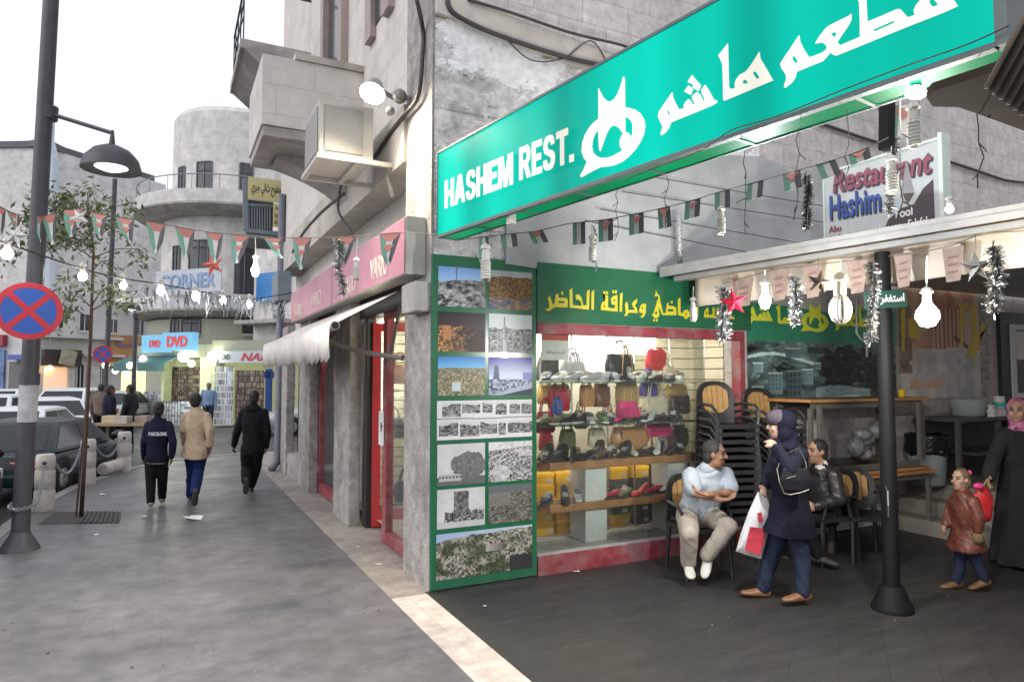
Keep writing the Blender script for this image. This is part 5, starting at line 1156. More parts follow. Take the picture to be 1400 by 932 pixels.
# Arabic shaping for small signs
_FORMS = {'ا': ('\ufe8d', None, None, '\ufe8e'), 'أ': ('\ufe83', None, None, '\ufe84'), 'ب': ('\ufe8f', '\ufe91', '\ufe92', '\ufe90'), 'ت': ('\ufe95', '\ufe97', '\ufe98', '\ufe96'), 'ج': ('\ufe9d', '\ufe9f', '\ufea0', '\ufe9e'), 'ح': ('\ufea1', '\ufea3', '\ufea4', '\ufea2'), 'د': ('\ufea9', None, None, '\ufeaa'), 'ر': ('\ufead', None, None, '\ufeae'), 'س': ('\ufeb1', '\ufeb3', '\ufeb4', '\ufeb2'), 'ع': ('\ufec9', '\ufecb', '\ufecc', '\ufeca'), 'غ': ('\ufecd', '\ufecf', '\ufed0', '\ufece'), 'ف': ('\ufed1', '\ufed3', '\ufed4', '\ufed2'), 'ق': ('\ufed5', '\ufed7', '\ufed8', '\ufed6'), 'ل': ('\ufedd', '\ufedf', '\ufee0', '\ufede'), 'م': ('\ufee1', '\ufee3', '\ufee4', '\ufee2'), 'ن': ('\ufee5', '\ufee7', '\ufee8', '\ufee6'), 'ه': ('\ufee9', '\ufeeb', '\ufeec', '\ufeea'), 'و': ('\ufeed', None, None, '\ufeee'), 'ي': ('\ufef1', '\ufef3', '\ufef4', '\ufef2'), 'ة': ('\ufe93', None, None, '\ufe94'), 'ش': ('\ufeb5', '\ufeb7', '\ufeb8', '\ufeb6'), 'خ': ('\ufea5', '\ufea7', '\ufea8', '\ufea6'), 'ط': ('\ufec1', '\ufec3', '\ufec4', '\ufec2'), 'ص': ('\ufeb9', '\ufebb', '\ufebc', '\ufeba'), 'ض': ('\ufebd', '\ufebf', '\ufec0', '\ufebe')}
def arabic(s):
    out = []
    for wd in s.split(' '):
        r = ''
        for i, ch in enumerate(wd):
            f = _FORMS.get(ch)
            if not f: r += ch; continue
            prev = i > 0 and _FORMS.get(wd[i-1]) and _FORMS[wd[i-1]][1] is not None
            nxt = i < len(wd)-1 and wd[i+1] in _FORMS and f[1] is not None
            r += (f[2] if nxt else f[3]) if prev else (f[1] if nxt else f[0])
        out.append(r[::-1])
    return ' '.join(reversed(out))
ps = thing('prayer_sign', 'small dark green sign with white Arabic words fixed to the canopy post', 'sign', (PX, PY-.08, 2.3))
vr = Vector((cd.x, cd.y, 0)); 
rt_ = Vector((math.cos(YAW), -math.sin(YAW), 0)); fr_ = Vector((math.sin(YAW), math.cos(YAW), 0))
pc = AP(1211, 409, Vector((PX, PY, 0)) - fr_*.075, fr_)
def face_box(b, c, hw, hh, d0, d1, tilt=0.0):
    u = rt_*math.cos(tilt) + Vector((0, 0, math.sin(tilt))); w_ = Vector((0, 0, math.cos(tilt))) - rt_*math.sin(tilt)
    A = [c + u*(sx*hw) + w_*(sz*hh) + fr_*d0 for sx, sz in ((-1,-1),(1,-1),(1,1),(-1,1))]
    return b.hexa(A, [q + fr_*(d1-d0) for q in A])
p = MB(); face_box(p, pc, .165, .068, 0, .01, .05); p.build('sign_board', pbr('dark_green_board', (0.02, 0.07, 0.05), 0.4), ps)
me = text_mesh(arabic('استغفر الله'), .1, .002, 'lettering', bold=.002); fit(me, .29, .085)
put_flat(me, 'lettering', pbr('white_letters', (0.75, 0.76, 0.74), 0.5), ps, pc - fr_*.002, rt_*math.cos(.05) + Vector((0, 0, math.sin(.05))), Vector((0, 0, 1)))
# second restaurant board standing on the canopy
RX = 5.6
hs = thing('restaurant_board', 'grey white board reading Restaurant Hashim standing above the canopy', 'sign', (RX, 3.85, 2.96))
M_board = pbr('board_white', (0.52, 0.55, 0.55), 0.5, var=0.08); M_bdark = pbr('board_dark', (0.07, 0.055, 0.065), 0.5)
y0_, y1_ = 4.40, 3.31
p = MB(); p.box((RX, y1_, 2.97), (RX+.05, y0_, 3.74)); p.build('board', M_board, hs)
p = MB(); p.box((RX-.03, y1_-.035, 2.96), (RX+.08, y1_-.002, 3.79)); p.box((RX-.012, y1_, 3.742), (RX+.06, y0_, 3.765)); p.box((RX-.012, y0_+.001, 2.97), (RX+.06, y0_+.02, 3.76)); p.build('board_frame', pbr('frame_white', (0.6, 0.68, 0.62), 0.5), hs)
p = MB(); sw = [(1180, 332), (1205, 322), (1215, 300), (1232, 285), (1250, 279), (1262, 258), (1276, 245), (1279, 320), (1282, 345), (1180, 345)]
sw = [AX(px, py, RX-.002) for px, py in sw]; p.prism([(RX-.002, max(min(q.y, y0_), y1_+.004), max(2.972, min(q.z, 3.738))) for q in sw], (-.003, 0, 0)); p.build('dark_swoosh', M_bdark, hs)
def board_text(txt, x0, yb0, x1, yb1, hpx, mat, bold=.02, shear=0.2, off=0.0, name='lettering'):
    a = AX(x0, yb0, RX-.006); b2 = AX(x1, yb1, RX-.006); h_ = (AX(x0, yb0-hpx, RX-.006).z - a.z)
    me = text_mesh(txt, 1, .004, name, bold=bold, shear=shear); fit(me, a.y-b2.y, h_)
    sl_ = (b2.z-a.z)/(a.y-b2.y)
    for v in me.vertices: v.co.y += v.co.x*sl_*0.6
    c_ = (a+b2)/2
    return put_flat(me, name, mat, hs, (RX-.006-off, c_.y, c_.z + h_/2), (0, -1, 0), (0, 0, 1))
M_rose = pbr('rose_letters', (0.27, 0.085, 0.12), 0.5); M_roses = pbr('letter_shadow', (0.06, 0.05, 0.06), 0.5); M_blu = pbr('blue_letters', (0.05, 0.1, 0.34), 0.5)
board_text('Restaurant', 1141, 264, 1277, 241, 30, M_roses, off=0.0); board_text('Restaurant', 1139, 262, 1275, 239, 30, M_rose, off=.004)
board_text('Hashim', 1136, 302, 1206, 292, 33, M_roses, shear=0); board_text('Hashim', 1135, 300, 1205, 290, 33, M_blu, shear=0, off=.004)
M_wl = pbr('white_letters', (0.75, 0.76, 0.74), 0.5)
board_text('Fool', 1225, 299, 1248, 294, 12, M_wl, shear=0, off=.002); board_text('Homous - Falafel', 1198, 320, 1268, 309, 12, M_wl, shear=0, off=.002)
board_text('Abu', 1133, 319, 1150, 316, 9, M_rose, shear=0); board_text('Al-Shokoh', 1132, 331, 1177, 326, 9, M_rose, shear=0)
# ---------------- plastic cafe chair
M_plas = pbr('black_plastic', (0.022, 0.022, 0.023), 0.38, var=0.2); M_wick = pbr('tan_slats', (0.42, 0.24, 0.085), 0.55, var=0.2, vscale=9)
def make_chair():
    """faces -Y; seat 0.44 m; oval back of tan slats in a black rim"""
    t = thing('plastic_chair', 'x', 'chair', group='black plastic chairs with oval tan backs')
    b = MB(); b.grid((-.2, -.23, .435), (.4, 0, 0), (0, .42, 0), 8, 8, zf=lambda u, w: -.018*math.sin(math.pi*u)*math.sin(math.pi*w)); 
    b.box((-.21, -.24, .405), (.21, -.225, .445)); b.box((-.21, .19, .405), (.21, .205, .445)); b.box((-.212, -.224, .4), (-.197, .19, .447)); b.box((.197, -.224, .4), (.212, .19, .447))
    b.build('seat', M_plas, t, smooth=True, auto=35)
    by, tl = .2, .16
    def bp(x, z): return Vector((x, by + tl*(z-.44) - .10*(x/.22)**2*.3, z))
    n = 28; outer = []; inner_ = []
    for k in range(n):
        a = 2*math.pi*k/n; ca, sa = math.cos(a), math.sin(a)
        outer.append((.215*math.copysign(abs(ca)**.75, ca), .655+.215*math.copysign(abs(sa)**.8, sa)))
        inner_.append((.155*math.copysign(abs(ca)**.8, ca), .68+.145*math.copysign(abs(sa)**.8, sa)))
    b = MB(); vs = []
    for off in (-.016, .016):
        for P in (outer, inner_): vs += [bp(x, z) + Vector((0, off, 0)) for x, z in P]
    fs = []
    for k in range(n):
        j = (k+1) % n
        fs += [(k, j, n+j, n+k), (2*n+k, 3*n+k, 3*n+j, 2*n+j), (k, 2*n+k, 2*n+j, j), (n+k, n+j, 3*n+j, 3*n+k)]
    b._add(vs, fs)
    for s in (-1, 1): b.hexa([(s*.2-.02, by-.02, .43), (s*.2+.02, by-.02, .43), (s*.2+.02, by+.02, .43), (s*.2-.02, by+.02, .43)], [bp(s*.185-.022, .6)-Vector((0, .016, 0)), bp(s*.185+.022, .6)-Vector((0, .016, 0)), bp(s*.185+.022, .6)+Vector((0, .016, 0)), bp(s*.185-.022, .6)+Vector((0, .016, 0))])
    b.build('back_frame', M_plas, t, smooth=True, auto=40)
    b = MB()
    for k in range(5):
        x = -.118 + .059*k; hh = .145*math.sqrt(max(.05, 1-(abs(x)/.165)**2.4))
        q = [bp(x-.0265, .68-hh), bp(x+.0265, .68-hh), bp(x+.0265, .68+hh), bp(x-.0265, .68+hh)]
        b.hexa([v + Vector((0, -.01, 0)) for v in q], [v + Vector((0, .01, 0)) for v in q])
    b.build('back_slats', M_wick, t)
    for sx in (-1, 1):
        for sy, y0 in ((-1, -.215), (1, .185)):
            b = MB(); b.tube([(sx*.195, y0, .42), (sx*.215, y0+sy*.03, 0)], [.024, .017], 6); b.build('leg', M_plas, t)
    for s in (-1, 1):
        b = MB(); b.tube([tuple(bp(s*.2, .62)), (s*.235, .1, .64), (s*.24, -.12, .63), (s*.235, -.2, .58), (s*.21, -.22, .44)], .017, 6); b.build('armrest', M_plas, t)
    return t
chair0 = make_chair(); _first = [True]
def place_chair(loc, rz, label, rx=0.0):
    o = chair0 if _first[0] else copy_tree(chair0); _first[0] = False
    o.location = loc; o.rotation_euler = (rx, 0, rz); o['label'] = label; return o
s1 = AY(978, 745, 5.1); s2 = AY(1036, 700, 5.12)
for (sx_, sy_, nm, cnt, rz) in ((5.02, 5.2, 'left', 13, R(-14)), (5.68, 5.2, 'right', 12, R(-6))):
    for k in range(cnt):
        d = cnt-1-k
        lab = f'black plastic chair on top of the {nm} chair stack, its tan oval back showing' if d == 0 else f'black plastic chair in the {nm} chair stack, {ORD[d]} from its top'
        place_chair((sx_ + .004*k, sy_ + .0*k, .074*k), rz, lab)
place_chair(tuple(AY(1180, 700, 4.55).xy) + (0,), R(-30), 'lone black plastic chair with tan oval back beside the canopy post')
# ---------------- tables
M_ttop = pbr('table_edge_wood', (0.42, 0.2, 0.07), 0.5, var=0.15); M_tleg = pbr('table_steel', (0.12, 0.115, 0.1), 0.5, var=0.2); M_ttopd = pbr('table_laminate', (0.12, 0.075, 0.05), 0.45)
def make_table(L_, W_, label, loc, rz=0.0, flip=False):
    t = thing('cafe_table', label, 'table', loc, rz, 'stacked cafe tables by the mural')
    def fin(b, nm, m_, **k): o = b.build(nm, m_, None, base=(0, 0, 0), **k); o.parent = t; return o
    H_ = .75
    z = (lambda v: H_ - v) if flip else (lambda v: v)
    def zb(b, x0, x1, y0, y1, za, zc): return b.box((x0, y0, min(z(za), z(zc))), (x1, y1, max(z(za), z(zc))))
    b = MB(); zb(b, -L_/2, L_/2, -W_/2, W_/2, .72, .75); top = fin(b, 'table_top', M_ttopd)
    b = MB()
    for (x0, x1, y0, y1) in ((-L_/2-.012, L_/2+.012, -W_/2-.012, -W_/2-.001), (-L_/2-.012, L_/2+.012, W_/2+.001, W_/2+.012), (-L_/2-.012, -L_/2-.001, -W_/2, W_/2), (L_/2+.001, L_/2+.012, -W_/2, W_/2)): zb(b, x0, x1, y0, y1, .718, .752)
    fin(b, 'edge_band', M_ttop)
    b = MB()
    for y in (-W_/2+.04, W_/2-.06): zb(b, -L_/2+.06, L_/2-.06, y, y+.02, .65, .715)
    fin(b, 'apron', M_tleg)
    for sx in (-1, 1):
        for sy in (-1, 1): b = MB(); cx_, cy_ = sx*(L_/2-.05), sy*(W_/2-.05); zb(b, cx_-.02, cx_+.02, cy_-.02, cy_+.02, 0, .65); fin(b, 'leg', M_tleg)
    return t
make_table(1.75, .6, 'long cafe table with orange edge standing on the floor under another table', (6.95, 5.1, 0))
make_table(1.75, .6, 'upside down cafe table on the floor table, its legs up', (6.85, 5.12, .76), flip=True)
make_table(1.95, .55, 'topmost cafe table with orange edge in front of the valley mural', (6.86, 5.13, .86)).scale = (1, 1, .94)
pk = MB(); pk.lathe([(.035, 0), (.045, .085), (.04, .085), (.032, .006)], 14, tuple(AY(1233, 545, 5.1).xy) + (1.566,)); tag(pk.build('plastic_cup', pbr('yellow_plastic', (0.7, 0.5, 0.01), 0.4), smooth=True, auto=40), 'yellow plastic cup at the end of the topmost cafe table', 'cup')
pb = MB(); c_ = AY(1180, 600, 5.2)
bm_ = MB()
for k in range(9): bm_.sphere((c_.x + rng.uniform(-.2, .24), 5.2 + rng.uniform(-.05, .05), .9 + rng.uniform(0, .34)), (rng.uniform(.09, .16), .1, rng.uniform(.07, .13)), 10, 7)
bag = tag(bm_.build('rubbish_bag', pbr('grey_film', (0.2, 0.2, 0.21), 0.25, var=0.5, vscale=18, bump=0.9, bscale=14), smooth=True), 'crumpled grey plastic bag stuffed between the stacked tables', 'bag')
# ---------------- on the platform: waste drum, serving table with bottles
M_drum = pbr('grey_blue_plastic', (0.24, 0.29, 0.29), 0.5, var=0.12, dirt=((0.1, 0.1, 0.1), 0.4, 4))
dz = .51
dc = AZ(1268, 662, dz)
dr = thing('waste_drum', 'grey blue plastic drum with black bin liner on the platform', 'drum', (dc.x, dc.y, dz))
p = MB(); p.lathe([(.17, 0), (.19, .02), (.215, .4), (.225, .42)], 24, (dc.x, dc.y, dz)); p.build('barrel', M_drum, dr, smooth=True, auto=40)
p = MB(); b0 = len(p.v)
prof = [(.222, .36), (.232, .40), (.236, .44), (.225, .56), (.235, .6), (.2, .59), (.18, .45)]
p.lathe(prof, 24, (dc.x, dc.y, dz), caps=False)
p.v = [(x + .012*math.sin(z*60+x*40), y + .012*math.sin(z*50+y*45), z + .015*math.sin(x*38+y*30)) for x, y, z in p.v]
p.build('bin_liner', pbr('black_film', (0.008, 0.008, 0.009), 0.2, bump=0.6, bscale=30), dr, smooth=True)
M_dark = pbr('dark_table_steel', (0.06, 0.062, 0.06), 0.5, var=0.2)
ta, tb = AZ(1262, 570, 1.31), AZ(1392, 570, 1.31)
tt = thing('serving_table', 'dark steel serving table with lower shelf by the platform wall', 'table', ((ta.x+tb.x)/2, 4.9, dz))
tx0, tx1, ty0, ty1 = ta.x, ta.x+2.0, 4.75, 5.3
p = MB(); p.box((tx0, ty0, 1.27), (tx1, ty1, 1.31)); p.build('table_top', M_dark, tt)
p = MB(); p.box((tx0+.4, ty0+.05, .86), (tx1-.1, ty1, .89)); p.build('shelf', M_dark, tt)
for x in (tx0+.03, tx0+.85, tx1-.07):
    for y in (ty0+.02, ty1-.06): p = MB(); p.box((x, y, dz), (x+.05, y+.05, 1.27)); p.build('leg', M_dark, tt)
p = MB(); p.box((tx0+.1, ty1-.02, dz), (tx1, ty1-.01, 1.26)); p.build('back_sheet', M_black, tt)
def on_table(px): q = AZ(px, 566, 1.312); return q.x, 5.0
x, y = on_table(1297); M_tub = pbr('tub_plastic', (0.3, 0.34, 0.34), 0.4)
p = MB(); p.lathe([(.17, 0), (.19, .02), (.22, .2), (.228, .205), (.215, .2), (.18, .025)], 22, (x-.1, 5.1, 1.312)); tag(p.build('plastic_tub', M_tub, smooth=True, auto=40), 'grey plastic tub at the left end of the serving table', 'tub')
jt = thing('water_jug', 'turquoise insulated jug with white lid on the serving table', 'jug', (on_table(1334)[0], 4.95, 1.312))
jx = jt.location.x
p = MB(); p.lathe([(.07, 0), (.075, .01), (.075, .16), (.07, .165)], 18, (jx, 4.95, 1.312)); p.build('jug_body', pbr('turquoise_plastic', (0.05, 0.4, 0.36), 0.35), jt, smooth=True, auto=40)
p = MB(); p.lathe([(.06, .166), (.06, .23), (.05, .245)], 18, (jx, 4.95, 1.312)); p.build('lid', pbr('white_plastic', (0.62, 0.63, 0.62), 0.4), jt, smooth=True, auto=40)
p = MB(); p.tube([(jx+.07, 4.95, 1.45), (jx+.115, 4.95, 1.44), (jx+.115, 4.95, 1.36), (jx+.07, 4.95, 1.34)], .01, 6); p.build('handle', pbr('white_plastic', (0.6, 0.6, 0.6), 0.4), jt)
M_wpl = pbr('white_plastic', (0.62, 0.63, 0.62), 0.4)
for i in range(5):
    x = on_table(1301 + 5.5*i)[0]
    t = thing('sauce_bottle', f'white squeeze bottle on the serving table, {ORD[i]} from the left of five', 'bottle', (x, 4.86, 1.312), group='squeeze bottles on the serving table')
    p = MB(); p.lathe([(.028, 0), (.03, .01), (.03, .075), (.012, .085)], 12, (x, 4.86, 1.312)); p.build('bottle_body', M_wpl, t, smooth=True, auto=40)
    p = MB(); p.lathe([(.011, .0855), (.004, .12)], 8, (x, 4.86, 1.312)); p.build('nozzle', M_wpl, t, smooth=True)
x = on_table(1290)[0]
p = MB(); p.lathe([(.05, 0), (.04, .03), (.055, .06), (.03, .1), (.05, .14), (.02, .145)], 7, (x, 4.85, 1.312)); tag(p.build('plastic_bag', M_wpl), 'small knotted white plastic bag beside the squeeze bottles', 'bag')
# door with white window at the end of the alley wall
kd_ = thing('kiosk_door', 'dark green door with white framed window behind the serving table', 'door', (11.1, YW-.05, .51))
p = MB(); p.box((10.5, YW-.06, .51), (11.9, YW-.004, 2.72)); p.build('door_panel', pbr('dark_green_paint', (0.015, 0.035, 0.03), 0.4), kd_)
p = MB(); z0, z1_ = 1.5, 2.55; x0, x1 = 10.72, 11.5
p.box((x0, YW-.085, z0), (x0+.11, YW-.062, z1_)); p.box((x1-.11, YW-.085, z0), (x1, YW-.062, z1_)); p.box((x0+.11, YW-.085, z0), (x1-.11, YW-.062, z0+.07)); p.box((x0+.11, YW-.085, z1_-.07), (x1-.11, YW-.062, z1_)); wfk = p.build('window_frame', pbr('white_frame', (0.66, 0.68, 0.68), 0.5), kd_)
p = MB(); p.box((x0+.11, YW-.075, z0+.07), (x1-.11, YW-.068, z1_-.07)); p.build('glass_pane', pbr('dark_pane', (0.05, 0.07, 0.075), 0.1), wfk)
p = MB(); p.box((x0+.13, YW-.079, 2.05), (x1-.2, YW-.0755, 2.45)); p.build('notice', M_paper, wfk)
# building on the near side of the alley (outside the picture: it shades the alley) and its awning
nb = thing('near_building', 'stone building on the near side of the alley', 'building', (9, -2.5, 0))
p = MB(); p.box((2.6, -4.2, 0), (16, -1.4, 6.2)); p.build('wall', M_stoneA, nb)
p = MB(); p.box((14, -1.4, 0), (14.3, 5.4, 4.4)); p.build('end_wall', M_stoneA, nb)
aw = thing('corrugated_awning', 'brown metal awning with corrugated sheet at the right end of the big sign', 'awning', (2.9, .8, 2.5))
zp = 2.78
pts = [AZ(px, py, zp) for px, py in ((1267, 134), (1275, 125), (1344, 103), (1480, 55), (1640, 150), (1500, 230), (1400, 179), (1312, 147), (1275, 146))]
p = MB(); p.prism(pts, (0, 0, .03)); p.build('soffit', pbr('brown_soffit', (0.045, 0.034, 0.026), 0.8, var=0.2, spec=.05), aw)
# corrugated sheet hanging over its edge
p = MB(); c0 = AD(1345, 118, 1.9); c1 = AD(1440, -60, 1.75); wv = AD(1440, 190, 2.0) - c0
d_ = c1 - c0
nn = 40; p.grid(c0, wv, d_, nn*3, 2, zf=lambda u, w: .014*math.sin(u*math.pi*2*10)); cs = p.build('corrugated_sheet', pbr('rusty_zinc', (0.13, 0.11, 0.09), 0.7, metal=.0, spec=.2, var=0.25), aw, smooth=True)
m_ = cs.modifiers.new('thick', 'SOLIDIFY'); m_.thickness = .003
# ================================================================ people: one continuous remeshed body each, clothing as children
def _basis(f, u=(0, 0, 1)):
    f = Vector(f).normalized(); u = Vector(u); r = f.cross(u).normalized(); u = r.cross(f).normalized(); return r, f, u
JOBS = []      # remeshing is done for all figures at once, at the end
class Fig:
    def __init__(self): self.L = {}
    def mb(self, k): return self.L.setdefault(k, MB())
    def cap(self, k, p, q, r1, r2, n=12):
        p, q = Vector(p), Vector(q); d = q-p; L_ = max(d.length, 1e-5); d /= L_
        pts = []; rs = []
        for i in range(4): a = math.pi/2*i/4; pts.append(p - d*r1*math.cos(a)); rs.append(max(r1*math.sin(a), r1*.12))
        for i in range(5): t = i/4; pts.append(p + d*L_*t); rs.append(r1*(1-t)+r2*t)
        for i in range(1, 5): a = math.pi/2*i/4; pts.append(q + d*r2*math.sin(a)); rs.append(max(r2*math.cos(a), r2*.12))
        self.mb(k).tube(pts, rs, n)
    def ell(self, k, c, rad, B, n=14, m=10):
        r, f, u = B; b = self.mb(k); c = Vector(c)
        M_ = Matrix((r*rad[0], f*rad[1], u*rad[2])).transposed().to_4x4(); M_.translation = c
        b.m = M_; b.sphere((0, 0, 0), 1, n, m); b.m = None
    def sect(self, k, secs, side, n=18, sq=.85):
        """rounded loft through (centre, half width, half depth); side = width direction"""
        b = self.mb(k); side = Vector(side).normalized(); C_ = [Vector(s[0]) for s in secs]; vs = []; fs = []; N_ = len(secs)
        for i, (c, hw, hd) in enumerate(secs):
            d = (C_[min(i+1, N_-1)]-C_[max(i-1, 0)]).normalized(); w_ = (side - d*side.dot(d)).normalized(); t = d.cross(w_)
            for j in range(n):
                a = 2*math.pi*j/n; ca, sa = math.cos(a), math.sin(a)
                vs.append(C_[i] + w_*(hw*math.copysign(abs(ca)**sq, ca)) + t*(hd*math.copysign(abs(sa)**sq, sa)))
        for i in range(N_-1):
            for j in range(n): a = i*n+j; q = i*n+(j+1) % n; fs.append((a, q, q+n, a+n))
        fs += [tuple(reversed(range(n))), tuple(range((N_-1)*n, N_*n))]
        b._add(vs, fs)
    def out(self, k, name, mat, parent, voxel=.008, it=4, colf=None, disp=None, post=None):
        b = self.L[k]; me = bpy.data.meshes.new(name); me.from_pydata([tuple(p) for p in b.v], [], b.f)
        bm = bmesh.new(); bm.from_mesh(me); bmesh.ops.recalc_face_normals(bm, faces=bm.faces); bm.to_mesh(me); bm.free()
        ob = bpy.data.objects.new(name, me); COL.objects.link(ob)
        m = ob.modifiers.new('r', 'REMESH'); m.mode = 'VOXEL'; m.voxel_size = voxel
        if it: s = ob.modifiers.new('s', 'SMOOTH'); s.factor = .5; s.iterations = it
        off = Vector((0, 0, 0)); q = parent
        while q: off += q.location; q = q.parent
        JOBS.append((ob, parent, mat, off, colf, disp, post)); return ob
def flush_jobs():
    dg = bpy.context.evaluated_depsgraph_get(); dg.update(); res = []
    for j in JOBS: res.append(bpy.data.meshes.new_from_object(j[0].evaluated_get(dg), depsgraph=dg))
    for (ob, parent, mat, off, colf, disp, post), nm in zip(JOBS, res):
        old = ob.data; ob.modifiers.clear()
        if disp:
            for v, nv in zip(nm.vertices, [v.normal.copy() for v in nm.vertices]): v.co += nv*disp(v.co)
        if post:
            for v in nm.vertices: post(v)
        if colf:
            ca = nm.color_attributes.new('Col', 'FLOAT_COLOR', 'POINT'); dat = []
            for v in nm.vertices: c = colf(v.co); dat += [c[0], c[1], c[2], 1.0]
            ca.data.foreach_set('color', dat)
        nm.name = old.name; nm.materials.clear(); nm.materials.append(mat)
        nm.transform(Matrix.Translation(-off)); nm.polygons.foreach_set('use_smooth', [True]*len(nm.polygons))
        ob.data = nm; bpy.data.meshes.remove(old); ob.parent = parent
    JOBS.clear()
def cloth(name, col, rough=.9, var=.2, wr=.35):
    return pbr('cloth_'+name, col, rough, spec=.15, var=var, vscale=7, bump=wr*1.7, bscale=13)
def folds(amp, fr=22, s=0):
    return lambda p: amp*1.6*(fb(p.x*fr + p.z*fr*.35, p.y*fr - p.z*fr*.5, s)-.45)*1.6
M_skin = vcolmat('skin', .55, var=.08, spec=.35)
M_hair = pbr('dark_hair', (0.012, 0.010, 0.009), .6, var=.4, vscale=60, bump=.5, bscale=90)
M_hairg = pbr('greying_hair', (0.028, 0.026, 0.024), .7, var=.4, vscale=60, bump=.5, bscale=90)
M_hairb = pbr('light_brown_hair', (0.13, 0.08, 0.04), .6, var=.4, vscale=60, bump=.5, bscale=90)
def person(label, J, face, s=1.0, skin=(.36, .2, .13), layers=(), hair=None, hairstyle='short', pn=None, feet=None, hands=True, voxel=.009, child=False, moustache=False, up=(0, 0, 1), lips=(.25, .09, .075), group=None, kinds=None):
    J = {k: (AD(*v) if not isinstance(v, Vector) else v) for k, v in J.items()}
    feet = feet or {}
    base = Vector(((J['anL'].x+J['anR'].x)/2, (J['anL'].y+J['anR'].y)/2, min(J['anL'].z, J['anR'].z)-.08*s))
    T = thing('person', label, 'person', base, 0, group)
    F = Fig(); B_ = _basis(face, up); r, f, u = B_; H = J['hd']; k = s
    hk = k*(1.12 if child else 1.0)
    # head and neck
    F.ell('body', H+u*.022*hk-f*.006*hk, (.074*hk, .093*hk, .098*hk), B_)
    F.ell('body', H-u*.05*hk+f*.022*hk, (.056*hk, .068*hk, .074*hk), B_)
    F.ell('body', H-u*.1*hk+f*.058*hk, (.024*hk, .022*hk, .02*hk), B_, 8, 6)
    F.cap('body', H+f*.085*hk+u*.022*hk, H+f*.108*hk-u*.02*hk, .009*hk, .0145*hk, 8)
    F.cap('body', H+f*.08*hk+u*.04*hk-r*.03*hk, H+f*.08*hk+u*.04*hk+r*.03*hk, .011*hk, .011*hk, 8)
    F.cap('body', H+f*.084*hk-u*.056*hk-r*.016*hk, H+f*.084*hk-u*.056*hk+r*.016*hk, .009*hk, .009*hk, 8)
    for sg in (-1, 1):
        F.ell('body', H+r*sg*.077*hk-f*.008*hk-u*.004*hk, (.011*hk, .02*hk, .031*hk), B_, 8, 6)
        F.ell('body', H+r*sg*.045*hk+f*.058*hk-u*.025*hk, (.022*hk, .022*hk, .025*hk), B_, 8, 6)
    F.cap('body', J['nk'], H-u*.05*hk-f*.012*hk, .058*k, .05*k)
    side = J['shR']-J['shL']; side.z *= .5
    mid = (J['shL']+J['shR'])/2; hipc = (J['hipL']+J['hipR'])/2; hw = side.length/2
    fwd = Vector((0, 0, 1)).cross(side).normalized()      # perpendicular to the shoulders, in plan
    if fwd.dot(Vector(face)) < 0: fwd = -fwd
    ax = (mid-hipc)
    def tor(t): return hipc+ax*t
    def torso(kk, g, low=-.12, gw=0.0, flare=0.0):
        F.sect(kk, [(J['nk']+(J['nk']-mid).normalized()*.01, .06*k+g, .058*k+g), (mid+ax.normalized()*.015, hw*.82+g+gw, .078*k+g), (tor(.86), hw*.98+g+gw, .10*k+g), (tor(.66), hw*.93+g+gw, .113*k+g), (tor(.36), hw*.80+g+gw, .105*k+g+flare*.3), (tor(.06), hw*.84+g+gw, .112*k+g+flare*.7), (tor(low), hw*.80+g+gw, .10*k+g+flare)], side)
    torso('body', 0)
    for S in 'LR':
        F.cap('body', J['sh'+S], J['el'+S], .047*k, .038*k); F.cap('body', J['el'+S], J['wr'+S], .037*k, .025*k)
        F.cap('body', J['hip'+S], J['kn'+S], .08*k, .055*k); F.cap('body', J['kn'+S], J['an'+S], .054*k, .036*k)
        # hand: palm, four fingers of different length with a knuckle bend, and a thumb from the side
        w_ = J['wr'+S]; hd_ = J.get('ha'+S); d = ((hd_-w_) if hd_ is not None else (w_-J['el'+S])).normalized()
        pnv = Vector(J.get('pn'+S, side.normalized()*(1 if S == 'L' else -1))); pnv = (pnv-d*pnv.dot(d)).normalized(); sd_ = d.cross(pnv)
        if sd_.dot(fwd) < 0: sd_ = -sd_
        hl = .085*k
        F.ell('body', w_+d*hl*.55, (.04*k, .055*k, .017*k), (sd_, d, pnv), 10, 8)
        for i, (o_, ln) in enumerate(((.028, .07), (.01, .078), (-.009, .072), (-.027, .058))):
            a = w_+d*hl*.95+sd_*o_*k; b_ = a+(d*.85+pnv*.5).normalized()*ln*.5*k; c_ = b_+(d*.45+pnv*.9).normalized()*ln*.5*k
            F.cap('body', a-d*.02*k, b_, .0095*k, .009*k, 7); F.cap('body', b_, c_, .009*k, .0075*k, 7)
        a = w_+d*hl*.3+sd_*.03*k; b_ = a+(d*.6+sd_*.7+pnv*.25).normalized()*.035*k; F.cap('body', a, b_, .013*k, .011*k, 7); F.cap('body', b_, b_+(d*.9+pnv*.45).normalized()*.03*k, .0105*k, .0085*k, 7)
    toe = {}
    for S in 'LR':
        an = J['an'+S]; td = Vector(feet[S]) if S in feet else fwd.copy()
        td = td.normalized(); toe[S] = td
        sd = td.cross(Vector((0, 0, 1))); sd = sd if sd.length > .2 else side.normalized(); upv = sd.cross(td).normalized()
        if upv.z < 0: upv = -upv
        if abs(upv.z) < .05: upv = -fwd
        F.sect('body', [(an-td*.045*k-upv*.045*k, .024*k, .024*k), (an+td*.02*k-upv*.032*k, .03*k, .036*k), (an+td*.1*k-upv*.056*k, .036*k, .018*k), (an+td*.15*k-upv*.064*k, .026*k, .011*k)], sd)
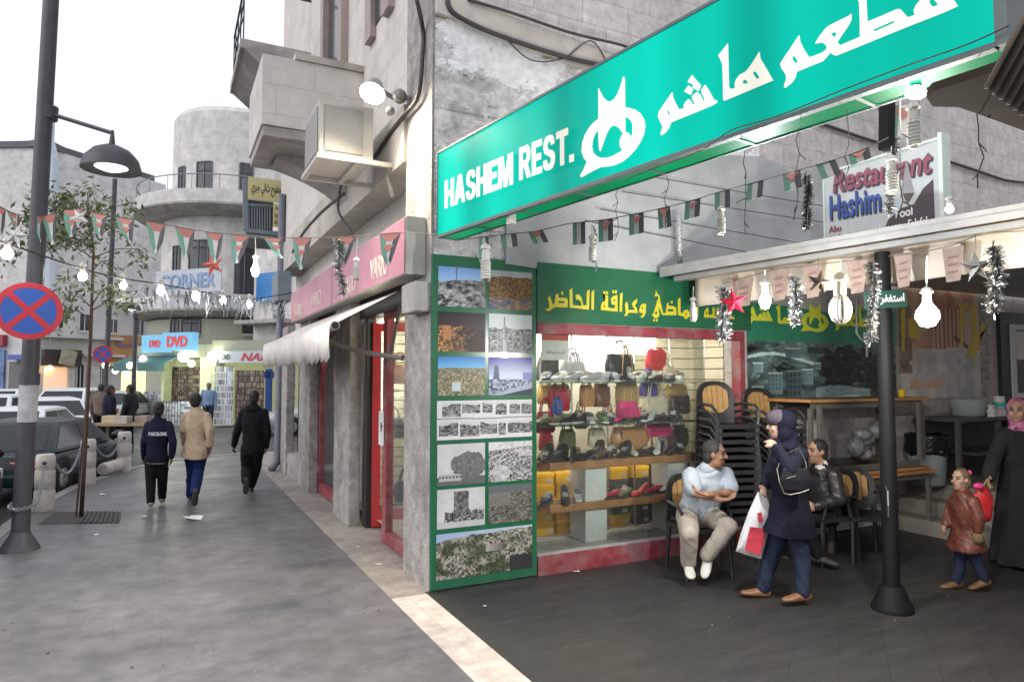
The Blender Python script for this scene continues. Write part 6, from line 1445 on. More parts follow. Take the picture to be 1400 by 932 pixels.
    def bc(p):
        d = p-H; a, b_, c_ = d.dot(r)/hk, d.dot(f)/hk, d.dot(u)/hk
        if b_ > .05 and abs(c_) < .12 and abs(a) < .08:
            if abs(abs(a)-.031) < .014 and abs(c_-.012) < .0075: return (.05, .035, .03)
            if abs(abs(a)-.032) < .02 and abs(c_-.036) < .006: return (.03, .02, .015)
            if abs(a) < .024 and abs(c_+.057) < .009: return lips
            if moustache and abs(a) < .03 and abs(c_+.042) < .009: return (.025, .02, .018)
            if moustache and c_ < -.06: return tuple(x*.8 for x in skin)
        return skin
    F.out('body', 'body', M_skin, T, voxel, 3, bc)
    ctx = dict(F=F, J=J, T=T, k=k, hk=hk, r=r, f=f, u=u, H=H, side=side, hw=hw, fwd=fwd, torso=torso, tor=tor, toe=toe, mid=mid, hipc=hipc)
    for fn in layers: fn(ctx)
    if hair:
        if hairstyle in ('short', 'bob'):
            F.ell('hair', H+u*.036*hk-f*.02*hk, (.083*hk, .094*hk, .092*hk), B_); F.ell('hair', H-u*.02*hk-f*.05*hk, (.074*hk, .055*hk, .075*hk), B_)
            if hairstyle == 'bob':
                F.ell('hair', H-u*.03*hk-f*.045*hk, (.088*hk, .06*hk, .1*hk), B_)
                F.cap('hair', H-f*.1*hk+u*.02*hk, H-f*.13*hk-u*.06*hk, .03*hk, .015*hk)
        def clear_brow(v):     # keep the forehead clear: pull hair in front of the hairline back inside the skull
            d = v.co-H; b_ = d.dot(f)/hk; c_ = d.dot(u)/hk
            if b_ > .045 and c_ < .075: v.co -= f*(b_-.02)*hk*.9
            elif b_ > .0 and c_ < .0: v.co -= f*(b_+.02)*hk
        F.out('hair', 'hair', hair, T, .008, 2, disp=folds(.004, 60, 3), post=clear_brow)
    return T, ctx
# ---- garments
def g_top(name, mat, g=.02, sleeve=1.0, low=-.12, flare=0.0, cuff=None, amp=.007, gw=0.0, skirt=0.0):
    def fn(c):
        F, J, k = c['F'], c['J'], c['k']
        c['torso'](name, g*k, low, gw, flare)
        for S in 'LR':
            F.cap(name, J['sh'+S]-Vector((0, 0, .012*k)), J['el'+S], .047*k+g*k*.85, .042*k+g*k*.9)
            if sleeve >= 1: F.cap(name, J['el'+S], J['wr'+S]+(J['el'+S]-J['wr'+S]).normalized()*.02, .043*k+g*k*.9, .034*k+g*k*.6)
        if skirt:
            kn = (J['knL']+J['knR'])/2; d = (kn-c['hipc']).normalized(); sp_ = (J['knL']-J['knR']).length*.5
            F.sect(name, [(c['tor'](.3), c['hw']*.82+g*k, .105*k+g*k), (c['hipc'], c['hw']*.86+g*k+.035, .14*k+g*k), (c['hipc']+d*skirt, c['hw']*.85+g*k+.045, .15*k+g*k+sp_*.45)], c['side'])
        F.cap(name, J['nk']-c['fwd']*.01, J['nk']+(c['H']-J['nk'])*.12-c['fwd']*.012, .072*k, .068*k)
        return F.out(name, name, mat, c['T'], .011, 3, disp=folds(amp, 20, 5))
    return fn
def g_short_top(name, mat, g=.022, low=-.2, amp=.007):
    def fn(c):
        F, J, k = c['F'], c['J'], c['k']; c['torso'](name, g*k, low, .01)
        for S in 'LR': e = J['sh'+S].lerp(J['el'+S], .72); F.cap(name, J['sh'+S], e, .06*k+g*k*.6, .066*k+g*k*.6)
        return F.out(name, name, mat, c['T'], .011, 3, disp=folds(amp, 20, 5))
    return fn
def g_trousers(name, mat, g=.018, hem=.055, amp=.007, short=0.0, waist=.12):
    def fn(c):
        F, J, k = c['F'], c['J'], c['k']
        F.sect(name, [(c['tor'](waist), c['hw']*.82+g*k, .108*k+g*k), (c['tor'](-.04), c['hw']*.86+g*k, .112*k+g*k), (c['tor'](-.2), c['hw']*.72+g*k, .095*k+g*k)], c['side'])
        for S in 'LR':
            F.cap(name, J['hip'+S], J['kn'+S], .086*k+g*k, .06*k+g*k*.9); e = J['an'+S]+(J['kn'+S]-J['an'+S]).normalized()*short
            F.cap(name, J['kn'+S], e, .06*k+g*k*.9, hem*k)
        return F.out(name, name, mat, c['T'], .011, 3, disp=folds(amp, 18, 9))
    return fn
def g_shoes(mat, sole=None, hi=0.0, big=1.0):
    def fn(c):
        F, J, k = c['F'], c['J'], c['k']*big
        for S in 'LR':
            an, td = J['an'+S], c['toe'][S]; sd = td.cross(Vector((0, 0, 1)))
            if sd.length < .2: sd = c['side'].normalized()
            upv = sd.cross(td).normalized()
            if upv.z < 0: upv = -upv
            if abs(upv.z) < .05: upv = -c['fwd']
            n_ = 'shoe'+S
            F.sect(n_, [(an-td*.065*k-upv*.045*k, .026*k, .026*k), (an-td*.03*k-upv*.036*k, .038*k, .042*k), (an+td*.05*k-upv*.045*k, .042*k, .036*k), (an+td*.12*k-upv*.058*k, .046*k, .024*k), (an+td*.17*k-upv*.062*k, .036*k, .018*k), (an+td*.19*k-upv*.066*k, .018*k, .01*k)], sd)
            if hi: F.cap(n_, an-upv*.02*k, an+(J['kn'+S]-an).normalized()*hi, .046*k, .05*k)
            o = F.out(n_, 'shoe', mat, c['T'], .007, 2)
            if sole:
                n2 = 'sole'+S
                F.sect(n2, [(an-td*.07*k-upv*.074*k, .03*k, .011*k), (an+td*.05*k-upv*.076*k, .042*k, .011*k), (an+td*.13*k-upv*.077*k, .049*k, .011*k), (an+td*.195*k-upv*.076*k, .022*k, .01*k)], sd)
                F.out(n2, 'sole', sole, o, .007, 1)
    return fn
def g_scarf(name, mat, front=.055, drape=.12, tail=False):
    def fn(c):
        F, k, H, r, f, u = c['F'], c['hk'], c['H'], c['r'], c['f'], c['u']; B_ = (r, f, u)
        F.ell(name, H+u*.03*k-f*.03*k, (.098*k, .102*k, .112*k), B_); F.ell(name, H-u*.05*k-f*.03*k, (.095*k, .085*k, .12*k), B_)
        F.sect(name, [(H-u*.06*k-f*.02*k, .09*k, .085*k), (c['J']['nk']+u*.03-f*.0, .095*k, .09*k), (c['J']['nk']-u*.03+f*.01, .13*k, .11*k), (c['J']['nk']-u*drape+f*.02, .14*k, .12*k)], r)
        F.cap(name, H-u*.125*k+f*.03*k-r*.03*k, H-u*.125*k+f*.03*k+r*.03*k, .038*k, .038*k)
        def open_face(v):
            d = v.co-H; b_ = d.dot(f)/k; c_ = d.dot(u)/k; a_ = d.dot(r)/k
            if b_ > .03 and -.105 < c_ < .085 and abs(a_) < .082: v.co -= f*(b_-.012)*k*.95
        o = F.out(name, name, mat, c['T'], .009, 3, disp=folds(.006, 26, 4), post=open_face)
        return o
    return fn
D1 = 9.41
skinB = (.24, .13, .085)
M_black_cl = cloth('black', (.012, .012, .014)); M_navy = cloth('navy', (.012, .015, .032)); M_beige = cloth('beige', (.47, .36, .25)); M_blue_tr = cloth('blue_track', (.014, .024, .10)); M_greycl = cloth('grey', (.13, .13, .14))
M_shoeg = pbr('grey_shoe', (.25, .24, .22), .6, var=.3, vscale=20); M_shoed = pbr('dark_shoe', (.05, .045, .04), .6, var=.3, vscale=20); M_solew = pbr('pale_sole', (.45, .43, .38), .7, var=.2)
away = Vector((0.0, 1, 0))
# --- three young men walking away down the pavement
def on(z, px, py, D): v = AD(px, py, D); v.z = z; return v
def _boy_jacket(c):
    F, J, k = c['F'], c['J'], c['k']
    F.sect('hem', [(c['tor'](-.1), c['hw']*.86+.03*k, .125*k), (c['tor'](-.15), c['hw']*.86+.03*k, .125*k)], c['side']); F.out('hem', 'jacket_hem', M_greycl, c['T'], .009, 1)
    F.cap('collar', J['nk']-c['side'].normalized()*.02, J['nk']+c['side'].normalized()*.02, .068*k, .068*k); F.out('collar', 'collar', pbr('mint_collar', (.2, .32, .28), .8), c['T'], .009, 1)
T1, c1 = person('walking boy in navy jacket with pale letters across the back, left of three walkers', dict(hd=(217.5, 559.5, D1), nk=(216.5, 572, D1), shL=(203, 580, D1), shR=(231, 580, D1), elL=(197, 603, D1-.05), wrL=(197.5, 627, D1+.12), elR=(236.5, 604, D1-.05), wrR=(234.5, 626, D1-.02), hipL=(207.5, 626, D1), hipR=(221.5, 626, D1), knL=(206, 656, D1-.05), knR=(222, 655, D1+.08), anL=(206, 685, D1-.15), anR=(221.5, 679.5, D1+.2)), (.25, .95, -.05), .86, skinB,
    [g_trousers('trousers', M_black_cl, .02, .062), g_top('jacket', M_navy, .021, 1.0, -.1), _boy_jacket, g_shoes(M_shoeg, M_solew, big=1.1)], M_hair, feet={'L': (-.05, 1, 0), 'R': (.05, 1, 0)})
me = text_mesh('BARCELONA', .07, .004, 'lettering', bold=.003); fit(me, .25, .05)
bk = c1['tor'](.72)-Vector(ray(217, 595)).normalized()*.165
put_flat(me, 'back_lettering', pbr('pale_print', (.55, .55, .58), .7), T1, bk - c1['fwd']*.012, c1['side'].normalized() if c1['side'].dot(rt_) > 0 else -c1['side'].normalized(), (0, 0, 1))
D2 = 9.6
person('walking young man in beige jacket and blue trousers, middle of three seen from behind', dict(hd=(267, 548, D2), nk=(268, 560.5, D2), shL=(255.5, 567.5, D2), shR=(282, 568, D2), elL=(251.5, 587, D2), wrL=(253, 608, D2+.12), elR=(287, 588, D2-.05), wrR=(287.5, 609, D2-.02), hipL=(261.5, 613, D2), hipR=(275.5, 613, D2), knL=(262.5, 644, D2+.1), knR=(271.5, 643, D2+.02), anL=(261, 676, D2+.28), anR=(266.5, 672, D2-.38)), (.02, 1, 0), .95, skinB,
    [g_trousers('trousers', M_blue_tr, .022, .068), g_top('jacket', M_beige, .023, 1.0, -.1, skirt=.1), g_shoes(M_shoed, M_solew)], M_hair, feet={'L': (-.05, 1, 0), 'R': (-.05, .35, -.93)})
D3 = 10.5
person('walking man all in black with dark hooded top, right of three seen from behind', dict(hd=(347, 543.5, D3), nk=(346, 556, D3), shL=(333, 563, D3), shR=(361, 563, D3), elL=(324, 590, D3), wrL=(320, 609, D3+.1), elR=(365.5, 591, D3), wrR=(364, 611, D3+.05), hipL=(338.5, 612, D3), hipR=(352.5, 612, D3), knL=(337, 641, D3+.02), knR=(350, 640, D3+.1), anL=(336, 657, D3-.4), anR=(343.5, 664, D3+.25)), (.05, 1, 0), .97, skinB,
    [g_trousers('trousers', M_black_cl, .024, .062), g_top('hooded_top', cloth('charcoal', (.014, .013, .014)), .023, 1.0, -.16), lambda c: (c['F'].ell('hood', c['J']['nk']-c['fwd']*.06-Vector((0, 0, .03)), (.11, .06, .07), (_basis(c['fwd']))), c['F'].out('hood', 'hood', cloth('charcoal', (.014, .013, .014)), c['T'], .01, 2)), g_shoes(M_shoed, M_solew)], M_hair, feet={'L': (0, .25, -.97), 'R': (.05, 1, 0)})
# --- seated man with folded arms
DS = 6.6
M_shirt = cloth('pale_blue_shirt', (.40, .44, .48), wr=.45)
def _stripes(m, sc=150):      # fine woven stripes on the shirt
    t = m.node_tree; b = t.nodes['Principled BSDF']; src = b.inputs['Base Color'].links[0].from_socket; geo = N(t, 'ShaderNodeNewGeometry')
    w = N(t, 'ShaderNodeTexWave'); w.inputs['Scale'].default_value = sc/6.28; w.inputs['Distortion'].default_value = .6; t.links.new(geo.outputs['Position'], w.inputs['Vector'])
    r = N(t, 'ShaderNodeMapRange'); r.inputs[3].default_value = .84; r.inputs[4].default_value = 1.06; t.links.new(w.outputs['Fac'], r.inputs[0]); v = N(t, 'ShaderNodeVectorMath', operation='SCALE'); t.links.new(src, v.inputs[0]); t.links.new(r.outputs[0], v.inputs['Scale']); t.links.new(v.outputs[0], b.inputs['Base Color'])
_stripes(M_shirt)
M_khaki = cloth('stone_trousers', (.34, .30, .25)); M_offw = pbr('off_white_shoe', (.55, .53, .48), .55, var=.12)
fsd = (rt_*.45 - fr_*.89)
sm, cs_ = person('seated man in pale blue short sleeved shirt with folded arms and stone trousers', dict(hd=(977, 620.5, 6.12), nk=(969, 640.0, 6.16), shL=(944, 649.0, 6.14), shR=(992, 649.0, 6.26), elL=(949, 674.0, 6.02), wrL=(986, 683.0, 5.84), haL=(999, 682.0, 5.86), elR=(1000, 673.0, 6.06), wrR=(966, 676.0, 5.81), haR=(955, 673.0, 5.84), hipL=(940, 703.0, 6.24), hipR=(967, 703.0, 6.30), knL=(942, 730.0, 5.84), knR=(996, 720.0, 5.89), anL=(941, 768.0, 5.94), anR=(967, 758.0, 5.89), pnL=tuple(fr_), pnR=tuple(fr_)), (rt_*.93 - fr_*.36 - Vector((0, 0, .05))), 1.0, (.3, .155, .095),
    [g_trousers('trousers', M_khaki, .022, .066, waist=.1), g_short_top('shirt', M_shirt, .024, -.12), lambda c: (c['F'].cap('collar', c['J']['nk']-c['side'].normalized()*.02, c['J']['nk']+c['side'].normalized()*.02+Vector((0, 0, .012)), .07, .07), c['F'].out('collar', 'collar', M_shirt, c['T'], .009, 1)), g_shoes(M_offw)], M_hairg, moustache=True, feet={'L': tuple(-fr_*.9 - rt_*.1 + Vector((0, 0, -.12))), 'R': tuple(-rt_*.42 - fr_*.55 + Vector((0, 0, -.72)))})
hq = cs_['hipc']
place_chair((hq.x + fr_.x*.02, hq.y + fr_.y*.02, 0), YAW*-1 + R(10), 'black plastic chair the man in the pale blue shirt sits on')
# --- woman in navy headscarf walking left
DW = 5.45
M_hijab = cloth('navy_scarf', (.007, .007, .016)); M_nj = cloth('navy_jacket', (.009, .01, .018)); M_jean = cloth('jeans', (.024, .032, .058)); M_nude = pbr('tan_flat_shoe', (.2, .09, .04), .5, var=.1)
fw_ = (-rt_*.96 + fr_*.25)
Tw, cw = person('woman in navy headscarf, short navy jacket and jeans walking left with a plastic bag', dict(hd=(1067, 582, DW), nk=(1077, 603, DW), shL=(1066, 620, DW+.16), shR=(1094, 620, DW-.13), elL=(1053, 643, DW+.2), wrL=(1046, 664, DW+.1), elR=(1080, 641, DW-.26), wrR=(1061, 611, DW-.18), haR=(1053, 603, DW-.12), hipL=(1074, 706, DW+.08), hipR=(1087, 706, DW-.07), knL=(1057, 752, DW+.1), knR=(1096, 759, DW-.05), anL=(1043, 803, DW+.12), anR=(1098, 808, DW-.08)), (-rt_*.93 + fr_*.36), .93, (.36, .22, .16),
    [g_trousers('jeans', M_jean, .014, .06), g_top('jacket', M_nj, .026, 1.0, -.2, skirt=.13), g_scarf('headscarf', M_hijab, drape=.05), g_shoes(M_nude)], None, feet={'L': tuple(-rt_ + Vector((0, 0, .12))), 'R': tuple(-rt_*.95 - fr_*.1)})
F = Fig(); H = cw['H']; r_, f_, u_ = cw['r'], cw['f'], cw['u']
F.ell('cap', H+u_*.058+f_*.01, (.088, .1, .075), (r_, f_, u_)); F.out('cap', 'under_cap', cloth('grey_wool', (.07, .06, .07)), Tw, .009, 2)
# her chain bag and her shopping bag
def sheet(name, mat, parent, pxs, D, thick, puff=0.0, label=None):
    P = [AD(x, y, D) for x, y in pxs]
    b = MB(); b.prism(P, Vector(_fw)*thick); return b.build(name, mat, parent)
cb = thing('shoulder_bag', 'small navy shoulder bag with chain edging at the hip of the woman in the headscarf', 'handbag', AD(1086, 672, 5.2))
M_navyl = pbr('dark_bag_leather', (.006, .0065, .01), .7, spec=.2); M_chain = pbr('pewter_chain', (.16, .145, .12), .5, metal=.6)
F = Fig(); q0 = AD(1088, 655, 5.16); F.sect('b', [(q0 + Vector((0, 0, .085)), .10, .02), (q0, .125, .035), (q0 - Vector((0, 0, .085)), .115, .03)], rt_); F.out('b', 'bag_body', M_navyl, cb, .008, 2)
b = MB(); b.tube([AD(1062, 640, 5.17), AD(1066, 660, 5.13), AD(1072, 674, 5.12), AD(1080, 676, 5.11), AD(1095, 673, 5.11), AD(1106, 669, 5.12)], .0045, 6); b.tube([AD(1075, 654, 5.12), AD(1088, 650, 5.11)], .003, 6); b.build('chain_trim', M_chain, cb)
b = MB(); b.tube([AD(1106, 660, 5.15), AD(1101, 630, 5.2), AD(1092, 612, 5.22), AD(1070, 622, 5.25), AD(1062, 642, 5.17)], .0035, 6); b.build('strap', M_chain, cb)
sb = thing('shopping_bag', 'white plastic shopping bag with red print carried by the woman in the headscarf', 'bag', AD(1025, 750, DW+.1))
M_wfilm = pbr('white_film', (.66, .64, .64), .35, var=.1, bump=.5, bscale=12); M_rfilm = pbr('red_print_film', (.5, .05, .07), .4, var=.12)
Pb = [(1036, 672), (1042, 676), (1048, 672), (1052, 690), (1050, 730), (1041, 764), (1020, 758), (1006, 753), (1013, 728), (1023, 700)]
b = MB(); D_ = DW+.1
A = [AD(x, y, D_) for x, y in Pb]; cen = sum(A, Vector())/len(A)
vs = [cen - Vector(_fw)*.07] + [cen + Vector(_fw)*.07] + A; fs = []
ring1 = [cen.lerp(p, .7) - Vector(_fw)*.05 for p in A]; ring2 = [cen.lerp(p, .7) + Vector(_fw)*.05 for p in A]; n = len(A)
vs = A + ring1 + ring2 + [cen - Vector(_fw)*.06, cen + Vector(_fw)*.06]
for i in range(n):
    j = (i+1) % n; fs += [(i, j, n+j, n+i), (j, i, 2*n+i, 2*n+j), (n+i, n+j, 3*n), (2*n+j, 2*n+i, 3*n+1)]
b._add(vs, fs); b.build('bag_body', M_wfilm, sb, smooth=True, auto=60)
b = MB(); b.prism([AD(x, y, D_-.085) for x, y in ((1026, 720), (1043, 722), (1046, 735), (1039, 759), (1019, 752))], Vector(_fw)*.012); b.prism([AD(x, y, D_-.082) for x, y in ((1036, 702), (1041, 700), (1044, 712), (1038, 714))], Vector(_fw)*.012); b.build('red_print', M_rfilm, sb)
b = MB(); b.tube([AD(1038, 676, D_), AD(1043, 664, D_), AD(1046, 674, D_)], .006, 6); b.build('handle', M_wfilm, sb)
# --- man in leather jacket seated behind her
DL = 6.75
M_leathj = pbr('black_leather_jacket', (.022, .021, .02), .4, var=.3, vscale=8, bump=.4, bscale=18)
Tl, cl = person('seated man in black leather jacket behind the walking woman, facing left', dict(hd=(1117, 617, DL), nk=(1124, 638, DL), shL=(1112, 648, DL+.2), shR=(1140, 648, DL-.14), elL=(1106, 680, DL+.22), wrL=(1096, 696, DL+.05), elR=(1147, 682, DL-.2), wrR=(1116, 692, DL-.25), hipL=(1122, 703, DL+.1), hipR=(1132, 703, DL-.08), knL=(1085, 706, DL+.08), knR=(1098, 712, DL-.22), anL=(1082, 757, DL+.05), anR=(1118, 757, DL-.3)), (-rt_*.97 - fr_*.2), 1.0, (.34, .19, .12),
    [g_trousers('trousers', M_black_cl, .02, .06), g_top('leather_jacket', M_leathj, .032, 1.0, -.1), lambda c: (c['F'].cap('shirt', c['J']['nk'], c['J']['nk']+Vector((0, 0, .02)), .07, .066), c['F'].out('shirt', 'shirt_collar', cloth('white_shirt', (.6, .6, .58)), c['T'], .009, 1)), g_shoes(M_shoed, M_solew)], M_hair, moustache=True, feet={'L': tuple(-rt_), 'R': tuple(rt_*.55 - fr_*.5)})
hq = cl['hipc']; place_chair((hq.x, hq.y, 0), YAW*-1 + R(-70), 'black plastic chair the man in the leather jacket sits on')
# --- child in rust coat
DC = 5.75
M_rust = pbr('rust_leather_coat', (.11, .032, .02), .42, var=.25, vscale=9, bump=.5, bscale=22); M_boot = pbr('tan_boot', (.13, .07, .03), .55, var=.25)
person('small girl in rust brown coat and tan boots walking left', dict(hd=(1313, 655, DC), nk=(1315, 672, DC), shL=(1304, 683, DC+.1), shR=(1330, 684, DC-.1), elL=(1298, 704, DC+.12), wrL=(1292, 719, DC+.05), elR=(1338, 706, DC-.14), wrR=(1337, 728, DC-.14), hipL=(1317, 738, DC+.05), hipR=(1325, 738, DC-.06), knL=(1313, 765, DC+.05), knR=(1334, 764, DC-.05), anL=(1308, 793, DC+.05), anR=(1345, 791, DC-.05)), (-rt_*.94 - fr_*.3), .66, (.4, .25, .18),
    [g_trousers('jeans', cloth('child_jeans', (.02, .028, .055)), .014, .06), g_top('coat', M_rust, .028, 1.0, -.2, skirt=.07), g_shoes(M_boot, None, hi=.07, big=1.15), lambda c: (c['F'].ell('mit', c['J']['wrR']+Vector((0, 0, -.045)), (.045, .05, .05), _basis((0, 1, 0))), c['F'].out('mit', 'mitten', cloth('brown_wool', (.13, .09, .05)), c['T'], .008, 2)),
     lambda c: (c['F'].ell('tie', c['H']-c['f']*.105+c['u']*.05, (.02, .02, .024), (c['r'], c['f'], c['u'])), c['F'].out('tie', 'hair_tie', pbr('pink_hair_tie', (.7, .06, .3), .5), c['T'], .006, 1))], M_hairb, 'bob', feet={'L': tuple(-rt_ + Vector((0, 0, -.05))), 'R': tuple(-rt_*.9 + Vector((0, 0, -.2)))}, child=True, voxel=.007)
# --- woman in long black coat
DA = 6.5
M_abaya = cloth('black_abaya', (.02, .02, .022)); M_pink = cloth('pink_scarf', (.36, .12, .23), var=.9)
def _abaya(c):
    F, J, k = c['F'], c['J'], c['k']; c['torso']('coat', .045, -.1, .02, .02)
    for S in 'LR': F.cap('coat', J['sh'+S], J['el'+S], .075, .068); F.cap('coat', J['el'+S], J['wr'+S], .068, .062)
    lo = Vector((c['hipc'].x, c['hipc'].y, .03))
    F.sect('coat', [(c['tor'](.4), c['hw']*.9+.05, .16), (c['hipc'], c['hw']+.07, .2), (c['hipc'].lerp(lo, .5), c['hw']+.11, .25), (lo, c['hw']+.15, .29)], c['side'])
    F.out('coat', 'long_coat', M_abaya, c['T'], .014, 3, disp=lambda p: .016*math.sin(p.x*26+p.y*22+p.z*2)*max(0, 1-p.z/1.0) + folds(.006, 16, 2)(p))
    b = MB()
    for z in (1.02, .84, .66): q = c['hipc']+c['fwd']*.27; b.sphere((q.x, q.y, z), .012, 8, 6)
    b.build('button', M_black, c['T'])
fa = (-rt_*.75 - fr_*.66)
person('woman in long black coat and pink patterned headscarf standing at the right edge', dict(hd=(1391, 562, DA), nk=(1396, 584, DA), shL=(1374, 594, DA+.04), shR=(1419, 594, DA-.04), elL=(1359, 626, DA-.06), wrL=(1352, 650, DA-.16), elR=(1434, 630, DA-.1), wrR=(1440, 664, DA-.2), hipL=(1385, 672, DA), hipR=(1412, 672, DA), knL=(1386, 724, DA-.03), knR=(1411, 724, DA), anL=(1384, 765, DA), anR=(1412, 765, DA)), fa, .95, (.37, .22, .155),
    [_abaya, g_scarf('headscarf', M_pink, drape=.06), g_shoes(M_shoed)], None, feet={'L': tuple(fa), 'R': tuple(fa)})
rb = thing('toy_bag', 'shiny red and pink toy bag held behind the small girl by the woman in black', 'bag', AD(1344, 690, 6.15))
F = Fig(); q = AD(1344, 684, 6.2); B0 = _basis(fr_)
F.ell('b', q, (.085, .05, .13), B0); F.ell('b', q + Vector((0, 0, -.1)), (.075, .045, .1), B0); F.out('b', 'bag_body', pbr('red_film', (.6, .03, .03), .25, var=.3, vscale=16), rb, .01, 2, disp=folds(.012, 26, 3))
F.ell('p', AD(1338, 664, 6.12), (.05, .03, .03), B0); F.out('p', 'pink_trim', pbr('pink_film', (.7, .06, .25), .4), rb, .008, 1)
b = MB(); b.tube([AD(1342, 668, 6.2), AD(1349, 655, 6.28), AD(1354, 668, 6.2)], .008, 6); b.build('handle', pbr('gold_cord', (.4, .3, .12), .5), rb)
# --- people further down the street
def stander(label, pos, h, heading, top, bottom, hair=M_hair, stride=.0, skin=skinB, group=None):
    p = Vector(pos); a = R(heading); f = Vector((math.sin(a), math.cos(a), 0)); r = Vector((f.y, -f.x, 0)); k = h/1.72
    def P(x, y, z): return p + r*x*k + f*y*k + Vector((0, 0, z*k))
    J = dict(hd=P(0, .02, 1.6), nk=P(0, 0, 1.47), shL=P(-.18, 0, 1.42), shR=P(.18, 0, 1.42), elL=P(-.24, -.02, 1.14), elR=P(.24, -.02, 1.14), wrL=P(-.25, .06, .9), wrR=P(.25, .06, .9), hipL=P(-.09, 0, .92), hipR=P(.09, 0, .92), knL=P(-.1, .04+stride, .5), knR=P(.1, .04-stride*.5, .5), anL=P(-.1, stride, .085), anR=P(.1, -stride, .085))
    return person(label, J, f, k, skin, [g_trousers('trousers', bottom, .02, .06), g_top('top', top, .025, 1.0, -.12), g_shoes(M_shoed)], hair, voxel=.014, group=group)
bp_ = AZ(284, 589, ZR)
stander('man in light blue shirt standing before the far disc shop', (bp_.x, bp_.y, ZR), 1.72, 185, cloth('light_blue_shirt', (.22, .31, .45)), cloth('dark_jeans', (.03, .04, .075)))
for (px, D, hd_, tp, lab) in ((138, 19.0, 20, (.16, .12, .1), 'far man in brown top left of the wooden barrow, among the parked cars'), (150, 16.5, 70, (.014, .015, .028), 'far man in dark navy coat leaning by the wooden barrow'), (178, 18.0, -60, (.03, .03, .032), 'far man in charcoal coat behind the wooden barrow')):
    q = AD(px, 545, D); stander(lab, (q.x, q.y, ZR), 1.74, hd_, cloth('street_%d' % px, tp), M_black_cl)
flush_jobs()
